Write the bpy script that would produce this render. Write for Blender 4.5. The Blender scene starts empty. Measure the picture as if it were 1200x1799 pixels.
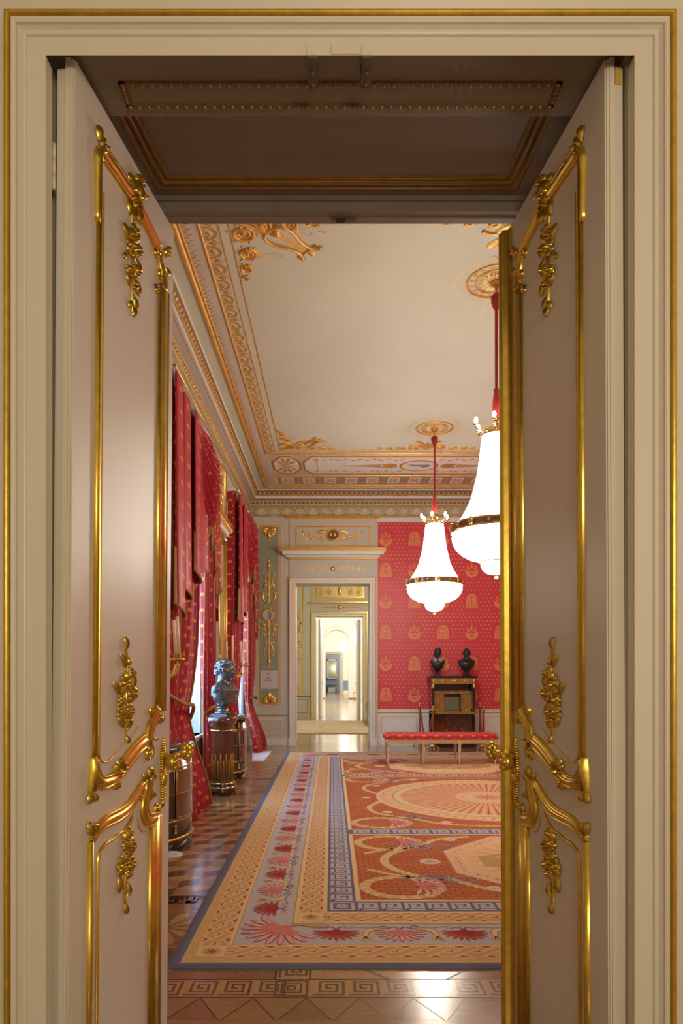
import bpy, bmesh, math, random
from mathutils import Vector, Matrix, noise
PI = math.pi
sin, cos = math.sin, math.cos
S = bpy.context.scene
COL = S.collection

# ------------------------------------------------------------------ camera
CAMZ = 1.5
cam_d = bpy.data.cameras.new('camera')
cam_d.sensor_fit = 'HORIZONTAL'
cam_d.sensor_width = 24.0
cam_d.lens = 24.0
cam_d.shift_x = (600 - 582) / 1200.0
cam_d.shift_y = (1183 - 899.5) / 1200.0
cam_d.clip_start = 0.05
cam_d.clip_end = 200
cam = bpy.data.objects.new('camera', cam_d)
COL.objects.link(cam)
cam.location = (0, 0, CAMZ)
cam.rotation_euler = (PI / 2, 0, 0)
S.camera = cam

# ------------------------------------------------------------------ world, exposure
S.view_settings.view_transform = 'Standard'
S.view_settings.look = 'None'
S.view_settings.exposure = 0.0
S.view_settings.gamma = 1.0
S.view_settings.use_curve_mapping = False
S.cycles.use_denoising = True
S.cycles.max_bounces = 9
S.cycles.diffuse_bounces = 5
S.cycles.glossy_bounces = 4
S.cycles.sample_clamp_indirect = 6.0
w = bpy.data.worlds.new('daylight')
S.world = w
w.use_nodes = True
w.node_tree.nodes['Background'].inputs[0].default_value = (0.36, 0.60, 1.0, 1)
w.node_tree.nodes['Background'].inputs[1].default_value = 9.0

# ------------------------------------------------------------------ lights of the rooms
def area(name, loc, rot, size, power, col, size_y=None):
    d = bpy.data.lights.new(name, 'AREA')
    d.energy = power
    d.color = col
    d.size = size
    if size_y:
        d.shape = 'RECTANGLE'
        d.size_y = size_y
    o = bpy.data.objects.new(name, d)
    COL.objects.link(o)
    o.location = loc
    o.rotation_euler = rot
    return o

def point(name, loc, power, col, r=0.1):
    d = bpy.data.lights.new(name, 'POINT')
    d.energy = power
    d.color = col
    d.shadow_soft_size = r
    o = bpy.data.objects.new(name, d)
    COL.objects.link(o)
    o.location = loc
    return o

WARM = (1.0, 0.88, 0.70)
point('antechamber_fill', (0.8, -1.6, 2.4), 215, (1.0, 0.85, 0.66), 0.35)  # unseen source added behind the camera to light the door frame and leaves
CH_E = 21.0            # radiance of the crystal chandeliers
area('window_daylight', (-2.6, 8.0, 2.3), (0, -PI / 2, 0), 2.2, 90, (0.50, 0.72, 1.0), 3.0)
area('window_daylight_back', (-2.6, 12.2, 2.3), (0, -PI / 2, 0), 2.2, 90, (0.50, 0.72, 1.0), 3.0)
point('second_room_lamp', (2.2, 18.5, 4.0), 260, WARM, 0.4)
point('third_room_lamp', (2.5, 31, 4.2), 1150, WARM, 0.5)
point('fourth_room_lamp', (2.5, 45, 4.2), 750, WARM, 0.5)
point('last_room_lamp', (1.8, 55, 3.6), 300, (1.0, 0.95, 0.88), 0.4)

# ------------------------------------------------------------------ materials
MATS = {}
def mat(name, col, rough=0.5, metal=0.0, var=0.08, scale=8.0, bump=0.0, stretch=None,
        emit=0.0, spec=0.5, coat=0.0, sheen=0.0):
    m = bpy.data.materials.new(name)
    m.use_nodes = True
    nt = m.node_tree
    b = nt.nodes['Principled BSDF']
    b.inputs['Roughness'].default_value = rough
    b.inputs['Metallic'].default_value = metal
    b.inputs['Specular IOR Level'].default_value = spec
    b.inputs['Coat Weight'].default_value = coat
    b.inputs['Coat Roughness'].default_value = 0.12
    b.inputs['Sheen Weight'].default_value = sheen
    c = (col[0], col[1], col[2], 1)
    b.inputs['Base Color'].default_value = c
    if emit:
        b.inputs['Emission Color'].default_value = c
        b.inputs['Emission Strength'].default_value = emit
    if var or bump:
        tc = nt.nodes.new('ShaderNodeTexCoord')
        mp = nt.nodes.new('ShaderNodeMapping')
        nt.links.new(tc.outputs['Object'], mp.inputs['Vector'])
        if stretch:
            mp.inputs['Scale'].default_value = stretch
        nz = nt.nodes.new('ShaderNodeTexNoise')
        nz.inputs['Scale'].default_value = scale
        nz.inputs['Detail'].default_value = 4
        nt.links.new(mp.outputs[0], nz.inputs['Vector'])
        if var:
            mx = nt.nodes.new('ShaderNodeMix')
            mx.data_type = 'RGBA'
            k0, k1 = 1 - var * 1.6, 1 + var * 1.6
            mx.inputs['A'].default_value = (col[0] * k0, col[1] * k0, col[2] * k0, 1)
            mx.inputs['B'].default_value = (min(1, col[0] * k1), min(1, col[1] * k1), min(1, col[2] * k1), 1)
            nt.links.new(nz.outputs['Fac'], mx.inputs['Factor'])
            nt.links.new(mx.outputs['Result'], b.inputs['Base Color'])
        if bump:
            bp = nt.nodes.new('ShaderNodeBump')
            bp.inputs['Strength'].default_value = bump
            bp.inputs['Distance'].default_value = 0.004
            nt.links.new(nz.outputs['Fac'], bp.inputs['Height'])
            nt.links.new(bp.outputs[0], b.inputs['Normal'])
    MATS[name] = m
    return m

# paints
mat('paint_cream', (0.66, 0.60, 0.49), 0.42, var=0.04, scale=3, stretch=(1, 1, 0.25))
mat('paint_leaf', (0.66, 0.60, 0.535), 0.38, var=0.03, scale=4, stretch=(1, 1, 0.2))
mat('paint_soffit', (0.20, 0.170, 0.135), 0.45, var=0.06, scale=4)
mat('paint_wall', (0.57, 0.555, 0.465), 0.5, var=0.03, scale=3)
mat('paint_white', (0.75, 0.75, 0.69), 0.45, var=0.02, scale=3)
mat('paint_ceiling', (0.56, 0.565, 0.46), 0.7, var=0.05, scale=1.2)
mat('paint_cove', (0.58, 0.545, 0.43), 0.7, var=0.04, scale=1.5)
mat('paint_lilac', (0.55, 0.49, 0.43), 0.7, var=0.03, scale=3)
mat('paint_green', (0.31, 0.34, 0.25), 0.6, var=0.06, scale=5)
mat('frieze_green', (0.36, 0.33, 0.20), 0.6, var=0.10, scale=10)
mat('frieze_leaf', (0.62, 0.54, 0.36), 0.6, var=0.08, scale=10)
mat('line_brown', (0.16, 0.08, 0.03), 0.6, var=0.1)
mat('paint_rose', (0.58, 0.42, 0.28), 0.6, var=0.05)
mat('dark_gap', (0.02, 0.015, 0.012), 0.8, var=0)
mat('raw_wood', (0.55, 0.36, 0.06), 0.6, var=0.1)
# metals
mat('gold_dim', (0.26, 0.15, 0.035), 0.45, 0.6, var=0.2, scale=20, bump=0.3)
mat('gold', (0.68, 0.45, 0.075), 0.28, 0.85, var=0.2, scale=30, bump=0.15)
mat('gold_leaf', (0.78, 0.49, 0.13), 0.36, 0.9, var=0.22, scale=25, bump=0.3)
mat('gold_old', (0.50, 0.30, 0.06), 0.34, 0.9, var=0.3, scale=20, bump=0.3)
mat('gold_ceiling', (0.70, 0.42, 0.11), 0.45, 0.55, var=0.25, scale=16, bump=0.2)
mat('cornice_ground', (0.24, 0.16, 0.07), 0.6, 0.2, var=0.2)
mat('gold_pale', (0.80, 0.62, 0.34), 0.5, 0.3, var=0.15, scale=14)
mat('brass', (0.85, 0.60, 0.22), 0.15, 1.0, var=0.05)
mat('bronze_dark', (0.05, 0.052, 0.05), 0.34, 0.5, var=0.25, scale=12, bump=0.15)
mat('bronze_bust', (0.17, 0.165, 0.16), 0.27, 0.75, var=0.25, scale=14, bump=0.2)
mat('stone_grey', (0.25, 0.26, 0.26), 0.5, 0.0, var=0.15, scale=12)
mat('iron', (0.13, 0.11, 0.09), 0.4, 0.6, var=0.2, scale=20)
# woods
G = (1.5, 12, 1.5)
mat('parquet_mid', (0.31, 0.175, 0.078), 0.20, var=0.22, scale=5, stretch=G, coat=0.4, bump=0.05)
mat('parquet_light', (0.44, 0.26, 0.11), 0.20, var=0.16, scale=5, stretch=(12, 1.5, 1.5), coat=0.4, bump=0.05)
mat('parquet_dark', (0.13, 0.058, 0.026), 0.20, var=0.25, scale=5, stretch=G, coat=0.4, bump=0.05)
mat('parquet_red', (0.25, 0.125, 0.058), 0.20, var=0.2, scale=5, stretch=(12, 2, 2), coat=0.4, bump=0.05)
mat('parquet_line', (0.05, 0.022, 0.01), 0.3, var=0.1)
mat('far_floor', (0.45, 0.30, 0.17), 0.16, var=0.12, scale=3, stretch=(6, 1, 1), coat=0.5)
mat('mahogany', (0.11, 0.024, 0.010), 0.14, var=0.3, scale=6, stretch=(5, 5, 0.8), coat=0.8)
mat('mahogany_dark', (0.035, 0.012, 0.008), 0.16, var=0.3, scale=6, stretch=(5, 5, 0.8), coat=0.8)
mat('walnut_gold', (0.36, 0.17, 0.045), 0.2, var=0.35, scale=9, coat=0.6)
mat('ebony', (0.018, 0.012, 0.01), 0.2, var=0.1, coat=0.5)
mat('marble_dark', (0.06, 0.07, 0.06), 0.06, var=0.4, scale=9, coat=0.6)
mat('bench_wood', (0.66, 0.50, 0.27), 0.35, var=0.08)
# cloth
mat('velvet_red', (0.36, 0.008, 0.012), 0.7, var=0.1, sheen=0.3)
mat('fringe_gold', (0.34, 0.16, 0.03), 0.7, var=0.35, scale=60, bump=0.6)
mat('lining_gold', (0.62, 0.42, 0.17), 0.6, var=0.1)
mat('candle_wax', (0.85, 0.72, 0.50), 0.45, var=0.03)
mat('paper', (0.62, 0.58, 0.56), 0.6, var=0.02)
mat('ink', (0.22, 0.20, 0.24), 0.6, var=0)
mat('light_patch_white', (0.78, 0.80, 0.86), 0.35, var=0.02)
mat('blue_silk', (0.17, 0.24, 0.36), 0.5, var=0.1)
mat('blue_grey', (0.40, 0.40, 0.42), 0.5, var=0.05)
mat('yellow_silk', (0.75, 0.42, 0.06), 0.5, var=0.1)
mat('mirror', (0.80, 0.82, 0.78), 0.03, 1.0, var=0.0)
mat('smoky_mirror', (0.42, 0.45, 0.36), 0.08, 1.0, var=0.1)
mat('bulb', (1.0, 0.86, 0.62), 0.5, var=0, emit=120)
mat('crystal_band', (0.30, 0.22, 0.16), 0.15, 0.3, var=0.4, scale=30)
# carpet
CA = dict(rough=0.95, var=0.10, scale=60, bump=0.5, spec=0.1)
mat('rug_blue', (0.155, 0.145, 0.205), **CA)
mat('rug_blue_key', (0.15, 0.155, 0.245), **CA)
mat('rug_gold', (0.62, 0.39, 0.16), **CA)
mat('rug_gold_light', (0.72, 0.52, 0.27), **CA)
mat('rug_olive', (0.46, 0.31, 0.12), **CA)
mat('rug_grey', (0.50, 0.44, 0.46), **CA)
mat('rug_cream', (0.66, 0.55, 0.42), **CA)
mat('rug_red', (0.50, 0.085, 0.06), **CA)
mat('rug_crimson', (0.36, 0.05, 0.055), **CA)
mat('rug_pink', (0.62, 0.21, 0.19), **CA)
mat('rug_rose', (0.70, 0.36, 0.34), **CA)
mat('rug_peach', (0.72, 0.43, 0.23), **CA)
mat('rug_salmon', (0.62, 0.29, 0.16), **CA)
mat('far_rug', (0.55, 0.40, 0.25), **CA)

def brick_rug():
    m = mat('rug_orange', (0.42, 0.10, 0.028), **CA)
    nt = m.node_tree
    b = nt.nodes['Principled BSDF']
    tc = nt.nodes.new('ShaderNodeTexCoord')
    br = nt.nodes.new('ShaderNodeTexBrick')
    br.inputs['Scale'].default_value = 1.0
    br.inputs['Brick Width'].default_value = 0.085
    br.inputs['Row Height'].default_value = 0.05
    br.inputs['Mortar Size'].default_value = 0.006
    br.inputs['Color1'].default_value = (0.54, 0.175, 0.070, 1)
    br.inputs['Color2'].default_value = (0.47, 0.140, 0.055, 1)
    br.inputs['Mortar'].default_value = (0.34, 0.09, 0.038, 1)
    nt.links.new(tc.outputs['Object'], br.inputs['Vector'])
    nt.links.new(br.outputs['Color'], b.inputs['Base Color'])
brick_rug()

def dotted_cloth(name, base, dot, p, r, rough=0.5, uv=True, ring=True, sheen=0.4):
    """silk with a staggered lattice of woven rosettes, period p metres"""
    m = bpy.data.materials.new(name)
    m.use_nodes = True
    nt = m.node_tree
    N, L = nt.nodes, nt.links
    b = N['Principled BSDF']
    b.inputs['Roughness'].default_value = rough
    b.inputs['Sheen Weight'].default_value = sheen
    b.inputs['Sheen Weight'].default_value = sheen * 0.35
    b.inputs['Sheen Tint'].default_value = (1.0, 0.35, 0.5, 1)
    tc = N.new('ShaderNodeTexCoord')
    sx = N.new('ShaderNodeSeparateXYZ')
    L.new(tc.outputs['UV' if uv else 'Object'], sx.inputs[0])
    def M(op, a, c=None):
        n = N.new('ShaderNodeMath')
        n.operation = op
        for i, v in enumerate((a, c)):
            if v is None:
                continue
            if isinstance(v, (int, float)):
                n.inputs[i].default_value = v
            else:
                L.new(v, n.inputs[i])
        return n.outputs[0]
    def lattice(ou, ov):
        u = M('SUBTRACT', M('FRACT', M('ADD', M('DIVIDE', sx.outputs[0], p), ou)), 0.5)
        v = M('SUBTRACT', M('FRACT', M('ADD', M('DIVIDE', sx.outputs[1], p), ov)), 0.5)
        return M('SQRT', M('ADD', M('MULTIPLY', u, u), M('MULTIPLY', v, v)))
    d = M('MINIMUM', lattice(0, 0), lattice(0.5, 0.5))
    f = M('LESS_THAN', d, r / p)
    if ring:
        f = M('SUBTRACT', f, M('MULTIPLY', M('LESS_THAN', d, r / p * 0.35), 0.5))
    mx = N.new('ShaderNodeMix')
    mx.data_type = 'RGBA'
    mx.inputs['A'].default_value = (*base, 1)
    mx.inputs['B'].default_value = (*dot, 1)
    L.new(f, mx.inputs['Factor'])
    L.new(mx.outputs['Result'], b.inputs['Base Color'])
    MATS[name] = m
dotted_cloth('silk_curtain', (0.37, 0.003, 0.016), (0.74, 0.22, 0.04), 0.20, 0.021, rough=0.42)
dotted_cloth('silk_plain', (0.35, 0.003, 0.022), (0.62, 0.14, 0.05), 0.24, 0.02, rough=0.34)
dotted_cloth('silk_bench', (0.50, 0.022, 0.035), (0.80, 0.30, 0.08), 0.20, 0.025, rough=0.5)
mat('damask_red', (0.66, 0.048, 0.075), 0.42, var=0.05, scale=2, sheen=0.2)
mat('damask_gold', (0.78, 0.27, 0.09), 0.45, var=0.08, scale=20)

def crystal():
    m = bpy.data.materials.new('crystal_glow')
    m.use_nodes = True
    nt = m.node_tree
    nt.nodes.clear()
    o = nt.nodes.new('ShaderNodeOutputMaterial')
    e = nt.nodes.new('ShaderNodeEmission')
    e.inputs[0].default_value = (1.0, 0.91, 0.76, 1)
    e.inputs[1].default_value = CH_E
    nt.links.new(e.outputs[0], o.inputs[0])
    MATS['crystal_glow'] = m
crystal()

def glassmat():
    m = bpy.data.materials.new('window_glass')
    m.use_nodes = True
    nt = m.node_tree
    nt.nodes.clear()
    o = nt.nodes.new('ShaderNodeOutputMaterial')
    t = nt.nodes.new('ShaderNodeBsdfTransparent')
    t.inputs[0].default_value = (0.92, 0.96, 0.97, 1)
    g = nt.nodes.new('ShaderNodeBsdfGlossy')
    g.inputs['Roughness'].default_value = 0.02
    x = nt.nodes.new('ShaderNodeMixShader')
    x.inputs[0].default_value = 0.06
    nt.links.new(t.outputs[0], x.inputs[1])
    nt.links.new(g.outputs[0], x.inputs[2])
    nt.links.new(x.outputs[0], o.inputs[0])
    MATS['window_glass'] = m
glassmat()

# ------------------------------------------------------------------ mesh helpers
class MB:
    """collects shapes and links them as ONE mesh object"""
    def __init__(s):
        s.v, s.f, s.mi, s.sm, s.mats, s.uv = [], [], [], [], [], {}
        s.M = Matrix.Identity(4)
    def mid(s, name):
        if name not in s.mats:
            s.mats.append(name)
        return s.mats.index(name)
    def add(s, vs, fs, m, smooth=False):
        b = len(s.v)
        s.v += [s.M @ Vector(p) for p in vs]
        k = s.mid(m)
        for f in fs:
            s.f.append([b + i for i in f])
            s.mi.append(k)
            s.sm.append(smooth)
        return b
    def box(s, x0, x1, y0, y1, z0, z1, m):
        vs = [(x, y, z) for z in (z0, z1) for y in (y0, y1) for x in (x0, x1)]
        s.add(vs, [(0, 2, 3, 1), (4, 5, 7, 6), (0, 1, 5, 4), (2, 6, 7, 3), (0, 4, 6, 2), (1, 3, 7, 5)], m)
    def prism(s, pts, m, ax='z', a=0, b=1):
        n = len(pts)
        def P(p, h):
            return {'z': (p[0], p[1], h), 'y': (p[0], h, p[1]), 'x': (h, p[0], p[1])}[ax]
        vs = [P(p, a) for p in pts] + [P(p, b) for p in pts]
        fs = [tuple(range(n))[::-1], tuple(range(n, 2 * n))]
        fs += [(i, (i + 1) % n, n + (i + 1) % n, n + i) for i in range(n)]
        s.add(vs, fs, m)
    def lathe(s, prof, m, c=(0, 0, 0), n=24, sx=1, sy=1, a0=0, a1=2 * PI, flute=None, smooth=True):
        full = abs(a1 - a0 - 2 * PI) < 1e-6
        k = n if full else n + 1
        vs = []
        for r, z in prof:
            for i in range(k):
                a = a0 + (a1 - a0) * i / n
                q = r
                if flute:
                    q = r * (1 - flute[1] * abs(sin(a * flute[0] / 2)))
                vs.append((c[0] + q * cos(a) * sx, c[1] + q * sin(a) * sy, c[2] + z))
        fs = []
        for j in range(len(prof) - 1):
            for i in range(n):
                i2 = (i + 1) % k
                if not full and i == n:
                    continue
                fs.append((j * k + i, j * k + i2, (j + 1) * k + i2, (j + 1) * k + i))
        s.add(vs, fs, m, smooth)
    def ball(s, c, r, m, n=10, k=6):
        rx, ry, rz = r if isinstance(r, tuple) else (r, r, r)
        vs = [(c[0], c[1], c[2] - rz)]
        for j in range(1, k):
            t = -PI / 2 + PI * j / k
            for i in range(n):
                a = 2 * PI * i / n
                vs.append((c[0] + rx * cos(t) * cos(a), c[1] + ry * cos(t) * sin(a), c[2] + rz * sin(t)))
        vs.append((c[0], c[1], c[2] + rz))
        fs = [(0, 1 + (i + 1) % n, 1 + i) for i in range(n)]
        for j in range(k - 2):
            for i in range(n):
                a, b = 1 + j * n + i, 1 + j * n + (i + 1) % n
                fs.append((a, b, b + n, a + n))
        e = len(vs) - 1
        o = 1 + (k - 2) * n
        fs += [(o + i, o + (i + 1) % n, e) for i in range(n)]
        s.add(vs, fs, m, True)
    def tube(s, pts, r, m, n=8, cap=True, closed=False):
        pts = [Vector(p) for p in pts]
        N = len(pts)
        rs = r if isinstance(r, (list, tuple)) else [r] * N
        vs = []
        up = None
        for i, p in enumerate(pts):
            if closed:
                t = pts[(i + 1) % N] - pts[i - 1]
            else:
                t = pts[min(i + 1, N - 1)] - pts[max(i - 1, 0)]
            t.normalize()
            if up is None:
                up = Vector((0, 0, 1)) if abs(t.z) < 0.9 else Vector((1, 0, 0))
            u = t.cross(up)
            if u.length < 1e-5:
                u = t.orthogonal()
            u.normalize()
            up = u.cross(t)
            up.normalize()
            for k in range(n):
                a = 2 * PI * k / n
                vs.append(p + (u * cos(a) + up * sin(a)) * rs[i])
        fs = []
        for i in range(N if closed else N - 1):
            j = (i + 1) % N
            for k in range(n):
                k2 = (k + 1) % n
                fs.append((i * n + k, i * n + k2, j * n + k2, j * n + k))
        if cap and not closed:
            fs.append(tuple(range(n))[::-1])
            fs.append(tuple((N - 1) * n + k for k in range(n)))
        s.add(vs, fs, m, True)
    def grid(s, fn, nu, nv, m, uvf=None, smooth=True):
        vs, uvs = [], []
        for j in range(nv + 1):
            for i in range(nu + 1):
                vs.append(fn(i / nu, j / nv))
                if uvf:
                    uvs.append(uvf(i / nu, j / nv))
        k = nu + 1
        fs = [(j * k + i, j * k + i + 1, (j + 1) * k + i + 1, (j + 1) * k + i) for j in range(nv) for i in range(nu)]
        b = s.add(vs, fs, m, smooth)
        for i, q in enumerate(uvs):
            s.uv[b + i] = q
    def build(s, name, parent=None, kind=None, recalc=True):
        me = bpy.data.meshes.new(name)
        me.from_pydata([tuple(p) for p in s.v], [], s.f)
        for n in s.mats:
            me.materials.append(MATS[n])
        me.polygons.foreach_set('material_index', s.mi)
        me.polygons.foreach_set('use_smooth', s.sm)
        if s.uv:
            uvl = me.uv_layers.new(name='UVMap')
            li = [0] * len(me.loops)
            me.loops.foreach_get('vertex_index', li)
            flat = []
            for i in li:
                flat += s.uv.get(i, (0, 0))
            uvl.data.foreach_set('uv', flat)
        if recalc:
            bm = bmesh.new()
            bm.from_mesh(me)
            bmesh.ops.recalc_face_normals(bm, faces=bm.faces)
            bm.to_mesh(me)
            bm.free()
        me.update()
        o = bpy.data.objects.new(name, me)
        COL.objects.link(o)
        if parent:
            o.parent = parent
        elif kind:
            o['kind'] = kind
        return o

def tag(o, label, cat, group=None):
    o['label'] = label
    o['category'] = cat
    if group:
        o['group'] = group
    return o

def thing(name, label, cat, loc=(0, 0, 0), rotz=0, group=None):
    o = bpy.data.objects.new(name, None)
    o.empty_display_size = 0.1
    COL.objects.link(o)
    o.location = loc
    o.rotation_euler = (0, 0, rotz)
    return tag(o, label, cat, group)

def dup(root, loc, rotz=None, label=None, mirror=False):
    r = root.copy()
    COL.objects.link(r)
    r.location = loc
    if rotz is not None:
        r.rotation_euler = (0, 0, rotz)
    if label:
        r['label'] = label
    for ch in list(root.children):
        c = ch.copy()
        COL.objects.link(c)
        c.parent = r
        for g in ch.children:
            d = g.copy()
            COL.objects.link(d)
            d.parent = c
    return r

def spline(pts, k=6, closed=False):
    """Catmull-Rom through points of any dimension"""
    n = len(pts)
    out = []
    rng = range(n) if closed else range(n - 1)
    for i in rng:
        if closed:
            a, b, c, d = pts[i - 1], pts[i], pts[(i + 1) % n], pts[(i + 2) % n]
        else:
            a, b, c, d = pts[max(i - 1, 0)], pts[i], pts[i + 1], pts[min(i + 2, n - 1)]
        for j in range(k):
            t = j / k
            out.append(tuple(0.5 * ((2 * b[q]) + (-a[q] + c[q]) * t + (2 * a[q] - 5 * b[q] + 4 * c[q] - d[q]) * t * t
                                    + (-a[q] + 3 * b[q] - 3 * c[q] + d[q]) * t ** 3) for q in range(len(b))))
    if not closed:
        out.append(tuple(pts[-1]))
    return out

class Rel:
    """draws inlay and relief on a surface; map(u, v, h) gives the point at height h above it"""
    def __init__(s, mb, fmap, off=0.0):
        s.mb, s.map, s.off, s.kw = mb, fmap, off, 1.0
    def P(s, u, v, h):
        return s.map(u, v, h + s.off)
    def poly(s, pts, m, h=0.0):
        s.mb.add([s.P(p[0], p[1], h) for p in pts], [tuple(range(len(pts)))], m)
    def rect(s, u0, u1, v0, v1, m, h=0.0):
        s.poly([(u0, v0), (u1, v0), (u1, v1), (u0, v1)], m, h)
    def slab(s, u0, u1, v0, v1, m, h0=0.0, h1=0.02):
        q = [(u0, v0), (u1, v0), (u1, v1), (u0, v1)]
        s.mb.add([s.P(a, b, h0) for a, b in q] + [s.P(a, b, h1) for a, b in q],
                 [(4, 5, 6, 7), (0, 1, 5, 4), (1, 2, 6, 5), (2, 3, 7, 6), (3, 0, 4, 7)], m)
    def frame(s, u0, u1, v0, v1, w, m, h=0.0):
        a = [(u0, v0), (u1, v0), (u1, v1), (u0, v1)]
        b = [(u0 + w, v0 + w), (u1 - w, v0 + w), (u1 - w, v1 - w), (u0 + w, v1 - w)]
        s.mb.add([s.P(p[0], p[1], h) for p in a + b], [(i, (i + 1) % 4, 4 + (i + 1) % 4, 4 + i) for i in range(4)], m)
    def _off(s, pts, closed):
        N = len(pts)
        r = []
        for i in range(N):
            if closed:
                a, b, c = pts[i - 1], pts[i], pts[(i + 1) % N]
            else:
                a, b, c = pts[max(i - 1, 0)], pts[i], pts[min(i + 1, N - 1)]
            d1 = Vector((b[0] - a[0], b[1] - a[1]))
            d2 = Vector((c[0] - b[0], c[1] - b[1]))
            if d1.length < 1e-9:
                d1 = d2.copy()
            if d2.length < 1e-9:
                d2 = d1.copy()
            if d1.length < 1e-9:
                r.append(Vector((0, 1)))
                continue
            d1.normalize()
            d2.normalize()
            n1, n2 = Vector((-d1.y, d1.x)), Vector((-d2.y, d2.x))
            n = n1 + n2
            if n.length < 0.2:
                n = n1
            n.normalize()
            r.append(n / max(0.5, n.dot(n1)))
        return r
    def stroke(s, pts, w, m, h=0.0, closed=False):
        N = len(pts)
        ws = w if isinstance(w, (list, tuple)) else [w] * N
        nn = s._off(pts, closed)
        vs = []
        for i, p in enumerate(pts):
            for q in (-0.5, 0.5):
                vs.append(s.P(p[0] + nn[i].x * ws[i] * q, p[1] + nn[i].y * ws[i] * q, h))
        fs = []
        for i in range(N if closed else N - 1):
            j = (i + 1) % N
            fs.append((2 * i, 2 * i + 1, 2 * j + 1, 2 * j))
        s.mb.add(vs, fs, m)
    def sweep(s, pts, w, prof, m, closed=False, hs=1.0, h0=0.0):
        """sweep a relief profile [(-1..1 across, height)] along a path"""
        N = len(pts)
        ws = w if isinstance(w, (list, tuple)) else [w] * N
        nn = s._off(pts, closed)
        K = len(prof)
        vs = []
        for i, p in enumerate(pts):
            k = ws[i] / (sum(ws) / N)
            for a, h in prof:
                q = a * ws[i] / 2
                vs.append(s.P(p[0] + nn[i].x * q, p[1] + nn[i].y * q, h0 + h * hs * (k if hs != 1.0 else 1)))
        fs = []
        for i in range(N if closed else N - 1):
            j = (i + 1) % N
            for k in range(K - 1):
                fs.append((i * K + k, i * K + k + 1, j * K + k + 1, j * K + k))
        if not closed:
            fs.append(tuple(range(K)))
            fs.append(tuple((N - 1) * K + k for k in range(K))[::-1])
        s.mb.add(vs, fs, m, True)
    def cord(s, pts, w, h, m, closed=False, h0=0.0):
        """half-round raised line"""
        N = len(pts)
        ws = [q * s.kw for q in w] if isinstance(w, (list, tuple)) else [w * s.kw] * N
        nn = s._off(pts, closed)
        prof = [(-1, 0), (-0.7, 0.7), (0, 1), (0.7, 0.7), (1, 0)]
        mw = max(ws) or 1
        vs = []
        for i, p in enumerate(pts):
            for a, hh in prof:
                q = a * ws[i] / 2
                vs.append(s.P(p[0] + nn[i].x * q, p[1] + nn[i].y * q, h0 + hh * h * ws[i] / mw))
        fs = []
        for i in range(N if closed else N - 1):
            j = (i + 1) % N
            for k in range(4):
                fs.append((i * 5 + k, i * 5 + k + 1, j * 5 + k + 1, j * 5 + k))
        s.mb.add(vs, fs, m, True)
    def blob(s, u, v, ru, rv, h, m, rot=0.0, n=8, h0=0.0):
        vs = []
        for k, (q, hh) in enumerate(((1, 0), (0.85, 0.55), (0.5, 0.87))):
            for i in range(n):
                a = 2 * PI * i / n
                x, y = ru * q * cos(a), rv * q * sin(a)
                vs.append(s.P(u + x * cos(rot) - y * sin(rot), v + x * sin(rot) + y * cos(rot), h0 + hh * h))
        vs.append(s.P(u, v, h0 + h))
        fs = []
        for k in range(2):
            for i in range(n):
                j = (i + 1) % n
                fs.append((k * n + i, k * n + j, (k + 1) * n + j, (k + 1) * n + i))
        fs += [(2 * n + i, 2 * n + (i + 1) % n, 3 * n) for i in range(n)]
        s.mb.add(vs, fs, m, True)
    def disc(s, u, v, ru, rv, m, h=0.0, n=24, rot=0.0):
        s.poly([(u + ru * cos(a) * cos(rot) - rv * sin(a) * sin(rot), v + ru * cos(a) * sin(rot) + rv * sin(a) * cos(rot))
                for a in [2 * PI * i / n for i in range(n)]], m, h)
    def petal(s, u, v, ang, L, W, m, h=0.0, rise=0.0, curl=0.0):
        """pointed-base leaf with round tip; rise > 0 gives a ridged relief leaf"""
        prof = [(0.0, 0.06), (0.25, 0.55), (0.55, 0.95), (0.8, 0.95), (0.95, 0.55), (1.0, 0.05)]
        pl, pr, pc = [], [], []
        for t, q in prof:
            cu = curl * t * t * L
            x0, y0 = t * L, cu
            pl.append((x0, y0 + q * W / 2))
            pr.append((x0, y0 - q * W / 2))
            pc.append((x0, y0))
        R = lambda p: (u + p[0] * cos(ang) - p[1] * sin(ang), v + p[0] * sin(ang) + p[1] * cos(ang))
        if rise:
            n = len(prof)
            vs = [s.P(*R(p), h) for p in pl] + [s.P(*R(p), h + rise * (0.4 + 0.6 * sin(PI * min(1, i / 4)))) for i, p in enumerate(pc)] + [s.P(*R(p), h) for p in pr]
            fs = []
            for i in range(n - 1):
                fs.append((i, i + 1, n + i + 1, n + i))
                fs.append((n + i, n + i + 1, 2 * n + i + 1, 2 * n + i))
            s.mb.add(vs, fs, m, True)
        else:
            s.poly([R(p) for p in pl] + [R(p) for p in pr[::-1]], m, h)
    def spiral(s, u, v, r, a0, turns, m, w, hh, sgn=1, tail=0.12, k=10, flat=False, h=0.0):
        n = max(8, int(turns * k))
        pts, ws = [], []
        for i in range(n + 1):
            t = i / n
            rr = r * (1 - t) ** 0.8 + r * tail * t
            a = a0 + sgn * turns * 2 * PI * t
            pts.append((u + rr * cos(a), v + rr * sin(a)))
            ws.append(w * (1 - 0.45 * t))
        if flat:
            s.stroke(pts, ws, m, h)
        else:
            s.cord(pts, ws, hh, m, h0=h)
        return pts
    def rosette(s, u, v, r, m, n=6, h=0.0, rise=0.0, m2=None):
        for i in range(n):
            s.petal(u, v, 2 * PI * i / n + 0.3, r, r * 0.75 * 6 / n, m, h, rise)
        if rise:
            s.blob(u, v, r * 0.3, r * 0.3, rise * 1.6, m2 or m, h0=h)
        elif m2:
            s.disc(u, v, r * 0.25, r * 0.25, m2, h + 0.0005, 8)
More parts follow.
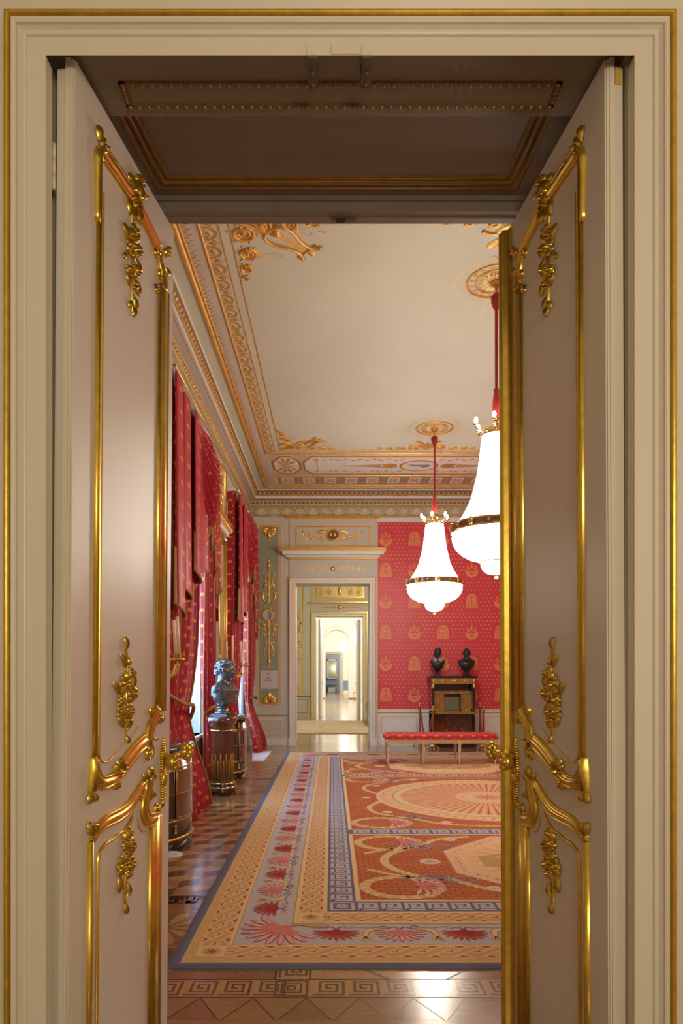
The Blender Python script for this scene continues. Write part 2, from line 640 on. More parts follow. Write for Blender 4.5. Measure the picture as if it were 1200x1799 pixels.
# ------------------------------------------------------------------ dimensions
XL, XR, YF, YB, ZC = -1.73, 4.93, 2.95, 14.30, 5.30     # state room
DX0, DX1, DZ = -0.853, 0.906, 3.346                     # near doorway in its frame
T = 0.0005

# ------------------------------------------------------------------ antechamber (behind and around the camera)
mb = MB()
mb.box(-3.2, -0.880, 2.10, YF, 0, 5.0, 'paint_cream')
mb.box(0.906 + 0.0, 3.2, 2.10, YF, 0, 5.0, 'paint_cream')
mb.box(-0.88, 0.906, 2.10, YF, 3.56, 5.0, 'paint_cream')
mb.build('wall_front', kind='structure')
mb = MB()
mb.box(-3.4, -3.2, -4.2, 2.9, 0, 5.0, 'paint_wall'); mb.build('wall_antechamber_left', kind='structure')
mb = MB(); mb.box(3.2, 3.4, -4.2, 2.9, 0, 5.0, 'paint_wall'); mb.build('wall_antechamber_right', kind='structure')
mb = MB(); mb.box(-3.2, 3.2, -4.4, -4.2, 0, 5.0, 'paint_wall'); mb.build('wall_antechamber_back', kind='structure')
mb = MB(); mb.box(-3.4, 3.4, -4.4, 2.10, 5.0, 5.1, 'paint_wall'); mb.build('ceiling_antechamber', kind='structure')
mb = MB(); mb.box(-3.4, 3.4, -4.4, 2.15, -0.1, 0.0, 'parquet_mid'); mb.build('floor_antechamber', kind='structure')

# architrave of the near doorway: profile (outwards from the opening edge, towards the camera)
def architrave(name, x0, x1, z1, y, prof, mats, z0=0.0):
    mb = MB()
    for k in range(len(prof) - 1):
        (a, p), (b, q) = prof[k], prof[k + 1]
        pts = []
        for t, h in ((a, p), (b, q)):
            pts.append([(x0 - t, y - h, z0), (x0 - t, y - h, z1 + t), (x1 + t, y - h, z1 + t), (x1 + t, y - h, z0)])
        vs = pts[0] + pts[1]
        mb.add(vs, [(i, i + 1, 5 + i, 4 + i) for i in range(3) if not (i == 1 and k == 0 and name == 'trim_1')], mats[k])
    return mb.build(name, kind='structure')
pr = [(0.0, 0.014), (0.0, 0.060), (0.054, 0.060), (0.056, 0.068), (0.060, 0.070), (0.066, 0.070), (0.067, 0.062), (0.072, 0.066),
      (0.078, 0.074), (0.080, 0.072), (0.081, 0.080), (0.086, 0.084), (0.0925, 0.086), (0.094, 0.074)]
ms = ['paint_cream'] * (len(pr) - 1)
pr += [(0.0950, 0.066)]; ms += ['dark_gap']
for i in range(1, 9):
    a = PI * i / 8
    pr.append((0.1065 - 0.0115 * cos(a), 0.070 + 0.020 * sin(a))); ms.append('gold')
pr += [(0.119, 0.045), (0.128, 0.050), (0.129, 0.042), (0.160, 0.040), (0.20, 0.060), (0.26, 0.060), (0.27, 0.0)]
ms += ['paint_cream'] * 7
architrave('trim_1', DX0, DX1, DZ, 2.10, pr, ms)

# soffit of the passage: front lintel, raised panelled soffit, far lip
mb = MB()
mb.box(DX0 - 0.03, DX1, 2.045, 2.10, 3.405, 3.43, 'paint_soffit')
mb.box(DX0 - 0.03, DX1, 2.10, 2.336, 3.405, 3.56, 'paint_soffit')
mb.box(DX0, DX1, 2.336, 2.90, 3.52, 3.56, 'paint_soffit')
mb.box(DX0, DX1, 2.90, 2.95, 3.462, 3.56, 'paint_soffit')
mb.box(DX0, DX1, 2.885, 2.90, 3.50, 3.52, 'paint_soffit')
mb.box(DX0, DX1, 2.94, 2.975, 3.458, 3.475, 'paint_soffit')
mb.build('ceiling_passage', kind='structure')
mb = MB()
R = Rel(mb, lambda u, v, h: (u, v, 3.405 - h))
x0, x1, y0, y1 = -0.686, 0.745, 2.197, 2.297
for a, b, c, d in ((x0, x1, y0, y0 + 0.014), (x0, x1, y1 - 0.014, y1), (x0, x0 + 0.02, y0, y1), (x1 - 0.02, x1, y0, y1)):
    R.slab(a, b, c, d, 'line_brown', 0, 0.006)
n = 46
for i in range(n):
    u = x0 + 0.012 + (x1 - x0 - 0.024) * i / (n - 1)
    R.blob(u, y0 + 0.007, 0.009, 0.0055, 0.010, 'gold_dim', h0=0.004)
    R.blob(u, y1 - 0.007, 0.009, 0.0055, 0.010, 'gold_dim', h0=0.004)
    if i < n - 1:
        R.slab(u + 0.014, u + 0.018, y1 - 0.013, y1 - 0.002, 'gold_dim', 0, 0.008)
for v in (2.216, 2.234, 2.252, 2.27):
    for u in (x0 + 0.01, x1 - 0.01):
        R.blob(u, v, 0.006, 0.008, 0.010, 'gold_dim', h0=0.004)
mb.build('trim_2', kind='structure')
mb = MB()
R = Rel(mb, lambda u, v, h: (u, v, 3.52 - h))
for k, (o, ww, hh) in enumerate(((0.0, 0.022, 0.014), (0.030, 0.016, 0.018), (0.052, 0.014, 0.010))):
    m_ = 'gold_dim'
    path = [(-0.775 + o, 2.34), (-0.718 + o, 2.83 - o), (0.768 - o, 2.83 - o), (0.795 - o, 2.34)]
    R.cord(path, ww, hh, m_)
mb.build('trim_3', kind='structure')

# iron catches on the lintel, cover plate between them, lock plate in the far lintel
def catch(x, label):
    t = thing('door_catch', label, 'catch', (x, 2.04, 3.346), group='iron catches on the lintel')
    mb = MB()
    mb.box(-0.016, 0.016, -0.005, 0.002, -0.004, 0.026, 'paint_cream'); mb.build('face_plate', t)
    mb = MB()
    mb.box(-0.015, 0.015, -0.005, 0.105, -0.012, -0.004, 'iron')
    mb.box(-0.015, 0.015, 0.097, 0.107, -0.014, 0.058, 'iron')
    mb.build('bracket', t)
    for yy in (0.045, 0.085):
        mb = MB(); mb.ball((0, yy, -0.014), 0.006, 'iron', 8, 5); mb.build('screw', t)
catch(-0.057, 'left one of two iron catches under the door lintel')
catch(0.107, 'right one of two iron catches under the door lintel')
mb = MB(); mb.box(-0.0, 0.088, 2.036, 2.041, 3.348, 3.378, 'paint_cream')
tag(mb.build('cover_plate'), 'cream painted rectangular cover plate on the lintel between two catches', 'plate')
mb = MB(); mb.box(-0.0, 0.105, 2.935, 2.95, 3.450, 3.462, 'iron'); mb.box(0.02, 0.06, 2.93, 2.95, 3.446, 3.452, 'dark_gap')
tag(mb.build('lock_plate'), 'small metal lock plate under the far lintel of the doorway', 'plate')

# ------------------------------------------------------------------ door leaves
LEAF_W, LEAF_T, LEAF_H = 0.818, 0.058, 3.388
def leaf_matrix(A, B, lean):
    d = Vector((B[0] - A[0], B[1] - A[1], 0)).normalized()
    y = Vector((0, 0, 1)).cross(d)
    Rm = Matrix((d, y, Vector((0, 0, 1)))).transposed().to_4x4()
    return Matrix.Translation((A[0], A[1], 3.39)) @ Rm @ Matrix.Rotation(lean, 4, 'X') @ Matrix.Translation((0, 0, -3.39))
ML = leaf_matrix((-0.787, 2.10), (-0.672, 2.91), 0.0085)
MR = leaf_matrix((0.840, 2.10), (0.754, 2.91), -0.004)
MLi = ML.inverted()
def L(px, py):
    """traced point of the photograph -> (along, up) on the left leaf, which both leaves share"""
    o = MLi @ Vector((0, 0, CAMZ))
    d = MLi.to_3x3() @ Vector(((px - 582) / 1200, 1, (1183 - py) / 1200))
    t = -o.y / d.y
    p = o + d * t
    return (p.x, p.z)
def LL(pts, k=6):
    return spline([L(*p) for p in pts], k)

BAND = [(-1, 0), (-0.96, 0.55), (-0.82, 0.75), (-0.68, 0.5), (-0.6, 0.42), (-0.35, 0.8), (0, 1.0), (0.35, 0.8), (0.6, 0.42),
        (0.68, 0.5), (0.82, 0.75), (0.96, 0.55), (1, 0)]
ROD = [(-1, 0), (-0.8, 0.6), (-0.35, 0.95), (0.1, 1), (0.6, 0.8), (0.9, 0.4), (1, 0)]

def flower(R, u, v, r, h, rnd):
    a1 = rnd.random() * 6
    for i in range(5):
        a = 2 * PI * i / 5 + a1
        R.petal(u + cos(a) * r * 0.1, v + sin(a) * r * 0.1, a, r, r * 0.85, 'gold', 0.004, h * 0.8)
    for i in range(4):
        a = 2 * PI * i / 4 + a1 + 0.5
        R.petal(u, v, a, r * 0.62, r * 0.5, 'gold', 0.006, h * 1.2)
    R.blob(u, v, r * 0.2, r * 0.2, h * 1.5, 'gold', 0, 7, 0.003)

def garland(R, pts, items, seed):
    """carved flower drop: stem along pts, items = (t, side offset, kind, size)"""
    rnd = random.Random(seed)
    st = spline(pts, 5)
    R.cord(st, [0.008] * (len(st) - 3) + [0.006, 0.005, 0.003], 0.010, 'gold')
    for t, off, kind, sz in items:
        p = st[min(len(st) - 1, int(t * (len(st) - 1)))]
        u, v = p[0] + off, p[1]
        if abs(off) > 0.012:
            R.cord([(p[0], p[1] + 0.012), (p[0] + off * 0.6, p[1] + 0.010), (u, v)], 0.005, 0.007, 'gold')
        if kind == 'f':
            flower(R, u, v, sz * 0.86, 0.020, rnd)
        elif kind == 'b':
            R.blob(u, v, sz, sz * 1.2, 0.02, 'gold', 0, 8, 0.002)
        else:
            R.petal(u, v, kind, sz, sz * 0.42, 'gold', 0.002, 0.018, rnd.uniform(-0.3, 0.3))

def shell(R, u, v, a0, a1, r, n=7, w=0.5, h=0.02):
    for i in range(n):
        a = a0 + (a1 - a0) * i / (n - 1)
        R.petal(u, v, a, r * (0.85 + 0.15 * sin(PI * i / (n - 1))), r * w * 6 / n * 0.6, 'gold', 0.004, h)
    R.blob(u, v, r * 0.2, r * 0.2, h * 1.3, 'gold', h0=0.003)

def c_scroll(R, u, v, r, a0, turns, sgn, w=0.012, h=0.018):
    R.spiral(u, v, r, a0, turns, 'gold', w, h, sgn, 0.15, 12)
    R.blob(u, v, r * 0.35, r * 0.35, h * 1.2, 'gold')

def make_leaf(name, M, s, mirrored):
    """s = sign of local y that points to the middle of the doorway"""
    t = bpy.data.objects.new(name, None); COL.objects.link(t)
    t['kind'] = 'structure'
    t.matrix_world = M
    def fmap(u, v, h): return (u, s * h, v)
    Y = lambda a, b: (min(-s * a, -s * b), max(-s * a, -s * b))
    # slab with rebated and moulded hinge edge (y measured from the face seen here)
    mb = MB()
    a, b = Y(0.0, 0.030); mb.box(0.006, LEAF_W, a, b, 0.004, LEAF_H, 'paint_leaf')
    a, b = Y(0.030, LEAF_T); mb.box(0.006, LEAF_W - 0.02, a, b, 0.004, LEAF_H - 0.022, 'paint_leaf')
    mb.build('panel_board', t)
    mb = MB()
    a, b = Y(0.031, LEAF_T); mb.box(0.0, 0.0058, a, b, 0.004, LEAF_H - 0.024, 'paint_cream')
    for q0, q1, dd in ((0.0, 0.0045, 0.0), (0.0052, 0.0125, -0.003), (0.0130, 0.0295, -0.006)):
        a, b = Y(q0, q1); mb.box(dd, 0.0058, a, b, 0.004, LEAF_H - 0.002 + q0 * 0.4, 'paint_cream')
    mb.build('edge_strip', t)
    # raised field lines and mouldings of the upper panel
    def P(*pts): return [L(*p) for p in pts]
    mb = MB(); R = Rel(mb, fmap)
    zt = L(169, 262)[1]
    uo = L(168.5, 800)[0]
    # hinge-side rod (upper panel)
    R.sweep([(uo, L(167, 1388)[1]), (uo, L(169, 275)[1])], 0.021, ROD, 'gold', hs=0.014)
    ui = L(175.5, 800)[0]
    pts = [(ui, L(178, 336)[1] + 0.0)] + [(ui, L(174, 1290)[1])] + LL([(171, 1325), (176, 1336), (184, 1339), (193, 1333), (207, 1318), (222, 1300)], 4)
    R.cord(pts, [0.0095] * 4 + [0.008] * (len(pts) - 12) + [0.006, 0.005, 0.004, 0.003, 0.003, 0.002, 0.002, 0.001], 0.009, 'gold')
    R.cord(LL([(228, 1296), (235, 1287), (242, 1276)], 4), 0.003, 0.003, 'gold')
    # wide free-side band of the upper panel
    ub = 0.5 * (L(276, 800)[0] + L(290.5, 800)[0])
    wb = abs(L(290.5, 800)[0] - L(275, 800)[0])
    R.sweep([(ub, L(273, 1250)[1]), (ub, L(284, 505)[1])], wb, BAND, 'gold', hs=0.020)
    # arched head: from the hinge bulb over the cartouche to the elbow
    top1 = LL([(179, 268), (190, 285), (203, 303), (218, 326), (232, 345)], 5)
    R.sweep(top1, 0.058, BAND, 'gold', hs=0.022)
    top2 = LL([(241, 366), (252, 388), (264, 412), (277, 440)], 5)
    R.sweep(top2, 0.050, BAND, 'gold', hs=0.022)
    R.sweep(LL([(168.8, 390), (168.2, 300), (168, 280), (170, 268), (176, 264), (183, 274), (188, 285)], 4), [0.019, 0.020, 0.021, 0.022, 0.024, 0.026, 0.028, 0.029, 0.030, 0.030, 0.030, 0.030, 0.030, 0.030, 0.030, 0.030, 0.030, 0.030, 0.028, 0.026, 0.024, 0.022, 0.018, 0.012, 0.008], ROD, 'gold', hs=0.019)
    # elbow below the head
    R.sweep(LL([(277, 440), (278.5, 455), (281.5, 472), (284, 492), (284.5, 510)], 4), [0.050, 0.046, 0.046, 0.04, 0.038, 0.036, 0.038, 0.04, 0.042, 0.044, 0.046, 0.048, 0.05, 0.052, 0.053, 0.054, 0.055], BAND, 'gold', hs=0.022)
    # foot of the upper panel
    R.sweep(LL([(274, 1246), (268, 1262), (261, 1280), (257, 1303)], 5), 0.052, BAND, 'gold', hs=0.022)
    R.sweep(LL([(252, 1302), (240, 1312), (224, 1331), (209, 1352)], 5), 0.062, BAND, 'gold', hs=0.024)
    R.sweep(LL([(211, 1352), (199, 1366), (187, 1373), (175, 1374), (166, 1362), (162, 1345)], 5), 0.046, BAND, 'gold', hs=0.022)
    R.sweep(LL([(160, 1330), (160, 1352), (157, 1376), (156, 1398)], 4), [0.024, 0.026, 0.03, 0.034, 0.036, 0.034, 0.03, 0.026, 0.022, 0.02, 0.018, 0.014, 0.01], ROD, 'gold', hs=0.02)
    for (px, py, r, a0, tn, sg) in ((291, 446, 0.022, 0.4, 1.2, 1), (272, 444, 0.018, 2.5, 1.2, -1), (279, 483, 0.020, 0.3, 1.2, 1),
                                    (273, 508, 0.014, 2.5, 1.0, -1), (279, 1261, 0.024, 0.3, 1.4, -1), (263, 1249, 0.016, 2.2, 1.0, 1),
                                    (259, 1322, 0.034, 1.2, 1.4, -1), (176, 1376, 0.022, 3.0, 1.3, 1), (164, 1345, 0.018, 1.0, 1.0, 1),
                                    (192, 283, 0.022, 1.0, 1.2, -1)):
        u, v = L(px, py); c_scroll(R, u, v, r, a0, tn, sg)
    u, v = L(238, 350)
    shell(R, u, v, 0.6, 4.2, 0.062, 8, 0.5, 0.030)
    u, v = L(228, 336); shell(R, u, v, -0.8, 1.8, 0.05, 5, 0.6, 0.026)
    u, v = L(241, 324); shell(R, u, v, 0.2, 2.8, 0.034, 5, 0.7, 0.026)
    u, v = L(207, 1356); shell(R, u, v, 0.4, 3.6, 0.050, 7, 0.6, 0.026)
    u, v = L(200, 1374); shell(R, u, v, -2.6, -0.6, 0.028, 4, 0.7, 0.022)
    for px, py, a, l in ((172, 258, 1.2, 0.05), (176, 258, 0.6, 0.05), (171, 248, 1.8, 0.045), (236, 332, 1.3, 0.05), (229, 330, 2.2, 0.045),
                         (246, 342, 0.4, 0.05), (233, 362, -1.7, 0.06), (240, 366, -1.2, 0.05), (291, 440, 0.9, 0.035), (288, 470, -0.7, 0.035),
                         (156, 1390, -1.9, 0.04), (160, 1392, -1.2, 0.035), (268, 1296, -0.6, 0.02)):
        u, v = L(px, py); R.petal(u, v, a, l, l * 0.5, 'gold', 0.004, 0.022)
    mb.build('panel_moulding', t)
    # lower panel
    mb = MB(); R = Rel(mb, fmap)
    uo2 = L(155.5, 1620)[0]
    R.sweep([(uo2, 0.03), (uo2, L(158, 1478)[1])], 0.023, ROD, 'gold', hs=0.015)
    ub2 = 0.5 * (L(260, 1620)[0] + L(279, 1620)[0]); wb2 = abs(L(279, 1620)[0] - L(260, 1620)[0])
    R.sweep([(ub2, 0.03), (ub2, L(270, 1436)[1])], wb2, BAND, 'gold', hs=0.020)
    R.sweep([(uo2 - 0.012, 0.03), (ub2 + 0.03, 0.03)], 0.03, BAND, 'gold', hs=0.018)
    ui2 = L(169, 1620)[0]
    pts = [(ui2 + 0.45, 0.06), (ui2 + 0.02, 0.06), (ui2, 0.09), (ui2, L(169, 1515)[1])] + LL([(173, 1497), (184, 1482), (198, 1473), (208, 1464), (217, 1460)], 4)
    R.cord(pts, 0.0105, 0.010, 'gold')
    R.sweep(LL([(216, 1461), (223, 1450), (230, 1437), (235, 1427)], 4), [0.014] * 8 + [0.012, 0.010, 0.008, 0.006, 0.004], ROD, 'gold', hs=0.010)
    R.cord(LL([(241, 1437), (243, 1452), (249, 1461), (255, 1461)], 4), 0.005, 0.004, 'gold')
    tp = LL([(159, 1478), (170, 1456), (186, 1441), (206, 1431), (222, 1418), (235, 1399), (247, 1379), (256, 1371)], 5)
    R.sweep(tp, [0.026 + 0.024 * sin(PI * min(1, i / len(tp) * 1.1)) for i in range(len(tp))], BAND, 'gold', hs=0.020)
    R.sweep(LL([(258, 1368), (257, 1388), (252, 1408), (251, 1426), (258, 1441), (270, 1438)], 5), 0.058, BAND, 'gold', hs=0.022)
    for (px, py, r, a0, tn, sg) in ((273, 1419, 0.026, 0.3, 1.4, -1), (244, 1398, 0.016, 2.2, 1.1, 1), (258, 1381, 0.026, 1.2, 1.3, -1),
                                    (180, 1449, 0.014, 0.5, 1.2, 1), (160, 1470, 0.015, 1.4, 1.2, 1)):
        u, v = L(px, py); c_scroll(R, u, v, r, a0, tn, sg)
    for px, py, a, l in ((259, 1366, 1.3, 0.045), (262, 1372, 0.7, 0.04), (254, 1372, 2.1, 0.04), (156, 1470, 1.7, 0.05), (160, 1466, 1.2, 0.04),
                         (277, 1420, 0.8, 0.035), (258, 1386, -1.4, 0.05), (262, 1388, -0.9, 0.045)):
        u, v = L(px, py); R.petal(u, v, a, l, l * 0.55, 'gold', 0.004, 0.022)
    mb.build('panel_moulding', t)
    # three carved flower drops
    def g(p0, p1, items, seed, bend=0.01):
        mb = MB(); R = Rel(mb, fmap)
        a, b = L(*p0), L(*p1)
        n = 6
        pts = [(a[0] + (b[0] - a[0]) * i / n + bend * sin(2 * PI * i / n), a[1] + (b[1] - a[1]) * i / n) for i in range(n + 1)]
        garland(R, pts, items, seed)
        return mb.build('flower_garland', t)
    g((229, 376), (232, 548), [(0.06, -0.016, 1.9, 0.05), (0.08, 0.012, 1.3, 0.05), (0.18, 0.010, 'f', 0.036), (0.26, -0.020, 'f', 0.030),
                               (0.30, 0.034, 'f', 0.026), (0.36, -0.045, 2.2, 0.055), (0.38, -0.025, 'f', 0.032), (0.42, 0.025, -0.8, 0.055),
                               (0.46, -0.04, -2.0, 0.055), (0.54, 0.030, 'f', 0.026), (0.60, -0.004, 'b', 0.016), (0.64, 0.040, -1.2, 0.05),
                               (0.66, -0.030, 'f', 0.022), (0.73, 0.024, 'f', 0.018), (0.78, -0.02, 2.4, 0.035), (0.84, 0.016, -1.0, 0.045),
                               (0.90, -0.012, -2.2, 0.035), (0.95, 0.006, -1.3, 0.035)], 1)
    g((219, 1141), (221, 1296), [(0.02, 0.0, 1.4, 0.045), (0.14, 0.004, 'b', 0.014), (0.22, -0.02, 1.9, 0.055), (0.29, 0.020, 'f', 0.022),
                                 (0.30, -0.012, 'b', 0.016), (0.42, -0.030, 'f', 0.040), (0.44, 0.052, 1.4, 0.05), (0.52, 0.045, 'f', 0.036),
                                 (0.53, -0.065, 2.1, 0.055), (0.57, -0.045, 'f', 0.026), (0.62, 0.035, -1.2, 0.055), (0.72, -0.038, 'f', 0.028),
                                 (0.73, 0.020, 'f', 0.038), (0.80, 0.008, 'f', 0.030), (0.89, -0.022, 2.3, 0.05), (0.92, 0.012, 1.1, 0.05),
                                 (0.97, 0.0, -1.4, 0.03)], 2, 0.014)
    g((219, 1464), (219, 1598), [(0.02, 0.010, 'f', 0.026), (0.06, -0.012, 'b', 0.016), (0.14, -0.012, 'f', 0.026), (0.20, 0.024, 'f', 0.038),
                                 (0.30, 0.040, 1.0, 0.045), (0.32, -0.028, 'f', 0.026), (0.40, -0.045, 'f', 0.036), (0.44, 0.030, 'f', 0.034),
                                 (0.50, -0.045, -1.9, 0.06), (0.55, 0.012, 'f', 0.026), (0.68, 0.024, -1.2, 0.05), (0.72, -0.016, 2.4, 0.04),
                                 (0.84, 0.012, 0.6, 0.035), (0.93, 0.0, -1.5, 0.045)], 3)
    # handle: pierced escutcheon with lever knob
    mb = MB(); R = Rel(mb, fmap)
    uh = L(285, 1350)[0]
    z0, z1 = L(285, 1412)[1], L(286, 1300)[1]
    n = 26
    for i in range(n):
        f = i / (n - 1)
        wd = 0.006 + 0.020 * max(0, sin(PI * f)) * (0.7 + 0.5 * abs(sin(3.2 * PI * f)))
        z = z0 + (z1 - z0) * f
        R.blob(uh, z, wd, 0.010, 0.014, 'gold')
        if 0.08 < f < 0.95:
            for sg in (-1, 1):
                R.blob(uh + sg * wd * 0.95, z + 0.003, 0.006, 0.006, 0.016, 'gold', 0, 6)
    R.blob(uh, L(285, 1368)[1], 0.020, 0.034, 0.024, 'gold')
    hd = mb.build('door_handle', t)
    mb = MB()
    zk = L(290, 1328)[1]
    mb.tube([(uh, 0, zk), (uh, s * 0.028, zk + 0.004), (uh + 0.012, s * 0.052, zk - 0.004)], [0.013, 0.011, 0.015], 'gold', 10)
    mb.ball((uh - 0.004, s * 0.045, zk - 0.020), (0.034, 0.030, 0.034), 'gold', 12, 8)
    for k in range(6):
        a = k * PI / 3
        mb.ball((uh + 0.020 * cos(a), s * 0.060, zk - 0.018 + 0.026 * sin(a)), 0.014, 'gold', 8, 5)
    mb.tube([(uh, s * 0.052, zk), (uh + 0.05, s * 0.066, zk + 0.008), (uh + 0.095, s * 0.070, zk + 0.012)], [0.017, 0.014, 0.018], 'gold', 10)
    for k in range(7):
        a = k * 2 * PI / 7
        mb.ball((uh + 0.100 + 0.006 * cos(a), s * 0.070 + 0.014 * sin(a), zk + 0.014 + 0.022 * cos(a)), 0.018, 'gold', 8, 5)
    mb.build('knob', hd)
    if not mirrored:
        for zz in (3.06, 1.70, 0.35):
            mb = MB()
            for k in range(3):
                mb.lathe([(0, 0), (0.006, 0.001), (0.006, 0.046), (0, 0.047)], 'paint_cream', (-0.004, -s * (LEAF_T + 0.008), zz - 0.07 + k * 0.048), 10)
            mb.build('hinge', t)
    else:
        # gilt astragal on the meeting edge, and the patch of bare wood near the top hinge
        mb = MB()
        prf = [(0, 0), (0, 0.012), (0.006, 0.016), (0.010, 0.012), (0.014, 0.016), (0.020, 0.034), (0.026, 0.036), (0.030, 0.030), (0.036, 0.032),
               (0.042, 0.040), (0.050, 0.042), (0.056, 0.038), (0.058, 0.0)]
        vs = [(LEAF_W - 0.05 + a, s * b, zz) for zz in (0.004, LEAF_H - 0.02) for a, b in prf]
        k = len(prf)
        mb.add(vs, [(i, i + 1, k + i + 1, k + i) for i in range(k - 1)] + [tuple(range(k))[::-1], tuple(range(k, 2 * k))], 'gold')
        mb.build('astragal', t)
        mb = MB(); a, b = Y(0.033, 0.052)
        mb.box(-0.004, 0.006, a, b, LEAF_H - 0.075, LEAF_H - 0.022, 'raw_wood')
        o = mb.build('wood_patch', t); o['label'] = 'patch of bare yellow wood on the door edge'
    return t
make_leaf('door_1', ML, -1, False)
make_leaf('door_2', MR, 1, True)
# ------------------------------------------------------------------ state room: shell
W1, W2, WZ0, WZ1 = (6.8, 9.2), (11.15, 13.4), 0.70, 4.35
mb = MB()
XO = -2.25
mb.box(XO, XL, YF, W1[0], 0, 5.6, 'paint_wall')
mb.box(XO, XL, W1[1], W2[0], 0, 5.6, 'paint_wall')
mb.box(XO, XL, W2[1], YB + 0.45, 0, 5.6, 'paint_wall')
for a, b in (W1, W2):
    mb.box(XO, XL, a, b, 0, WZ0, 'paint_white')
    mb.box(XO, XL, a, b, WZ1, 5.6, 'paint_wall')
mb.build('wall_left', kind='structure')
mb = MB()
mb.box(XR, XR + 0.3, YF, YB + 0.45, 0, 5.6, 'paint_wall')
mb.build('wall_right', kind='structure')
mb = MB(); mb.box(XR - 0.012, XR, YF, YB, 0.85, 4.75, 'damask_red'); mb.build('wall_right_damask', kind='structure')
mb = MB()
mb.box(XL, -3.2 + 1.0, YF - 0.02, YF, 0, 0.01, 'paint_wall')
mb.box(3.2, XR + 0.3, 2.5, YF, 0, 5.6, 'paint_wall')
mb.box(-3.2, 3.2, 2.5, YF, 5.0, 5.6, 'paint_wall')
mb.build('wall_front_upper', kind='structure')
DBX0, DBX1, DBZ = -0.744, 0.80, 3.37
YB2 = 14.78
mb = MB()
mb.box(-2.6, DBX0, YB, YB2, 0, 5.6, 'paint_wall')
mb.box(DBX1, XR + 0.3, YB, YB2, 0, 5.6, 'paint_wall')
mb.box(DBX0, DBX1, YB, YB2, DBZ, 5.6, 'paint_wall')
mb.build('wall_back', kind='structure')
mb = MB()
mb.box(XL, XR, YF, YB - 0.270, ZC, ZC + 0.02, 'paint_ceiling')
mb.box(-2.3, XR + 0.3, 2.4, YB2, 5.6, 5.7, 'paint_ceiling')
mb.build('ceiling', kind='structure')

# windows
def window(name, a, b):
    t = bpy.data.objects.new(name, None); COL.objects.link(t); t['kind'] = 'structure'
    t.location = (-2.16, (a + b) / 2, WZ0)
    h, wd = WZ1 - WZ0, (b - a) / 2
    mb = MB()
    mb.box(-0.04, 0.04, -wd, -wd + 0.09, 0, h, 'paint_white'); mb.box(-0.04, 0.04, wd - 0.09, wd, 0, h, 'paint_white')
    mb.box(-0.04, 0.04, -wd, wd, 0, 0.10, 'paint_white'); mb.box(-0.04, 0.04, -wd, wd, h - 0.09, h, 'paint_white')
    mb.box(-0.045, 0.045, -0.06, 0.06, 0, h, 'paint_white')
    for f in (0.28, 0.52, 0.76):
        mb.box(-0.03, 0.03, -wd, wd, h * f - 0.02, h * f + 0.02, 'paint_white')
    mb.build('window_frame', t)
    mb = MB(); mb.box(-0.006, 0.0, -wd + 0.08, wd - 0.08, 0.09, h - 0.08, 'window_glass'); mb.build('pane', t)
    mb = MB(); mb.box(0.04, 0.47, -wd, wd, -0.03, 0.0, 'paint_white'); mb.build('window_sill', t)
    # panelled shutters folded into the reveal
    for sg in (-1, 1):
        mb = MB()
        R = Rel(mb, lambda u, v, hh: (u, sg * (wd - hh), v))
        R.slab(0.06, 0.40, 0.0, h - 0.02, 'paint_white', 0, 0.02)
        for v0, v1 in ((0.12, 1.0), (1.1, 2.3), (2.4, 3.5)):
            R.frame(0.10, 0.36, v0, v1, 0.012, 'paint_wall', 0.022)
            R.frame(0.13, 0.33, v0 + 0.03, v1 - 0.03, 0.006, 'rug_blue', 0.022)
        mb.build('shutter', t)
window('window_1', *W1)
window('window_2', *W2)
# mouldings on the panelling under the windows
mb = MB()
for a, b in ((YF, YB),):
    for z, r, m_ in ((0.64, 0.02, 'paint_white'), (0.575, 0.008, 'paint_rose'), (0.535, 0.008, 'paint_rose'), (0.16, 0.02, 'paint_white'), (0.19, 0.008, 'paint_rose')):
        mb.tube([(XL, a, z), (XL, b, z)], r, m_, 8)
mb.box(XL, XL + 0.03, YF, YB, 0, 0.14, 'paint_white')
mb.build('baseboard_left', kind='structure')

# ------------------------------------------------------------------ cornice and frieze
def rect_sweep(mb, prof, mats, x0=XL, x1=XR, y0=YF, y1=YB):
    """profile [(inset from the walls, z)] swept round the room"""
    for k in range(len(prof) - 1):
        vs = []
        for p, z in (prof[k], prof[k + 1]):
            vs += [(x0 + p, y0 + p, z), (x1 - p, y0 + p, z), (x1 - p, y1 - p, z), (x0 + p, y1 - p, z)]
        mb.add(vs, [(i, (i + 1) % 4, 4 + (i + 1) % 4, 4 + i) for i in range(4)], mats[k])
mb = MB()
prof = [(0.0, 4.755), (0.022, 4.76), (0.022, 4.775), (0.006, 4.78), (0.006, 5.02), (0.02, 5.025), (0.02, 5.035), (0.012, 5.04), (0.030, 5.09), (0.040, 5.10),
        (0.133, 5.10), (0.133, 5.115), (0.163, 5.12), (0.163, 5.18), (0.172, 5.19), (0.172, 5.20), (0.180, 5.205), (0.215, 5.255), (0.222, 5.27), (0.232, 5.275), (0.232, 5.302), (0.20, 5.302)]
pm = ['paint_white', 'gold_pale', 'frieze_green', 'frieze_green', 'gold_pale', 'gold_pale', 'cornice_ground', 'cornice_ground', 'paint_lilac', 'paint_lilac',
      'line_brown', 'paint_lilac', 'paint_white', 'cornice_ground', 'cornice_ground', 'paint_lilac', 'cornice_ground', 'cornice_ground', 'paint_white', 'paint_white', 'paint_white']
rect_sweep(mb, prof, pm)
mb.box(XL, XR, YB - 0.275, YB - 0.2, 5.36, 5.38, 'dark_gap')  # black sheet above the ceiling gap, its shadow put into the colour
mb.build('trim_4', kind='structure')
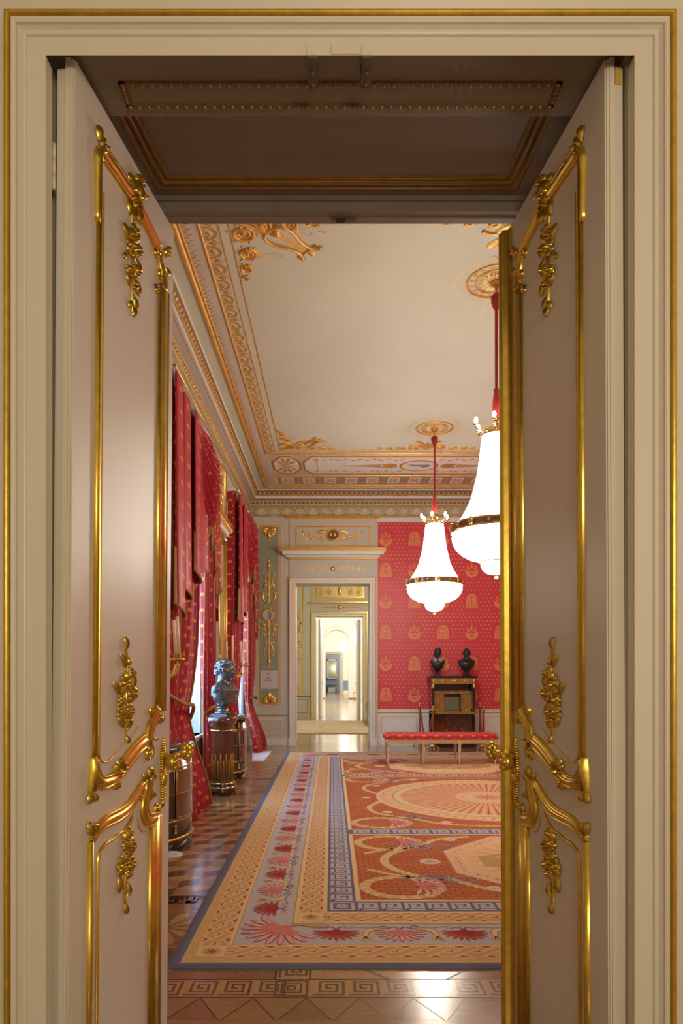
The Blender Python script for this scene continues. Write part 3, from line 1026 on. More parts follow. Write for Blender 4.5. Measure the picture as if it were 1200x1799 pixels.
# leaves and beads of the cornice on the left and back walls
mb = MB()
def along(fn_map, a, b, pitch, fn):
    R = Rel(mb, fn_map)
    n = int((b - a) / pitch)
    for i in range(n):
        fn(R, a + pitch * (i + 0.5))
mL = lambda u, v, h: (XL + h, u, v)
mB = lambda u, v, h: (u, YB - h, v)
for mm, a, b in ((mL, YF + 0.1, YB), (mB, XL, XR)):
    along(mm, a, b, 0.088, lambda R, u: R.blob(u, 5.066, 0.029, 0.032, 0.026, 'gold_ceiling', n=6, h0=0.018))
    along(mm, a, b, 0.036, lambda R, u: R.blob(u, 5.190, 0.011, 0.013, 0.014, 'gold_ceiling', n=5, h0=0.168))
    along(mm, a, b, 0.10, lambda R, u: R.blob(u, 5.235, 0.034, 0.030, 0.030, 'gold_ceiling', n=6, h0=0.180))
mb.build('trim_5', kind='structure')
# painted acanthus frieze
mb = MB()
def frieze(R, u):
    m_ = 'frieze_leaf'
    R.petal(u, 4.80, PI / 2, 0.17, 0.07, m_, 0.008, 0)
    for sg in (-1, 1):
        R.petal(u, 4.81, PI / 2 - sg * 0.5, 0.16, 0.05, m_, 0.0085, 0)
        R.petal(u, 4.81, PI / 2 - sg * 1.0, 0.15, 0.05, m_, 0.009, 0)
        c = u + sg * 0.30
        R.stroke(spline([(c, 4.79), (c + sg * -0.03, 4.87), (c + sg * -0.11, 4.92), (c - sg * 0.13, 4.98)], 4), 0.018, m_, 0.008)
    R.disc(u, 4.90, 0.028, 0.03, 'gold_pale', 0.010, 10)
    c = u + 0.27
    for k in range(-3, 4):
        R.petal(c, 4.84, PI / 2 + k * 0.42, 0.14 - abs(k) * 0.012, 0.034, m_, 0.0085 + 0.0003 * k, 0)
    for sg in (-1, 1):
        R.stroke(spline([(c, 4.80), (c + sg * 0.09, 4.82), (c + sg * 0.13, 4.90), (c + sg * 0.16, 4.99)], 4), 0.016, m_, 0.0095)
for mm, a, b in ((mL, YF + 0.1, YB), (mB, XL, XR)):
    along(mm, a, b, 0.54, frieze)
mb.build('trim_6', kind='structure')

# ------------------------------------------------------------------ ceiling ornament
CX, CY = 1.60, 8.625
mb = MB()
mC = lambda u, v, h: (u, v, ZC - h)
R = Rel(mb, mC)
mcx = lambda x: 2 * CX - x
def loop(x, ya, yb, ww, hh, m_):
    R.cord([(x, ya), (x, yb), (mcx(x), yb), (mcx(x), ya)], ww, hh, m_, closed=True)
Y13 = 11.8
# side bands (left, mirrored right) and the broad gilt rib
for sx in (-1, 1):
    X = lambda x: x if sx < 0 else mcx(x)
    rect = lambda a, b, c, d, m_, h: R.rect(min(X(a), X(b)), max(X(a), X(b)), c, d, m_, h)
    R.cord([(X(-1.335), 3.4), (X(-1.335), 13.9)], 0.06, 0.030, 'gold_ceiling')
    R.cord([(X(-1.29), 3.4), (X(-1.29), 13.88)], 0.022, 0.014, 'gold_ceiling')
    rect(-1.275, -1.135, 3.6, 13.85, 'paint_lilac', 0.001)
    R.cord([(X(-1.125), 5.5), (X(-1.125), Y13)], 0.030, 0.020, 'gold_ceiling')
    rect(-1.105, -0.97, 5.5, Y13, 'paint_cove', 0.001)
    n = int((13.8 - 3.6) / 0.073)
    for i in range(n):
        v = 3.62 + i * 0.073
        R.cord([(X(-1.275), v), (X(-1.245), v)], 0.020, 0.006, 'gold_ceiling', h0=0.001)
        R.stroke([(X(-1.25), v + 0.036), (X(-1.215), v + 0.036)], 0.007, 'line_brown', 0.0016)
        R.blob(X(-1.215), v + 0.036, 0.006, 0.006, 0.004, 'gold_ceiling', n=5)
    n = int((Y13 - 5.5) / 0.262)
    for i in range(n):
        v = 5.64 + i * 0.262
        arc = [(X(-1.105 + 0.105 * sin(a)), v + 0.082 * cos(a) * -1) for a in [PI * k / 10 for k in range(11)]]
        R.stroke(arc, 0.030, 'line_brown', 0.0015)
        R.stroke(arc, 0.024, 'gold_ceiling', 0.0022)
        arc = [(X(-1.105 + 0.060 * sin(a)), v + 0.045 * cos(a) * -1) for a in [PI * k / 8 for k in range(9)]]
        R.cord(arc, 0.012, 0.008, 'gold_ceiling')
        for a in (-0.5, 0, 0.5):
            R.petal(X(-1.10), v, (a if sx < 0 else PI - a), 0.05, 0.018, 'gold_ceiling', 0.002, 0.006)
            R.petal(X(-1.085), v + 0.131, (a if sx < 0 else PI - a), 0.085, 0.022, 'gold_ceiling', 0.002, 0.006)
        R.disc(X(-0.995), v + 0.131, 0.014, 0.014, 'paint_rose', 0.003, 8)
loop(-0.9615, 5.52, 11.69, 0.016, 0.008, 'gold_ceiling')
loop(-0.873, 5.65, 11.60, 0.018, 0.008, 'gold_ceiling')
R.cord([(-1.335, 13.93), (4.535, 13.93)], 0.06, 0.03, 'gold_ceiling')
# end band with octagon panels and coffers
for yy, ww in ((Y13, 0.035), (12.02 - 0.1, 0.012), (13.12, 0.03), (13.80, 0.03)):
    R.cord([(-1.125, yy), (mcx(-1.125), yy)], ww, 0.018, 'gold_ceiling')
R.rect(-1.10, mcx(-1.10), 11.83, 13.10, 'paint_lilac', 0.0008)
def octa(x0, x1, y0, y1, c, cy):
    return [(x0 + c, y0), (x1 - c, y0), (x1, y0 + cy), (x1, y1 - cy), (x1 - c, y1), (x0 + c, y1), (x0, y1 - cy), (x0, y0 + cy)]
for x0, x1 in ((-1.06, -0.57), (-0.50, 3.70), (3.77, 4.26)):
    o = octa(x0, x1, 11.98, 13.02, 0.16, 0.30)
    R.poly(o, 'paint_white', 0.002)
    R.stroke(o, 0.05, 'gold_ceiling', 0.003, closed=True)
    R.stroke(o, 0.012, 'line_brown', 0.0036, closed=True)
for cx in (-0.815, 4.015):
    for a in range(10):
        aa = 2 * PI * a / 10
        R.petal(cx + 0.05 * cos(aa), 12.5 + 0.12 * sin(aa), math.atan2(2.2 * sin(aa), cos(aa)), 0.12 + 0.2 * abs(sin(aa)), 0.07, 'gold_ceiling', 0.003, 0.012)
    R.disc(cx, 12.5, 0.07, 0.13, 'paint_rose', 0.012, 12)
# long panel: vines and an oval medallion
for sg in (-1, 1):
    for vv in (12.16, 12.84):
        pts = [(CX + sg * (0.35 + 1.55 * i / 24), vv + 0.015 * sin(i * 1.6)) for i in range(25)]
        R.stroke(pts, 0.012, 'gold_ceiling', 0.003)
        for i in range(0, 25, 2):
            R.petal(pts[i][0], pts[i][1], 0.8 if i % 4 else -0.8, 0.09, 0.05, 'gold_ceiling', 0.0034)
            if i % 6 == 0:
                R.disc(pts[i][0], pts[i][1], 0.03, 0.05, 'paint_rose', 0.004, 8)
    R.stroke([(CX + sg * 1.86, 12.16), (CX + sg * 1.86, 12.84)], 0.02, 'gold_ceiling', 0.003)
    R.stroke([(CX + sg * 0.7, 12.5), (CX + sg * 1.6, 12.5)], [0.16, 0.01], 'paint_rose', 0.0028)
    for i in range(9):
        u = CX + sg * (0.42 + i * 0.085)
        s_ = 1 - i / 11
        R.petal(u, 12.5, 0.9 if sg > 0 else 2.2, 0.17 * s_, 0.07 * s_, 'gold_ceiling', 0.004, 0.006)
        R.petal(u, 12.5, -0.9 if sg > 0 else -2.2, 0.17 * s_, 0.07 * s_, 'gold_ceiling', 0.004, 0.006)
    R.rosette(CX + sg * 0.52, 12.5, 0.13, 'gold_ceiling', 6, 0.005, 0.01)
R.disc(CX, 12.5, 0.36, 0.32, 'gold_ceiling', 0.004, 30)
R.disc(CX, 12.5, 0.31, 0.27, 'paint_white', 0.005, 30)
R.poly([(CX - 0.2, 12.42), (CX - 0.1, 12.52), (CX, 12.50), (CX + 0.08, 12.60), (CX + 0.18, 12.55), (CX + 0.2, 12.42)], 'stone_grey', 0.006)
# coffer band
R.rect(-1.12, 4.32, 13.14, 13.78, 'gold_pale', 0.001)
R.rect(-1.05, 4.25, 13.22, 13.70, 'frieze_green', 0.0016)
n = 13
for i in range(n):
    u = -0.85 + i * 0.415
    R.rect(u - 0.13, u + 0.13, 13.26, 13.66, 'paint_white', 0.002)
    R.stroke([(u - 0.13, 13.26), (u - 0.13, 13.66)], 0.016, 'stone_grey', 0.0026)
    R.stroke([(u + 0.13, 13.26), (u + 0.13, 13.66)], 0.016, 'stone_grey', 0.0026)
    for k in range(6):
        R.petal(u, 13.46, 2 * PI * k / 6, 0.10 + 0.06 * abs(sin(2 * PI * k / 6)), 0.05, 'gold_ceiling', 0.003, 0.006)
    R.stroke([(u + 0.208, 13.28), (u + 0.208, 13.64)], 0.03, 'gold_ceiling', 0.003)
    R.stroke([(u + 0.175, 13.46), (u + 0.24, 13.46)], 0.03, 'line_brown', 0.0034)
for yy in (13.18, 13.74):
    for i in range(130):
        R.blob(-1.1 + i * 0.0415, yy, 0.012, 0.02, 0.012, 'gold_ceiling', n=5)
# small arcs along the inner side of the end band
for i in range(22):
    u = -0.84 + i * 0.235
    R.stroke([(u + 0.10 * cos(a), 11.69 + 0.09 * sin(a)) for a in [PI * k / 8 for k in range(9)]], 0.02, 'gold_ceiling', 0.002)
mb.build('trim_7', kind='structure')

# scroll clusters with lyres in the four corners, ornament on the axis
def corner(sx, sy):
    mb = MB()
    X = lambda x: (x if sx < 0 else mcx(x))
    Y = lambda y: (y if sy < 0 else 2 * CY - y)          # traced on the near corner
    R = Rel(mb, lambda u, v, h: mC(X(u), Y(v), h))
    m_ = 'gold_ceiling'
    yb = 5.66
    for (u, v, r, a0, sg) in ((-0.765, 5.90, 0.105, -1.2, 1), (-0.757, 6.18, 0.088, -1.3, 1), (-0.800, 6.40, 0.060, -1.2, 1), (-0.825, 6.55, 0.036, -1.2, 1),
                              (-0.60, 5.78, 0.10, 2.6, -1), (-0.36, 5.76, 0.085, 2.6, -1), (-0.15, 5.73, 0.062, 2.6, -1), (0.0, 5.71, 0.042, 2.6, -1)):
        R.spiral(u, v, r, a0, 2.1, m_, 0.034 * (r / 0.1) ** 0.5, 0.022, sg, 0.1, 14)
        R.blob(u, v, r * 0.22, r * 0.22, 0.03, m_)
        for k in range(6):
            a = 2 * PI * k / 6
            R.petal(u + r * 0.62 * cos(a), v + r * 0.62 * sin(a), a + sg * 1.2, r * 0.5, r * 0.25, m_, 0.002, 0.016)
            R.petal(u + r * 1.05 * cos(a), v + r * 1.05 * sin(a), a + sg * 0.9, r * 0.42, r * 0.25, m_, 0.002, 0.014)
    R.cord(spline([(-0.86, 5.70), (-0.74, 5.76), (-0.60, 5.84), (-0.54, 5.86)], 5), 0.05, 0.03, m_)
    R.petal(-0.70, 5.74, 0.7, 0.22, 0.09, m_, 0.004, 0.03)
    # lyre, base towards the corner
    ax = Vector((0.433, 0.40)); Lh = 0.50
    ax.normalize(); pr = Vector((-ax.y, ax.x))
    B = Vector((-0.545, 5.845))
    Q = lambda a, b: tuple(B + ax * a * Lh + pr * b * Lh)
    for sg in (-1, 1):
        R.cord(spline([Q(0.02, 0.0), Q(0.04, 0.13 * sg), Q(0.15, 0.24 * sg), Q(0.32, 0.25 * sg), Q(0.55, 0.17 * sg), Q(0.75, 0.12 * sg), Q(0.92, 0.16 * sg), Q(0.99, 0.23 * sg)], 5),
               0.036, 0.026, m_)
        R.spiral(*Q(0.98, 0.24 * sg), 0.025, 0, 1.2, m_, 0.01, 0.014, sg)
    R.cord([Q(0.88, -0.24), Q(0.88, 0.24)], 0.024, 0.022, m_)
    R.sweep([Q(0.10, 0.0), Q(0.24, 0.0)], 0.09, ROD, m_, hs=0.02)
    for b in (-0.05, -0.017, 0.017, 0.05):
        R.cord([Q(0.24, b), Q(0.90, b)], 0.010, 0.008, m_)
    R.petal(*Q(0.9, 0), math.atan2(ax.y, ax.x), 0.09, 0.06, m_, 0.003, 0.02)
    R.petal(*Q(0.0, 0), math.atan2(-ax.y, -ax.x), 0.10, 0.07, m_, 0.003, 0.02)
    # painted sprigs
    rnd = random.Random(5)
    for cu, cv in ((-0.60, 6.22), (-0.16, 5.82)):
        for k in range(46):
            a, q = rnd.uniform(0, 2 * PI), rnd.random() ** 0.6
            R.petal(cu + 0.17 * q * cos(a), cv + 0.11 * q * sin(a), rnd.uniform(0, 6.3), 0.028, 0.011, 'gold_pale', 0.0012)
        R.stroke([(cu - 0.15, cv - 0.04), (cu + 0.15, cv + 0.05)], 0.004, 'gold_pale', 0.001)
        R.stroke([(cu - 0.13, cv + 0.05), (cu + 0.10, cv - 0.06)], 0.004, 'gold_pale', 0.001)
    return mb.build('trim_%d' % (10 + (sx > 0) + 2 * (sy > 0)), kind='structure')
for sx in (-1, 1):
    for sy in (-1, 1):
        corner(sx, sy)
for sy in (-1, 1):
    mb = MB()
    Y = lambda y: (y if sy < 0 else 2 * CY - y)
    R = Rel(mb, lambda u, v, h: mC(CX + u, Y(v), h))
    for sg in (-1, 1):
        for u, r in ((0.22, 0.085), (0.44, 0.07), (0.63, 0.052), (0.78, 0.035)):
            R.spiral(sg * u, 5.74, r, 0, 1.8, 'gold_ceiling', 0.028, 0.02, sg, 0.1, 12)
            for k in range(4):
                R.petal(sg * u, 5.74, k * PI / 2 + 0.5, r * 1.1, r * 0.4, 'gold_ceiling', 0.002, 0.016)
        R.cord(spline([(0, 5.70), (sg * 0.10, 5.84), (sg * 0.20, 5.90), (sg * 0.30, 5.86)], 5), 0.035, 0.022, 'gold_ceiling')
        R.petal(sg * 0.04, 5.9, PI / 2 - sg * 0.7, 0.26, 0.09, 'gold_ceiling', 0.004, 0.022)
    for k in range(-2, 3):
        R.petal(0, 5.72, PI / 2 + k * 0.4, 0.26, 0.07, 'gold_ceiling', 0.003, 0.024)
    mb.build('trim_%d' % (15 + (sy > 0)), kind='structure')

# ceiling roses over the chandeliers
ROSES = ((1.60, 10.58), (1.60, 6.62))
for i, (x, y) in enumerate(ROSES):
    mb = MB()
    R = Rel(mb, lambda u, v, h: mC(x + u, y + v, h))
    for r, ww in ((0.285, 0.020), (0.265, 0.010), (0.200, 0.018), (0.175, 0.008)):
        R.cord([(r * cos(a), r * sin(a)) for a in [2 * PI * k / 40 for k in range(40)]], ww, ww * 0.8, 'gold_ceiling', closed=True)
    for k in range(16):
        a = 2 * PI * k / 16
        R.petal(0.02 * cos(a), 0.02 * sin(a), a, 0.145, 0.045, 'gold_ceiling', 0.002, 0.014)
        R.petal(0.05 * cos(a + 0.2), 0.05 * sin(a + 0.2), a + 0.2, 0.09, 0.03, 'gold_pale', 0.008, 0.016)
        R.spiral(0.235 * cos(a), 0.235 * sin(a), 0.022, a, 1.3, 'gold_ceiling', 0.008, 0.006)
    R.blob(0, 0, 0.055, 0.055, 0.05, 'gold_ceiling', n=14)
    rnd = random.Random(9)
    for k in range(260):
        a = rnd.uniform(0, 2 * PI)
        r = 0.36 + 0.05 * abs(sin(4 * a)) + rnd.uniform(-0.03, 0.03)
        R.petal(r * cos(a), r * sin(a), rnd.uniform(0, 6.3), 0.024, 0.010, 'gold_pale', 0.001)
    for k in range(4):
        a = PI / 2 * k
        for j in range(8):
            R.petal((0.45 + 0.03 * j) * cos(a), (0.45 + 0.03 * j) * sin(a), a + (0.5 if j % 2 else -0.5), 0.03, 0.012, 'gold_pale', 0.001)
    mb.build('trim_%d' % (17 + i), kind='structure')

# ------------------------------------------------------------------ back wall
K = 1200.0 / YB
def bx(px): return (px - 582) / K
def bz(py): return 1.5 + (1183 - py) / K
RB = lambda mb, off=0.0: Rel(mb, lambda u, v, h: (u, YB - h, v), off)
# damask with dots and woven medallions
mb = MB(); R = RB(mb)
x0, x1, z0, z1 = bx(664), XR, bz(1246), bz(918)
R.slab(x0, x1, z0, z1, 'damask_red', 0, 0.010)
R.off = 0.010
p = 0.0815
medx = [bx(660 + 88 * .2002) + 0.6 * k for k in range(8)]
medz = [bz(900 + 235 * .2002) - 0.652 * k for k in range(7)]
def near_med(u, v):
    for a in medx:
        for b in medz:
            if abs(u - a) < 0.165 and abs(v - b) < 0.19:
                return True
    return False
for i in range(int((x1 - x0) / p) + 1):
    for j in range(int((z1 - z0) / p) + 1):
        for q in (j % 2,):
            u = x0 + 0.04 + (i + 0.5 * q) * p
            v = z1 - 0.03 - j * p
            if u < x1 - 0.02 and v > z0 + 0.015 and not near_med(u, v):
                R.disc(u, v, 0.0165, 0.0165, 'damask_gold', T, 7)
for i, a in enumerate(medx):
    for j, b in enumerate(medz):
        if a > x1 - 0.15 or b < z0 + 0.15:
            continue
        h = T
        if (i + j) % 2 == 0:
            pts = [(0.13 * cos(t) + 0, -0.045 + 0.105 * sin(t)) for t in [PI + PI * k / 14 for k in range(15)]]
            pts += [(0.13, -0.045), (0.15, 0.0), (0.105, -0.01), (0.09, 0.02), (0.04, -0.03), (0, -0.015), (-0.04, -0.03), (-0.09, 0.02), (-0.105, -0.01), (-0.15, 0.0)]
            pts = pts[:15] + pts[16:]
            R.poly([(a + u, b + v) for u, v in pts], 'damask_gold', h)
            for sg in (-1, 1):
                R.spiral(a + sg * 0.055, b + 0.055, 0.045, PI / 2, 1.0, 'damask_gold', 0.024, 0, -sg, 0.3, flat=True, h=h)
                R.spiral(a + sg * 0.05, b - 0.05, 0.04, PI, 1.0, 'damask_red', 0.008, 0, sg, 0.3, flat=True, h=h + T)
            R.petal(a, b + 0.03, PI / 2, 0.13, 0.035, 'damask_gold', h)
            R.poly([(a - 0.03, b - 0.08), (a, b - 0.055), (a + 0.03, b - 0.08), (a, b - 0.105)], 'damask_red', h + T)
            R.petal(a, b - 0.14, -PI / 2, 0.03, 0.03, 'damask_gold', h)
        else:
            pts = [(0.115 * cos(t), 0.03 + 0.125 * sin(t)) for t in [PI * k / 12 for k in range(13)]]
            pts += [(-0.13, -0.14), (0.13, -0.14)]
            R.poly([(a + u, b + v) for u, v in pts], 'damask_gold', h)
            for sg in (-1, 1):
                R.stroke([(a + sg * (0.01 + 0.06 * sin(t)), b + 0.02 - 0.10 * cos(t)) for t in [PI * k / 10 for k in range(11)]], 0.010, 'damask_red', h + T)
                R.stroke([(a + sg * 0.085, b - 0.12), (a + sg * 0.10, b + 0.02), (a + sg * 0.06, b + 0.10)], 0.007, 'damask_red', h + T)
            R.stroke([(a - 0.12, b - 0.11), (a + 0.12, b - 0.11)], 0.007, 'damask_red', h + T)
            R.disc(a, b + 0.07, 0.018, 0.03, 'damask_red', h + T, 10)
            R.petal(a, b - 0.08, PI / 2, 0.10, 0.03, 'damask_red', h + 1.5 * T)
mb.build('wall_back_damask', kind='structure')
# rails around the damask, dado with panels
mb = MB(); R = RB(mb)
R.slab(bx(663), XR, bz(918), bz(910), 'paint_white', 0, 0.02)
R.slab(bx(663), XR, bz(918), bz(917), 'gold_pale', 0, 0.024)
R.slab(bx(663), XR, bz(1249), bz(1245.5), 'gold_pale', 0, 0.03)
R.slab(bx(663), XR, bz(1251), bz(1249), 'paint_white', 0, 0.045)
R.slab(bx(663), XR, bz(1252), bz(1251), 'line_brown', 0, 0.025)
R.slab(bx(663), XR, bz(1312), bz(1252), 'paint_white', 0, 0.012)
def panel(R, px0, px1, py0, py1, h=0.012, inner='paint_green', mould='gold_pale'):
    a, b, c, d = bx(px0), bx(px1), bz(py1), bz(py0)
    R.frame(a, b, c, d, 0.012, 'paint_rose', h + 0.001)
    R.slab(a + 0.012, b - 0.012, c + 0.012, d - 0.012, 'paint_white', h, h + 0.008)
    R.frame(a + 0.03, b - 0.03, c + 0.03, d - 0.03, 0.012, mould, h + 0.009)
    R.rect(a + 0.042, b - 0.042, c + 0.042, d - 0.042, inner, h + 0.0085)
panel(R, 670, 732, 1259, 1289, inner='paint_white')
panel(R, 742, 760, 1259, 1289, inner='paint_white')
for k in range(3):
    panel(R, 853 + 62 * k, 908 + 62 * k, 1259, 1289, inner='paint_white')
R.slab(bx(663), XR, 0.0, bz(1300), 'paint_white', 0, 0.03)
mb.build('baseboard_back', kind='structure')
# left part of the back wall: pilaster panel over dado
mb = MB(); R = RB(mb)
R.slab(XL, bx(508), 0, bz(1297), 'paint_white', 0, 0.03)
R.slab(XL, bx(507.5), bz(1256), bz(1253.5), 'paint_wall', 0, 0.02)
R.rect(XL, bx(507.5), bz(1257), bz(1256), 'line_brown', 0.004)
panel(R, 452, 499.5, 1261, 1290, 0.0, 'paint_wall')
a, b, c, d = bx(449.5), bx(495), bz(1240), bz(921)
R.frame(a, b, c, d, 0.016, 'gold_pale', 0.012)
R.frame(a + 0.016, b - 0.016, c + 0.016, d - 0.016, 0.040, 'paint_rose', 0.008)
R.frame(a + 0.052, b - 0.052, c + 0.045, d - 0.045, 0.014, 'gold_pale', 0.010)
R.rect(a + 0.066, b - 0.066, c + 0.058, d - 0.058, 'paint_green', 0.004)
R.stroke([(bx(508), 0), (bx(508), bz(908))], 0.012, 'line_brown', 0.003)
mb.build('trim_20', kind='structure')

def candelabra_relief(R, cx, top, bot, half, med_z, m_='gold_leaf', mir=1):
    """gilt arabesque: torch, arms, scrolls, medallion, pendant"""
    H = top - bot
    z = lambda t: top - H * t
    w_ = half
    R.cord([(cx, z(0.02)), (cx, z(0.40))], 0.024, 0.02, m_)
    R.cord([(cx, z(0.55)), (cx, z(0.98))], 0.024, 0.02, m_)
    R.blob(cx, z(0.045), 0.036, 0.085, 0.035, m_)
    R.petal(cx, z(0.03), PI / 2, 0.10, 0.04, m_, 0.01, 0.02)
    for t, q in ((0.085, 0.035), (0.11, 0.028), (0.19, 0.036), (0.25, 0.03), (0.29, 0.038), (0.34, 0.034), (0.64, 0.04), (0.70, 0.034), (0.76, 0.03), (0.80, 0.028), (0.88, 0.03)):
        R.blob(cx, z(t), q, q * 0.7, 0.028, m_)
    R.blob(cx, z(0.935), 0.045, 0.07, 0.034, m_); R.petal(cx, z(0.96), -PI / 2, 0.09, 0.035, m_, 0.008, 0.02)
    for sg in (-1, 1):
        Q = lambda a, t: (cx + sg * a * w_, z(t))
        # upper curls
        R.cord(spline([Q(0.1, 0.185), Q(0.45, 0.16), Q(0.72, 0.135), Q(0.62, 0.105), Q(0.38, 0.11), Q(0.42, 0.13)], 4), 0.016, 0.014, m_)
        R.cord(spline([Q(0.1, 0.27), Q(0.3, 0.23), Q(0.48, 0.20), Q(0.42, 0.175), Q(0.62, 0.19)], 4), 0.018, 0.014, m_)
        R.petal(*Q(0.15, 0.25), PI / 2 - sg * 0.9, 0.12, 0.05, m_, 0.004, 0.016)
        R.petal(*Q(0.25, 0.245), PI / 2 - sg * 1.7, 0.09, 0.04, m_, 0.004, 0.016)
        # horn arms
        R.cord(spline([Q(0.1, 0.395), Q(0.5, 0.385), Q(0.75, 0.35), Q(0.78, 0.32)], 4), [0.016, 0.017, 0.018, 0.02, 0.022, 0.024, 0.026, 0.03, 0.034, 0.038, 0.04, 0.04, 0.04], 0.022, m_)
        R.blob(*Q(0.80, 0.31), 0.046, 0.034, 0.032, m_)
        for a in (0.4, 1.2, 2.0, 2.8):
            R.petal(*Q(0.80, 0.31), a, 0.055, 0.03, m_, 0.01, 0.02)
        R.cord(spline([Q(-0.2, 0.37), Q(0.3, 0.40), Q(0.65, 0.42), Q(0.55, 0.45)], 4), 0.018, 0.016, m_)
        # below the medallion
        R.cord(spline([Q(0.1, 0.62), Q(0.45, 0.60), Q(0.80, 0.64), Q(0.86, 0.68), Q(0.6, 0.70), Q(0.55, 0.675)], 4), 0.020, 0.016, m_)
        R.petal(*Q(0.4, 0.60), PI / 2 - sg * 1.3, 0.11, 0.05, m_, 0.004, 0.016)
        R.petal(*Q(0.3, 0.62), -PI / 2 + sg * 0.8, 0.11, 0.05, m_, 0.004, 0.016)
        R.cord(spline([Q(0.1, 0.75), Q(0.35, 0.78), Q(0.6, 0.84), Q(0.62, 0.875), Q(0.4, 0.88), Q(0.42, 0.86)], 4), 0.018, 0.014, m_)
        R.petal(*Q(0.1, 0.745), -PI / 2 + sg * 1.1, 0.12, 0.045, m_, 0.004, 0.016)
        R.petal(*Q(0.58, 0.86), -PI / 2, 0.06, 0.04, m_, 0.004, 0.016)
    n = 30
    for i in range(n):
        a = 2 * PI * i / n
        R.blob(cx + 0.145 * cos(a), med_z + 0.148 * sin(a), 0.018, 0.018, 0.022, m_, n=5)
    R.cord([(cx + 0.125 * cos(a), med_z + 0.128 * sin(a)) for a in [2 * PI * i / 30 for i in range(30)]], 0.014, 0.02, m_, closed=True)
mb = MB(); R = RB(mb, 0.005)
cx = bx(472.5)
R.kw = 1.55
candelabra_relief(R, cx, bz(984), bz(1175), 0.165, bz(1080.5))
R.kw = 1.2
for sg in (-1, 1):   # capitals at head and foot
    for k in range(4):
        R.petal(cx, bz(928), (-PI / 2 + sg * (0.15 + 0.42 * k)), 0.19 - 0.01 * k, 0.07, 'gold_leaf', 0.002, 0.02)
        R.petal(cx, bz(1234), (PI / 2 + sg * (0.15 + 0.42 * k)), 0.19 - 0.012 * k, 0.07, 'gold_leaf', 0.002, 0.02)
    R.cord(spline([(cx, bz(926)), (cx + sg * 0.12, bz(926)), (cx + sg * 0.18, bz(928)), (cx + sg * 0.18, bz(934))], 4), 0.018, 0.014, 'gold_leaf')
    R.cord(spline([(cx, bz(1236)), (cx + sg * 0.12, bz(1236)), (cx + sg * 0.18, bz(1234)), (cx + sg * 0.18, bz(1228))], 4), 0.018, 0.014, 'gold_leaf')
R.blob(cx, bz(938), 0.05, 0.12, 0.045, 'gold_leaf'); R.blob(cx, bz(1224), 0.045, 0.13, 0.045, 'gold_leaf')
R.blob(cx, bz(948), 0.022, 0.05, 0.03, 'gold_leaf')
R.disc(cx, bz(1080.5), 0.122, 0.125, 'paint_lilac', 0.006, 24)
# figure painted on the medallion
R.poly([(cx + u, bz(1080.5) + v) for u, v in ((-0.02, -0.10), (0.045, -0.10), (0.05, -0.02), (0.06, 0.05), (0.03, 0.085), (0.01, 0.10), (-0.01, 0.085), (-0.03, 0.04), (-0.005, -0.02))], 'stone_grey', 0.008)
R.poly([(cx + u, bz(1080.5) + v) for u, v in ((-0.09, -0.09), (-0.06, -0.09), (-0.055, -0.04), (-0.095, -0.04))], 'paint_lilac', 0.008)
mb.build('trim_21', kind='structure')

# door case on the back wall
mb = MB(); R = RB(mb)
a, b = bx(508.5), bx(662)
R.slab(a, DBX0 - 0.12, bz(1309), bz(1016), 'paint_white', 0, 0.03)
R.slab(a, b, bz(1016), bz(912), 'paint_wall', 0, 0.03)
R.slab(DBX1 + 0.12, b, bz(1309), bz(1016), 'paint_white', 0, 0.03)
R.slab(a - 0.08, b + 0.06, bz(912), bz(907), 'gold_leaf', 0, 0.07)
for i in range(62):
    R.blob(a - 0.05 + i * 0.0315, bz(909.5), 0.018, 0.03, 0.022, 'gold_leaf', 0.5, 6, 0.06)
# bracket cornice
cw = [(a - 0.02, b + 0.02, bz(983), bz(980.5), 'gold_leaf', 0.07), (a - 0.06, b + 0.06, bz(980.5), bz(977.5), 'paint_white', 0.14),
      (a - 0.13, b + 0.13, bz(977.5), bz(972), 'paint_white', 0.25), (a - 0.17, b + 0.17, bz(972), bz(970.5), 'paint_white', 0.28)]
for q in cw:
    R.slab(q[0], q[1], q[2], q[3], q[4], 0, q[5])
R.slab(a - 0.20, b + 0.17, bz(971), bz(966.5), 'gold_leaf', 0, 0.30)
for i in range(70):
    R.blob(a - 0.19 + i * 0.0316, bz(969), 0.014, 0.018, 0.016, 'gold_leaf', 0, 5, 0.295)
# emblem panel
a2, b2, c2, d2 = bx(519), bx(650.5), bz(959.5), bz(924.5)
R.frame(a2, b2, c2, d2, 0.030, 'gold_leaf', 0.034)
n = 44
for i in range(n):
    u = a2 + 0.015 + (b2 - a2 - 0.03) * i / (n - 1)
    for v in (c2 + 0.015, d2 - 0.015):
        R.blob(u, v, 0.012, 0.012, 0.012, 'gold_leaf', 0, 5, 0.033)
for i in range(12):
    v = c2 + 0.015 + (d2 - c2 - 0.03) * i / 11
    for u in (a2 + 0.015, b2 - 0.015):
        R.blob(u, v, 0.012, 0.012, 0.012, 'gold_leaf', 0, 5, 0.033)
R.rect(a2 + 0.05, b2 - 0.05, c2 + 0.05, d2 - 0.05, 'paint_wall', 0.033)
mx_, mz_ = bx(584.5), bz(940.5)
R.off = 0.034
R.cord([(mx_ + 0.125 * cos(t), mz_ + 0.115 * sin(t)) for t in [2 * PI * i / 26 for i in range(26)]], 0.035, 0.03, 'gold_leaf', closed=True)
R.disc(mx_, mz_, 0.11, 0.10, 'line_brown', 0.004, 22)
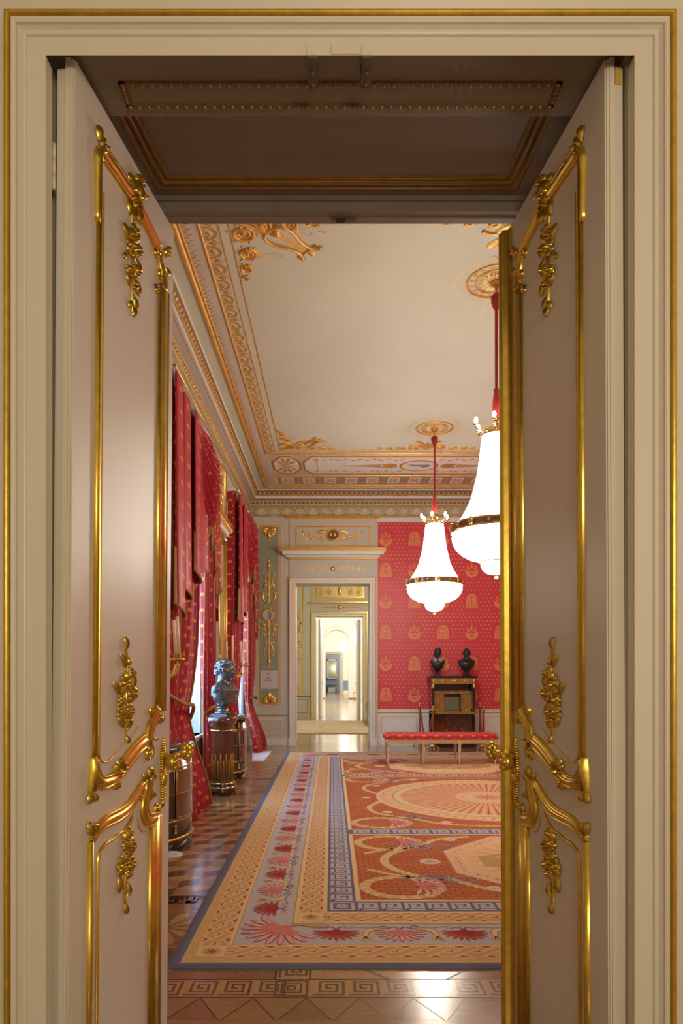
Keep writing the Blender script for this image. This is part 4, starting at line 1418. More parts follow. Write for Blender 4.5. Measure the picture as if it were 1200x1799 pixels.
for sg in (-1, 1):
    R.blob(mx_ + sg * 0.045, mz_ + 0.01, 0.035, 0.06, 0.03, 'gold_leaf', sg * 0.2)
    for k in range(5):
        R.petal(mx_ + sg * 0.11, mz_ + 0.045, (0.02 + 0.14 * k if sg > 0 else PI - 0.02 - 0.14 * k), 0.24 - 0.03 * k, 0.035, 'gold_leaf', 0.004, 0.016)
    R.stroke(spline([(mx_ + sg * 0.05, mz_ - 0.11), (mx_ + sg * 0.22, mz_ - 0.11), (mx_ + sg * 0.38, mz_ - 0.04), (mx_ + sg * 0.52, mz_ + 0.03), (mx_ + sg * 0.62, mz_ + 0.0)], 6), 0.022, 'gold_leaf', 0.004)
    R.spiral(mx_ + sg * 0.46, mz_ - 0.06, 0.055, 1.57, 1.6, 'gold_leaf', 0.022, 0.012, -sg)
    R.spiral(mx_ + sg * 0.28, mz_ - 0.08, 0.035, 1.57, 1.3, 'gold_leaf', 0.012, 0.01, sg)
    R.petal(mx_ + sg * 0.62, mz_ - 0.01, PI / 2, 0.10, 0.045, 'gold_leaf', 0.003, 0.012)
    for k in range(7):
        R.petal(mx_ + sg * (0.15 + 0.06 * k), mz_ - 0.09 + 0.01 * k, (0.8 if k % 2 else -0.9) if sg > 0 else (2.3 if k % 2 else -2.2), 0.075, 0.035, 'gold_leaf', 0.003, 0.008)
# frieze ornament under the cornice
cz = bz(999.5)
for sg in (-1, 1):
    for k in range(5):
        s_ = 1 - k * 0.12
        u = mx_ + sg * (0.10 + 0.13 * k)
        R.petal(u, cz, 0.5 if sg > 0 else PI - 0.5, 0.13 * s_, 0.035, 'gold_pale', 0.002, 0.006)
        R.petal(u, cz, -0.5 if sg > 0 else PI + 0.5, 0.13 * s_, 0.035, 'gold_pale', 0.002, 0.006)
        R.petal(u, cz, 0 if sg > 0 else PI, 0.16 * s_, 0.03, 'gold_pale', 0.003, 0.006)
R.blob(mx_, cz, 0.05, 0.05, 0.02, 'gold_leaf', 0, 12)
mb.build('trim_22', kind='structure')
# stepped architrave with fine gilt lines
pr = [(0.0, 0.0), (0.0, 0.045), (0.010, 0.050), (0.014, 0.050), (0.050, 0.050), (0.054, 0.062), (0.060, 0.062), (0.066, 0.062), (0.094, 0.064), (0.098, 0.075), (0.106, 0.075), (0.125, 0.085), (0.137, 0.080), (0.138, 0.0)]
ms = ['paint_white', 'gold_leaf', 'gold_pale', 'paint_white', 'gold_leaf', 'gold_pale', 'paint_rose', 'paint_white', 'gold_leaf', 'gold_pale', 'paint_white', 'gold_leaf', 'paint_white']
architrave('trim_23', DBX0, DBX1, DBZ, YB, pr, ms, 0.12)
mb = MB()
for a, b in ((DBX0 - 0.15, DBX0), (DBX1, DBX1 + 0.15)):
    mb.box(a, b, YB - 0.09, YB, 0, 0.14, 'paint_white')
mb.build('trim_24', kind='structure')
# reveal of the back doorway: dark underside, panelled sides
mb = MB()
mb.box(DBX0, DBX0 + 0.004, YB, YB2, 0.1, DBZ, 'paint_white')
mb.box(DBX1 - 0.004, DBX1, YB, YB2, 0.1, DBZ, 'paint_white')
mb.build('trim_25', kind='structure')

# printed notice on the panel
t = thing('wall_sign', 'small white printed notice fixed low on the green wall panel beside the far door', 'sign', (bx(472.5), YB - 0.012, bz(1194)))
mb = MB(); mb.box(-0.18, 0.18, -0.006, 0.008, -0.19, 0.19, 'paper'); mb.build('board', t)
for v, w_, hh in ((0.115, 0.05, 0.012), (0.03, 0.045, 0.012), (-0.005, 0.06, 0.008), (-0.03, 0.075, 0.012), (-0.14, 0.02, 0.008)):
    mb = MB()
    R = Rel(mb, lambda u, v, h: (u, -0.006 - h, v))
    R.rect(-w_ - 0.01, w_ - 0.01, v, v + hh, 'ink', 0.001)
    mb.build('text_line', t)
# ------------------------------------------------------------------ parquet
mb = MB()
mb.box(-2.3, XR + 0.3, 2.15, YB2, -0.1, 0.0, 'parquet_mid')
mF = lambda u, v, h: (u, v, h)
R = Rel(mb, mF)
def tumbling(x0, x1, y0, y1, a, h=T):
    """three-tone cube parquet"""
    dx, dy = a * 1.732, a * 1.5
    j = 0
    y = y0 - a
    while y < y1 + a:
        x = x0 - dx + (dx / 2 if j % 2 else 0)
        while x < x1 + dx:
            c = (x, y)
            P = [(x + a * cos(PI / 6 + k * PI / 3), y + a * sin(PI / 6 + k * PI / 3)) for k in range(6)]
            if x0 - 0.02 <= x <= x1 + 0.02 and y0 <= y <= y1:
                R.poly([c, P[0], P[1], P[2]], 'parquet_light', h)
                R.poly([c, P[2], P[3], P[4]], 'parquet_mid', h)
                R.poly([c, P[4], P[5], P[0]], 'parquet_dark', h)
            x += dx
        y += dy
        j += 1
tumbling(-1.62, -0.80, 4.62, 7.90, 0.155)
tumbling(-1.62, -0.80, 9.75, 14.1, 0.155)
def key_strip(x0, y0, n, p, along_x=True, h=2 * T, flip=1):
    """square spirals inlaid in a light band"""
    for i in range(n):
        q = p / 13.0
        def C(a, b):
            a, b = a * q, b * q
            return (x0 + i * p + a, y0 + b) if along_x else (x0 + b, y0 + i * p + a)
        pts = [C(1, 1.2), C(12, 1.2), C(12, 11.8), C(3.2, 11.8), C(3.2, 3.8), C(9.6, 3.8), C(9.6, 9.4), C(5.6, 9.4), C(5.6, 6.2), C(7.8, 6.2)]
        R.stroke(pts, q * 1.05, 'parquet_dark', h)
def strip(x0, x1, y0, y1, along_x=True, h=T):
    R.rect(x0, x1, y0, y1, 'parquet_light', h)
    if along_x:
        for y in (y0, y1):
            R.stroke([(x0, y), (x1, y)], 0.010, 'parquet_line', h + T)
    else:
        for x in (x0, x1):
            R.stroke([(x, y0), (x, y1)], 0.010, 'parquet_line', h + T)
# front key band, triangles towards the door, key band under the carpet edge
R.rect(-1.7, 4.9, 3.36, 4.55, 'parquet_red', T)
strip(-1.7, 4.9, 3.165, 3.345)
key_strip(-1.70, 3.172, 9, 0.1655)
key_strip(-0.115 + 0.02, 3.172, 28, 0.1655)
R.rect(-0.275, -0.105, 3.165, 3.345, 'parquet_light', 1.5 * T)
for s_ in (0.150, 0.09, 0.035):
    R.stroke([(-0.19 - s_ / 2, 3.255 - s_ / 2), (-0.19 + s_ / 2, 3.255 - s_ / 2), (-0.19 + s_ / 2, 3.255 + s_ / 2), (-0.19 - s_ / 2, 3.255 + s_ / 2)], 0.013, 'parquet_dark', 3 * T, closed=True)
strip(-0.275, -0.105, 3.35, 4.4, False, 2 * T)
key_strip(-0.270, 3.355, 6, 0.160, False, 4 * T)
i = 0
x = -1.7
while x < 4.9:
    R.poly([(x, 2.955), (x + 0.23, 2.955), (x + 0.115, 3.155)], 'parquet_mid' if i % 2 else 'parquet_red', T)
    R.stroke([(x, 2.955), (x + 0.115, 3.155), (x + 0.23, 2.955)], 0.005, 'parquet_line', 2 * T)
    x += 0.245
    i += 1
# big diagonal panels behind the key band (right of the vertical band)
x = -0.10
i = 0
while x < 4.8:
    x1_ = x + 1.05
    R.rect(x, x1_, 3.35, 4.4, 'parquet_mid', 2 * T)
    R.poly([(x, 3.35), (x + 0.36, 3.35), (x, 3.70)], 'parquet_light', 3 * T)
    R.poly([(x + 0.36, 3.35), (x + 0.52, 3.50), (x + 0.68, 3.35)], 'parquet_light', 3 * T)
    R.poly([(x1_, 3.35), (x1_ - 0.36, 3.35), (x1_, 3.70)], 'parquet_red', 3 * T)
    R.poly([(x + 0.20, 3.52), (x + 0.36, 3.35), (x + 0.52, 3.52), (x + 0.36, 3.70)], 'parquet_light', 3.5 * T)
    R.stroke([(x, 3.72), (x + 0.38, 3.35)], 0.010, 'parquet_line', 5 * T)
    R.stroke([(x1_, 3.72), (x1_ - 0.38, 3.35)], 0.010, 'parquet_line', 5 * T)
    R.stroke([(x1_, 3.35), (x1_, 4.4)], 0.008, 'parquet_line', 5 * T)
    x = x1_
# left panel with the inlaid wheel
def wheel(cx, cy, r, h=2 * T):
    for rr, ww, m_ in ((r, 0.012, 'parquet_light'), (r - 0.05, 0.075, 'parquet_dark'), (r - 0.10, 0.012, 'parquet_light'), (r * 0.5, 0.01, 'parquet_light')):
        R.stroke([(cx + rr * cos(a), cy + rr * sin(a)) for a in [2 * PI * k / 56 for k in range(56)]], ww, m_, h, closed=True)
    for k in range(10):
        a = 2 * PI * k / 10
        R.petal(cx + r * 0.52 * cos(a), cy + r * 0.52 * sin(a), a, r * 0.36, r * 0.15, 'parquet_dark', h + T)
        R.petal(cx + r * 0.06 * cos(a), cy + r * 0.06 * sin(a), a, r * 0.38, r * 0.12, 'parquet_light', h + T)
        R.spiral(cx + (r - 0.17) * cos(a + 0.3), cy + (r - 0.17) * sin(a + 0.3), 0.035, a, 1.2, 'parquet_light', 0.008, 0, flat=True, h=h + T)
wheel(-0.98, 4.02, 0.60)
R.spiral(-0.42, 3.44, 0.06, 0, 1.2, 'parquet_light', 0.006, 0, flat=True, h=3 * T)
strip(-1.7, -0.80, 4.44, 4.60)
key_strip(-1.70, 4.445, 7, 0.150)
# panel under the pedestal
R.rect(-1.7, -0.8, 7.90, 9.75, 'parquet_red', T)
for y in (7.96, 9.62):
    strip(-1.66, -0.8, y, y + 0.08, True, 2 * T)
    for k in range(16):
        R.rect(-1.64 + k * 0.056, -1.615 + k * 0.056, y + 0.012, y + 0.068, 'parquet_dark', 4 * T)
wheel(-1.22, 8.85, 0.44)
R.stroke([(-1.66, 8.06), (-0.8, 8.9)], 0.02, 'parquet_light', 5 * T)
for xx in (-1.665, -1.64):
    R.stroke([(xx, 4.62), (xx, 14.2)], 0.010, 'parquet_light', 6 * T)
mb.build('floor', kind='structure')

# ------------------------------------------------------------------ the great carpet
CX0, CX1, CY0, CY1 = -0.845, 4.585, 3.445, 12.95
CT = 0.012
t = thing('carpet', 'large patterned carpet in orange, gold and grey on the parquet floor', 'carpet', (0, 0, 0))
mb = MB()
mb.box(CX0 + 0.012, CX1 - 0.012, CY0 + 0.012, CY1 - 0.012, 0.0, CT, 'rug_grey')
R = Rel(mb, lambda u, v, h: (u, v, CT + h))
R.cord([(CX0 + 0.04, CY0 + 0.04), (CX1 - 0.04, CY0 + 0.04), (CX1 - 0.04, CY1 - 0.04), (CX0 + 0.04, CY1 - 0.04)], 0.080, CT + 0.005, 'rug_blue', closed=True, h0=-CT)
def ring(o, ww, m_, h):
    R.frame(CX0 + o, CX1 - o, CY0 + o, CY1 - o, ww, m_, h)
ring(0.072, 0.055, 'rug_gold', T)
ring(0.127, 0.006, 'rug_cream', T * 2)
ring(0.130, 0.150, 'rug_red', T)
ring(0.278, 0.028, 'rug_gold_light', T * 2)
ring(0.300, 0.006, 'rug_olive', T * 3)
ring(0.610, 0.010, 'rug_olive', T * 3)
ring(0.618, 0.030, 'rug_gold_light', T * 2)
ring(0.645, 0.150, 'rug_red', T)
ring(0.790, 0.030, 'rug_gold_light', T * 2)
ring(0.820, 0.190, 'rug_blue_key', T)
ring(1.006, 0.034, 'rug_gold_light', T * 2)
R.rect(CX0 + 1.04, CX1 - 1.04, CY0 + 1.04, CY1 - 1.04, 'rug_orange', T)

# side frames: local (s along the side, o inwards from the outer edge)
SIDES = [(lambda s, o: (CX0 + s, CY0 + o), CX1 - CX0), (lambda s, o: (CX0 + o, CY0 + s), CY1 - CY0),
         (lambda s, o: (CX1 - s, CY1 - o), CX1 - CX0), (lambda s, o: (CX1 - o, CY1 - s), CY1 - CY0)]
def guilloche(o, ww, pitch):
    for si, (F, Ln) in enumerate(SIDES):
        a, b = o + 0.02, Ln - o - 0.02
        n = int(round((b - a) / pitch))
        pp = (b - a) / n
        for i in range(n):
            s0 = a + i * pp
            mid = o + ww / 2
            for ph in (0, 1):
                pts = []
                for k in range(9):
                    f = k / 8
                    q = (0.5 - 0.5 * cos(PI * f)) * 2 - 1
                    pts.append(F(s0 + (f * 1.25 - 0.12) * pp, mid + (-q if ph else q) * (ww / 2 - 0.026)))
                b_ = T * (1.2 if ph else 3.2) + T * 0.1 * (i % 4)
                R.stroke(pts, 0.074, 'rug_rose', b_)
                R.stroke(pts, 0.064, 'rug_gold_light', b_ + T * 0.4)
                R.stroke(pts, 0.046, 'rug_gold', b_ + T * 0.8)
                R.stroke(pts, 0.008, 'rug_olive', b_ + T * 1.2)
            R.disc(*F(s0 + pp * 0.5, mid), 0.0, 0.0, 'rug_red', T * 5, 3)
            R.disc(*F(s0 + 0.02, mid - 0.0), 0.008, 0.008, 'rug_crimson', T * 5, 6)
guilloche(0.130, 0.150, 0.145)
guilloche(0.645, 0.150, 0.145)
for o in (0.205, 0.720):
    for cx_, cy_ in ((CX0 + o, CY0 + o), (CX1 - o, CY0 + o), (CX0 + o, CY1 - o), (CX1 - o, CY1 - o)):
        R.rect(cx_ - 0.072, cx_ + 0.072, cy_ - 0.072, cy_ + 0.072, 'rug_gold_light', T * 5.5)
        R.rosette(cx_, cy_, 0.062, 'rug_gold', 8, T * 6.2)
        R.disc(cx_, cy_, 0.02, 0.02, 'rug_red', T * 7, 8)

def meander(F, s0, s1, o0, o1, pitch, blue_lines=True):
    n = max(1, int(round((s1 - s0) / pitch)))
    p_ = (s1 - s0) / n
    H = o1 - o0
    for i in range(n):
        b = s0 + i * p_
        q = lambda x, y: F(b + x * p_, o0 + y * H)
        lw = H * 0.165
        R.stroke([q(0.10, 0.12), q(0.92, 0.12), q(0.92, 0.12)][:2], lw, 'rug_grey', T * 3)
        R.stroke([q(0.14, 0.10), q(0.14, 0.86), q(0.82, 0.86), q(0.82, 0.36), q(0.40, 0.36), q(0.40, 0.60), q(0.60, 0.60)], lw, 'rug_grey', T * 3)
for si, (F, Ln) in enumerate(SIDES):
    a = 0.82 + 0.19
    meander(F, a, Ln - a, 0.835, 0.995, 0.150)
for c in ((CX0 + 0.915, CY0 + 0.915), (CX1 - 0.915, CY0 + 0.915), (CX0 + 0.915, CY1 - 0.915), (CX1 - 0.915, CY1 - 0.915)):
    R.rect(c[0] - 0.085, c[0] + 0.085, c[1] - 0.085, c[1] + 0.085, 'rug_blue_key', T * 4)
    R.frame(c[0] - 0.078, c[0] + 0.078, c[1] - 0.078, c[1] + 0.078, 0.020, 'rug_grey', T * 5)
    R.rosette(c[0], c[1], 0.042, 'rug_grey', 6, T * 5)
FX0, FX1 = CX0 + 1.04, CX1 - 1.04
for yc in (6.41, 9.95):
    R.rect(FX0 - 0.02, FX1 + 0.02, yc - 0.12, yc + 0.12, 'rug_gold_light', T * 2.4)
    R.rect(FX0 - 0.04, FX1 + 0.04, yc - 0.09, yc + 0.09, 'rug_blue_key', T * 2.8)
    R2 = R.off
    R.off = T * 1.5
    meander(lambda s, o: (FX0 + s, yc - 0.075 + o), 0, FX1 - FX0, 0.0, 0.15, 0.190)
    R.off = R2

def palmette(F, s, o, ang, r, cols, n=9, h=T * 3, spread=2.5):
    """fan of petals; local frame given by F"""
    def fm(u, v, hh):
        x, y = F(u, v)
        return (x, y, CT + hh)
    Q = Rel(mb, fm)
    order = sorted(range(n), key=lambda k: -abs(k - (n - 1) / 2))
    for j, k in enumerate(order):
        f = (k - (n - 1) / 2) / ((n - 1) / 2)
        a = ang + f * spread / 2
        L_ = r * (1 - 0.10 * f * f)
        Q.petal(s, o, a, L_, r * 0.20 * 9 / n, 'rug_crimson', h + j * T * 0.25, 0, 0.18 * f)
        Q.petal(s, o, a, L_ * 0.96, r * 0.155 * 9 / n, cols[0], h + T * 0.12 + j * T * 0.25, 0, 0.18 * f)
        Q.petal(s, o, a, L_ * 0.55, r * 0.09, cols[1], h + T * 3 + j * T * 0.1, 0, 0.18 * f)
    Q.disc(s, o, r * 0.16, r * 0.12, cols[1], h + T * 5, 10)
def border_motifs():
    for si, (F, Ln) in enumerate(SIDES):
        def fm(u, v, hh, F=F):
            x, y = F(u, v)
            return (x, y, CT + hh)
        Q = Rel(mb, fm)
        a, b = 0.875, Ln - 0.875
        n = int(round((b - a) / 0.365))
        pp = (b - a) / n
        for i in range(n + 1):
            s = a + i * pp
            red = i % 2 == 0
            palmette(F, s, 0.500, -PI / 2, 0.150 if red else 0.165, ('rug_red', 'rug_crimson') if red else ('rug_rose', 'rug_pink'), 11, spread=2.75)
            # small calyx and scrolls behind the fan
            for sg in (-1, 1):
                Q.spiral(s + sg * 0.088, 0.555, 0.030 if not red else 0.018, 0, 1.4, 'rug_blue_key' if not red else 'rug_rose', 0.008, 0, sg, 0.2, flat=True, h=T * 3)
                Q.stroke(spline([(s, 0.52), (s + sg * 0.03, 0.56), (s + sg * 0.07, 0.53)], 4), 0.006, 'rug_blue', T * 3)
                Q.petal(s, 0.525, PI / 2 - sg * 0.5, 0.06, 0.018, 'rug_rose', T * 3)
            if i < n:
                m = s + pp / 2
                d = 1 if i % 2 == 0 else -1
                st = spline([(m + d * 0.09, 0.52), (m + d * 0.03, 0.525), (m - d * 0.01, 0.49), (m - d * 0.02, 0.43), (m - d * 0.05, 0.355)], 5)
                Q.stroke(st, [0.012 + 0.036 * sin(PI * min(1, k / (len(st) - 1) * 1.05)) for k in range(len(st))], 'rug_olive', T * 3)
                Q.stroke(st, [0.004 + 0.024 * sin(PI * min(1, k / (len(st) - 1) * 1.05)) for k in range(len(st))], 'rug_gold_light', T * 3.6)
                for k in range(3):
                    Q.petal(m - d * 0.02, 0.42, -PI / 2 + (k - 1) * 0.5, 0.06, 0.028, 'rug_gold', T * 4)
                Q.stroke(spline([(m - 0.10, 0.565), (m, 0.545), (m + 0.10, 0.57)], 4), 0.004, 'rug_blue', T * 3)
        # corner palmette
        if si > 1:
            F = (lambda s, o: (CX1 - s, CY0 + o)) if si == 2 else (lambda s, o: (CX0 + s, CY1 - o))
            fm2 = F
        if si == 1:
            F = lambda s, o: (CX1 - s, CY1 - o)
        def fm(u, v, hh, F=F):
            x, y = F(u, v)
            return (x, y, CT + hh)
        Q = Rel(mb, fm)
        palmette(F, 0.575, 0.545, -PI * 0.75, 0.265, ('rug_rose', 'rug_pink'), 12, T * 3.5, 2.9)
        st = spline([(0.56, 0.55), (0.66, 0.60), (0.76, 0.56), (0.84, 0.58)], 5)
        Q.stroke(st, [0.02 + 0.02 * sin(PI * k / (len(st) - 1)) for k in range(len(st))], 'rug_olive', T * 6)
border_motifs()

def wreath(u, v, r, m1='rug_gold', ww=0.075, a0=0, a1=2 * PI, ry=None):
    ry = ry or r
    n = max(10, int(r * 34 * (a1 - a0) / 6.28 * 2))
    pts = [(u + r * cos(a0 + (a1 - a0) * k / n), v + ry * sin(a0 + (a1 - a0) * k / n)) for k in range(n + 1)]
    garl(pts, m1, ww)
def garl(pts, m1='rug_gold', ww=0.075):
    R.stroke(pts, ww, 'rug_olive', T * 3)
    R.stroke(pts, ww * 0.78, m1, T * 3.5)
    for i in range(0, len(pts) - 1):
        a = math.atan2(pts[i + 1][1] - pts[i][1], pts[i + 1][0] - pts[i][0])
        R.petal(pts[i][0], pts[i][1], a + 0.7, ww * 0.75, ww * 0.35, 'rug_gold_light', T * 4)
        R.petal(pts[i][0], pts[i][1], a - 0.7, ww * 0.75, ww * 0.35, 'rug_gold_light', T * 4)
def pinkrose(u, v, r, h=T * 3):
    R.disc(u, v, r, r, 'rug_rose', h, 16)
    R.rosette(u, v, r * 0.95, 'rug_cream', 8, h + T * 0.7)
    R.disc(u, v, r * 0.22, r * 0.22, 'rug_pink', h + T * 1.6, 8)
def ribbon(u, v, s_=1.0):
    for du, dv, r1, r2 in ((-0.10, 0.03, 0.10, 0.045), (0.10, -0.03, 0.10, 0.045), (-0.06, -0.06, 0.05, 0.03)):
        R.stroke([(u + s_ * (du + r1 * cos(a)), v + s_ * (dv + r2 * sin(a) * 1.3)) for a in [2 * PI * k / 14 for k in range(14)]], 0.020, 'rug_blue_key', T * 5, closed=True)
        R.stroke([(u + s_ * (du + r1 * cos(a)), v + s_ * (dv + r2 * sin(a) * 1.3)) for a in [2 * PI * k / 14 for k in range(14)]], 0.008, 'rug_grey', T * 5.6, closed=True)
    R.stroke(spline([(u - 0.1 * s_, v), (u - 0.22 * s_, v + 0.05), (u - 0.3 * s_, v), (u - 0.36 * s_, v + 0.04)], 5), 0.018, 'rug_blue_key', T * 5)
MX, MY = 1.87, 8.18
def end_panel(y0, y1, flip):
    """octagon panel with wreaths; flip mirrors it along the room"""
    yc = (y0 + y1) / 2
    Yf = lambda v: yc + (v - yc) * flip
    for sg in (-1, 1):
        X = lambda x: MX + sg * (x - MX)
        for v in (4.78, 6.02):
            vv = Yf(v - 5.42 + yc)
            wreath(X(0.50), vv, 0.27, ww=0.075, ry=0.23)
            palmette(lambda a, b: (a, b), X(0.62), vv + 0.02, PI if sg < 0 else 0, 0.22, ('rug_rose', 'rug_pink'), 9, T * 3, 3.2)
        pinkrose(X(0.78), yc, 0.085)
        # garlands between the wreaths
        garl(spline([(X(0.75), Yf(4.93 - 5.42 + yc)), (X(0.50), yc - 0.25 * flip), (X(0.42), yc), (X(0.50), yc + 0.25 * flip), (X(0.78), Yf(5.92 - 5.42 + yc))], 6), 'rug_gold', 0.07)
        garl(spline([(X(0.78), Yf(4.93 - 5.42 + yc)), (X(0.50), Yf(5.04 - 5.42 + yc)), (X(0.28), Yf(5.20 - 5.42 + yc))], 6), 'rug_gold', 0.05)
        garl(spline([(X(0.78), Yf(5.92 - 5.42 + yc)), (X(0.50), Yf(5.80 - 5.42 + yc)), (X(0.28), Yf(5.66 - 5.42 + yc))], 6), 'rug_gold', 0.05)
        garl(spline([(X(0.85), Yf(4.97 - 5.42 + yc)), (X(1.1), Yf(4.72 - 5.42 + yc)), (X(1.4), Yf(4.60 - 5.42 + yc)), (MX, Yf(4.58 - 5.42 + yc))], 6), 'rug_gold', 0.06)
        garl(spline([(X(0.80), Yf(5.95 - 5.42 + yc)), (X(0.95), Yf(6.14 - 5.42 + yc)), (X(1.25), Yf(6.24 - 5.42 + yc))], 6), 'rug_gold', 0.06)
        ribbon(X(0.86), Yf(4.98 - 5.42 + yc)); ribbon(X(0.84), Yf(5.90 - 5.42 + yc))
        pinkrose(X(1.06), Yf(6.13 - 5.42 + yc), 0.06); pinkrose(X(1.13), Yf(4.74 - 5.42 + yc), 0.06)
    def octo(k):
        x0, x1 = 0.93 + k, 2.81 - k
        h_ = 0.84 - k
        c = 0.52 - k * 0.4
        return [(x0, yc - h_ + c), (x0 + c, yc - h_), (x1 - c, yc - h_), (x1, yc - h_ + c), (x1, yc + h_ - c), (x1 - c, yc + h_), (x0 + c, yc + h_), (x0, yc + h_ - c)]
    R.poly(octo(0), 'rug_salmon', T * 3)
    R.poly(octo(0.015), 'rug_cream', T * 3.5)
    R.poly(octo(0.025), 'rug_peach', T * 4)
    o = octo(0.075)
    for i in range(8):
        a, b = o[i], o[(i + 1) % 8]
        n = max(2, int(math.dist(a, b) / 0.075))
        for k in range(n):
            f = (k + 0.5) / n
            u, v = a[0] + (b[0] - a[0]) * f, a[1] + (b[1] - a[1]) * f
            R.disc(u, v, 0.030, 0.022, 'rug_rose' if k % 2 else 'rug_gold_light', T * 4.5, 8)
            R.disc(u, v, 0.014, 0.010, 'rug_red', T * 5, 6)
    R.poly(octo(0.125), 'rug_cream', T * 5)
    R.poly(octo(0.135), 'rug_peach', T * 5.5)
    # rays in tiled ring, inner hexagon of flowers
    for k in range(56):
        a = 2 * PI * k / 56
        r0, r1 = 0.42, 0.66
        R.stroke([(MX + r0 * 1.05 * cos(a), yc + r0 * 0.82 * sin(a)), (MX + r1 * 1.12 * cos(a), yc + r1 * 0.95 * sin(a))], [0.012, 0.022], 'rug_gold_light' if k % 2 else 'rug_salmon', T * 6)
    R.poly([(MX + 0.74 * cos(a) , yc + 0.36 * sin(a)) for a in [PI / 8 + 2 * PI * k / 8 for k in range(8)]], 'rug_olive', T * 6.6)
    rnd = random.Random(3)
    for k in range(40):
        a, q = rnd.uniform(0, 2 * PI), rnd.random() ** 0.5
        u, v = MX + 0.58 * q * cos(a), yc + 0.26 * q * sin(a)
        R.petal(u, v, rnd.uniform(0, 6.3), 0.11, 0.05, rnd.choice(['rug_gold_light', 'rug_pink', 'rug_rose', 'rug_salmon']), T * (7 + k * 0.05))
    for u in (-0.45, 0, 0.45):
        palmette(lambda a, b: (a, b), MX + u, yc, PI / 2, 0.11, ('rug_rose', 'rug_pink'), 9, T * 9.3, 5.0)
end_panel(4.50, 6.30, 1)
end_panel(10.06, 11.86, -1)
# centre: sun wheel
def wheelrug():
    R.disc(MX, MY, 1.33, 1.33, 'rug_gold_light', T * 3, 72)
    R.disc(MX, MY, 1.30, 1.30, 'rug_peach', T * 3.6, 72)
    for k in range(80):
        a = 2 * PI * k / 80
        R.petal(MX + 1.17 * cos(a), MY + 1.17 * sin(a), a + 0.6, 0.11, 0.05, 'rug_gold_light', T * 4.2)
        R.petal(MX + 1.19 * cos(a), MY + 1.19 * sin(a), a - 0.5, 0.09, 0.03, 'rug_pink', T * 4.6)
    R.disc(MX, MY, 1.14, 1.14, 'rug_olive', T * 5, 72)
    R.disc(MX, MY, 1.12, 1.12, 'rug_gold_light', T * 5.5, 72)
    R.disc(MX, MY, 1.03, 1.03, 'rug_peach', T * 6, 72)
    for k in range(60):
        a = 2 * PI * k / 60
        c, s_ = cos(a), sin(a)
        R.stroke([(MX + 0.36 * c, MY + 0.36 * s_), (MX + 1.04 * c, MY + 1.04 * s_)], [0.018, 0.055], 'rug_salmon', T * 6.6)
        R.stroke([(MX + 0.36 * c, MY + 0.36 * s_), (MX + 1.0 * c, MY + 1.0 * s_)], [0.004, 0.012], 'rug_red', T * 7.2)
        a2 = a + PI / 60
        R.disc(MX + 1.05 * cos(a2), MY + 1.05 * sin(a2), 0.026, 0.026, 'rug_gold_light', T * 7, 8)
    R.disc(MX, MY, 0.38, 0.38, 'rug_gold_light', T * 8, 48)
    R.disc(MX, MY, 0.34, 0.34, 'rug_peach', T * 8.6, 48)
    for k in range(14):
        a = 2 * PI * k / 14
        R.petal(MX, MY, a, 0.30, 0.09, 'rug_gold_light', T * (9.2 + 0.02 * k))
        R.petal(MX, MY, a, 0.20, 0.035, 'rug_pink', T * 10)
    R.disc(MX, MY, 0.05, 0.05, 'rug_olive', T * 11, 12)
wheelrug()
for sg in (-1, 1):
    X = lambda x: MX + sg * (x - MX)
    for sv in (-1, 1):
        V = lambda v: MY + sv * (v - MY)
        wreath(X(0.50), V(6.80), 0.28, ww=0.07, ry=0.22)
        palmette(lambda a, b: (a, b), X(0.62), V(6.80), PI if sg < 0 else 0, 0.21, ('rug_rose', 'rug_pink'), 9, T * 3, 3.2)
        garl(spline([(X(0.78), V(7.02)), (X(0.50), V(7.25)), (X(0.42), V(7.55)), (X(0.50), V(7.80)), (X(0.58), V(7.95))], 6), 'rug_gold', 0.06)
        garl(spline([(X(0.85), V(6.98)), (X(1.1), V(6.75)), (X(1.5), V(6.66)), (MX, V(6.70))], 6), 'rug_gold', 0.055)
        pinkrose(X(0.60), V(7.32), 0.06); pinkrose(X(1.15), V(6.82), 0.06)
        ribbon(X(0.92), V(7.08), 0.9)
    pinkrose(X(0.42), MY, 0.055)
mb.build('pile', t, recalc=False)
t['label'] = 'large patterned carpet in orange, gold and grey covering the parquet floor'
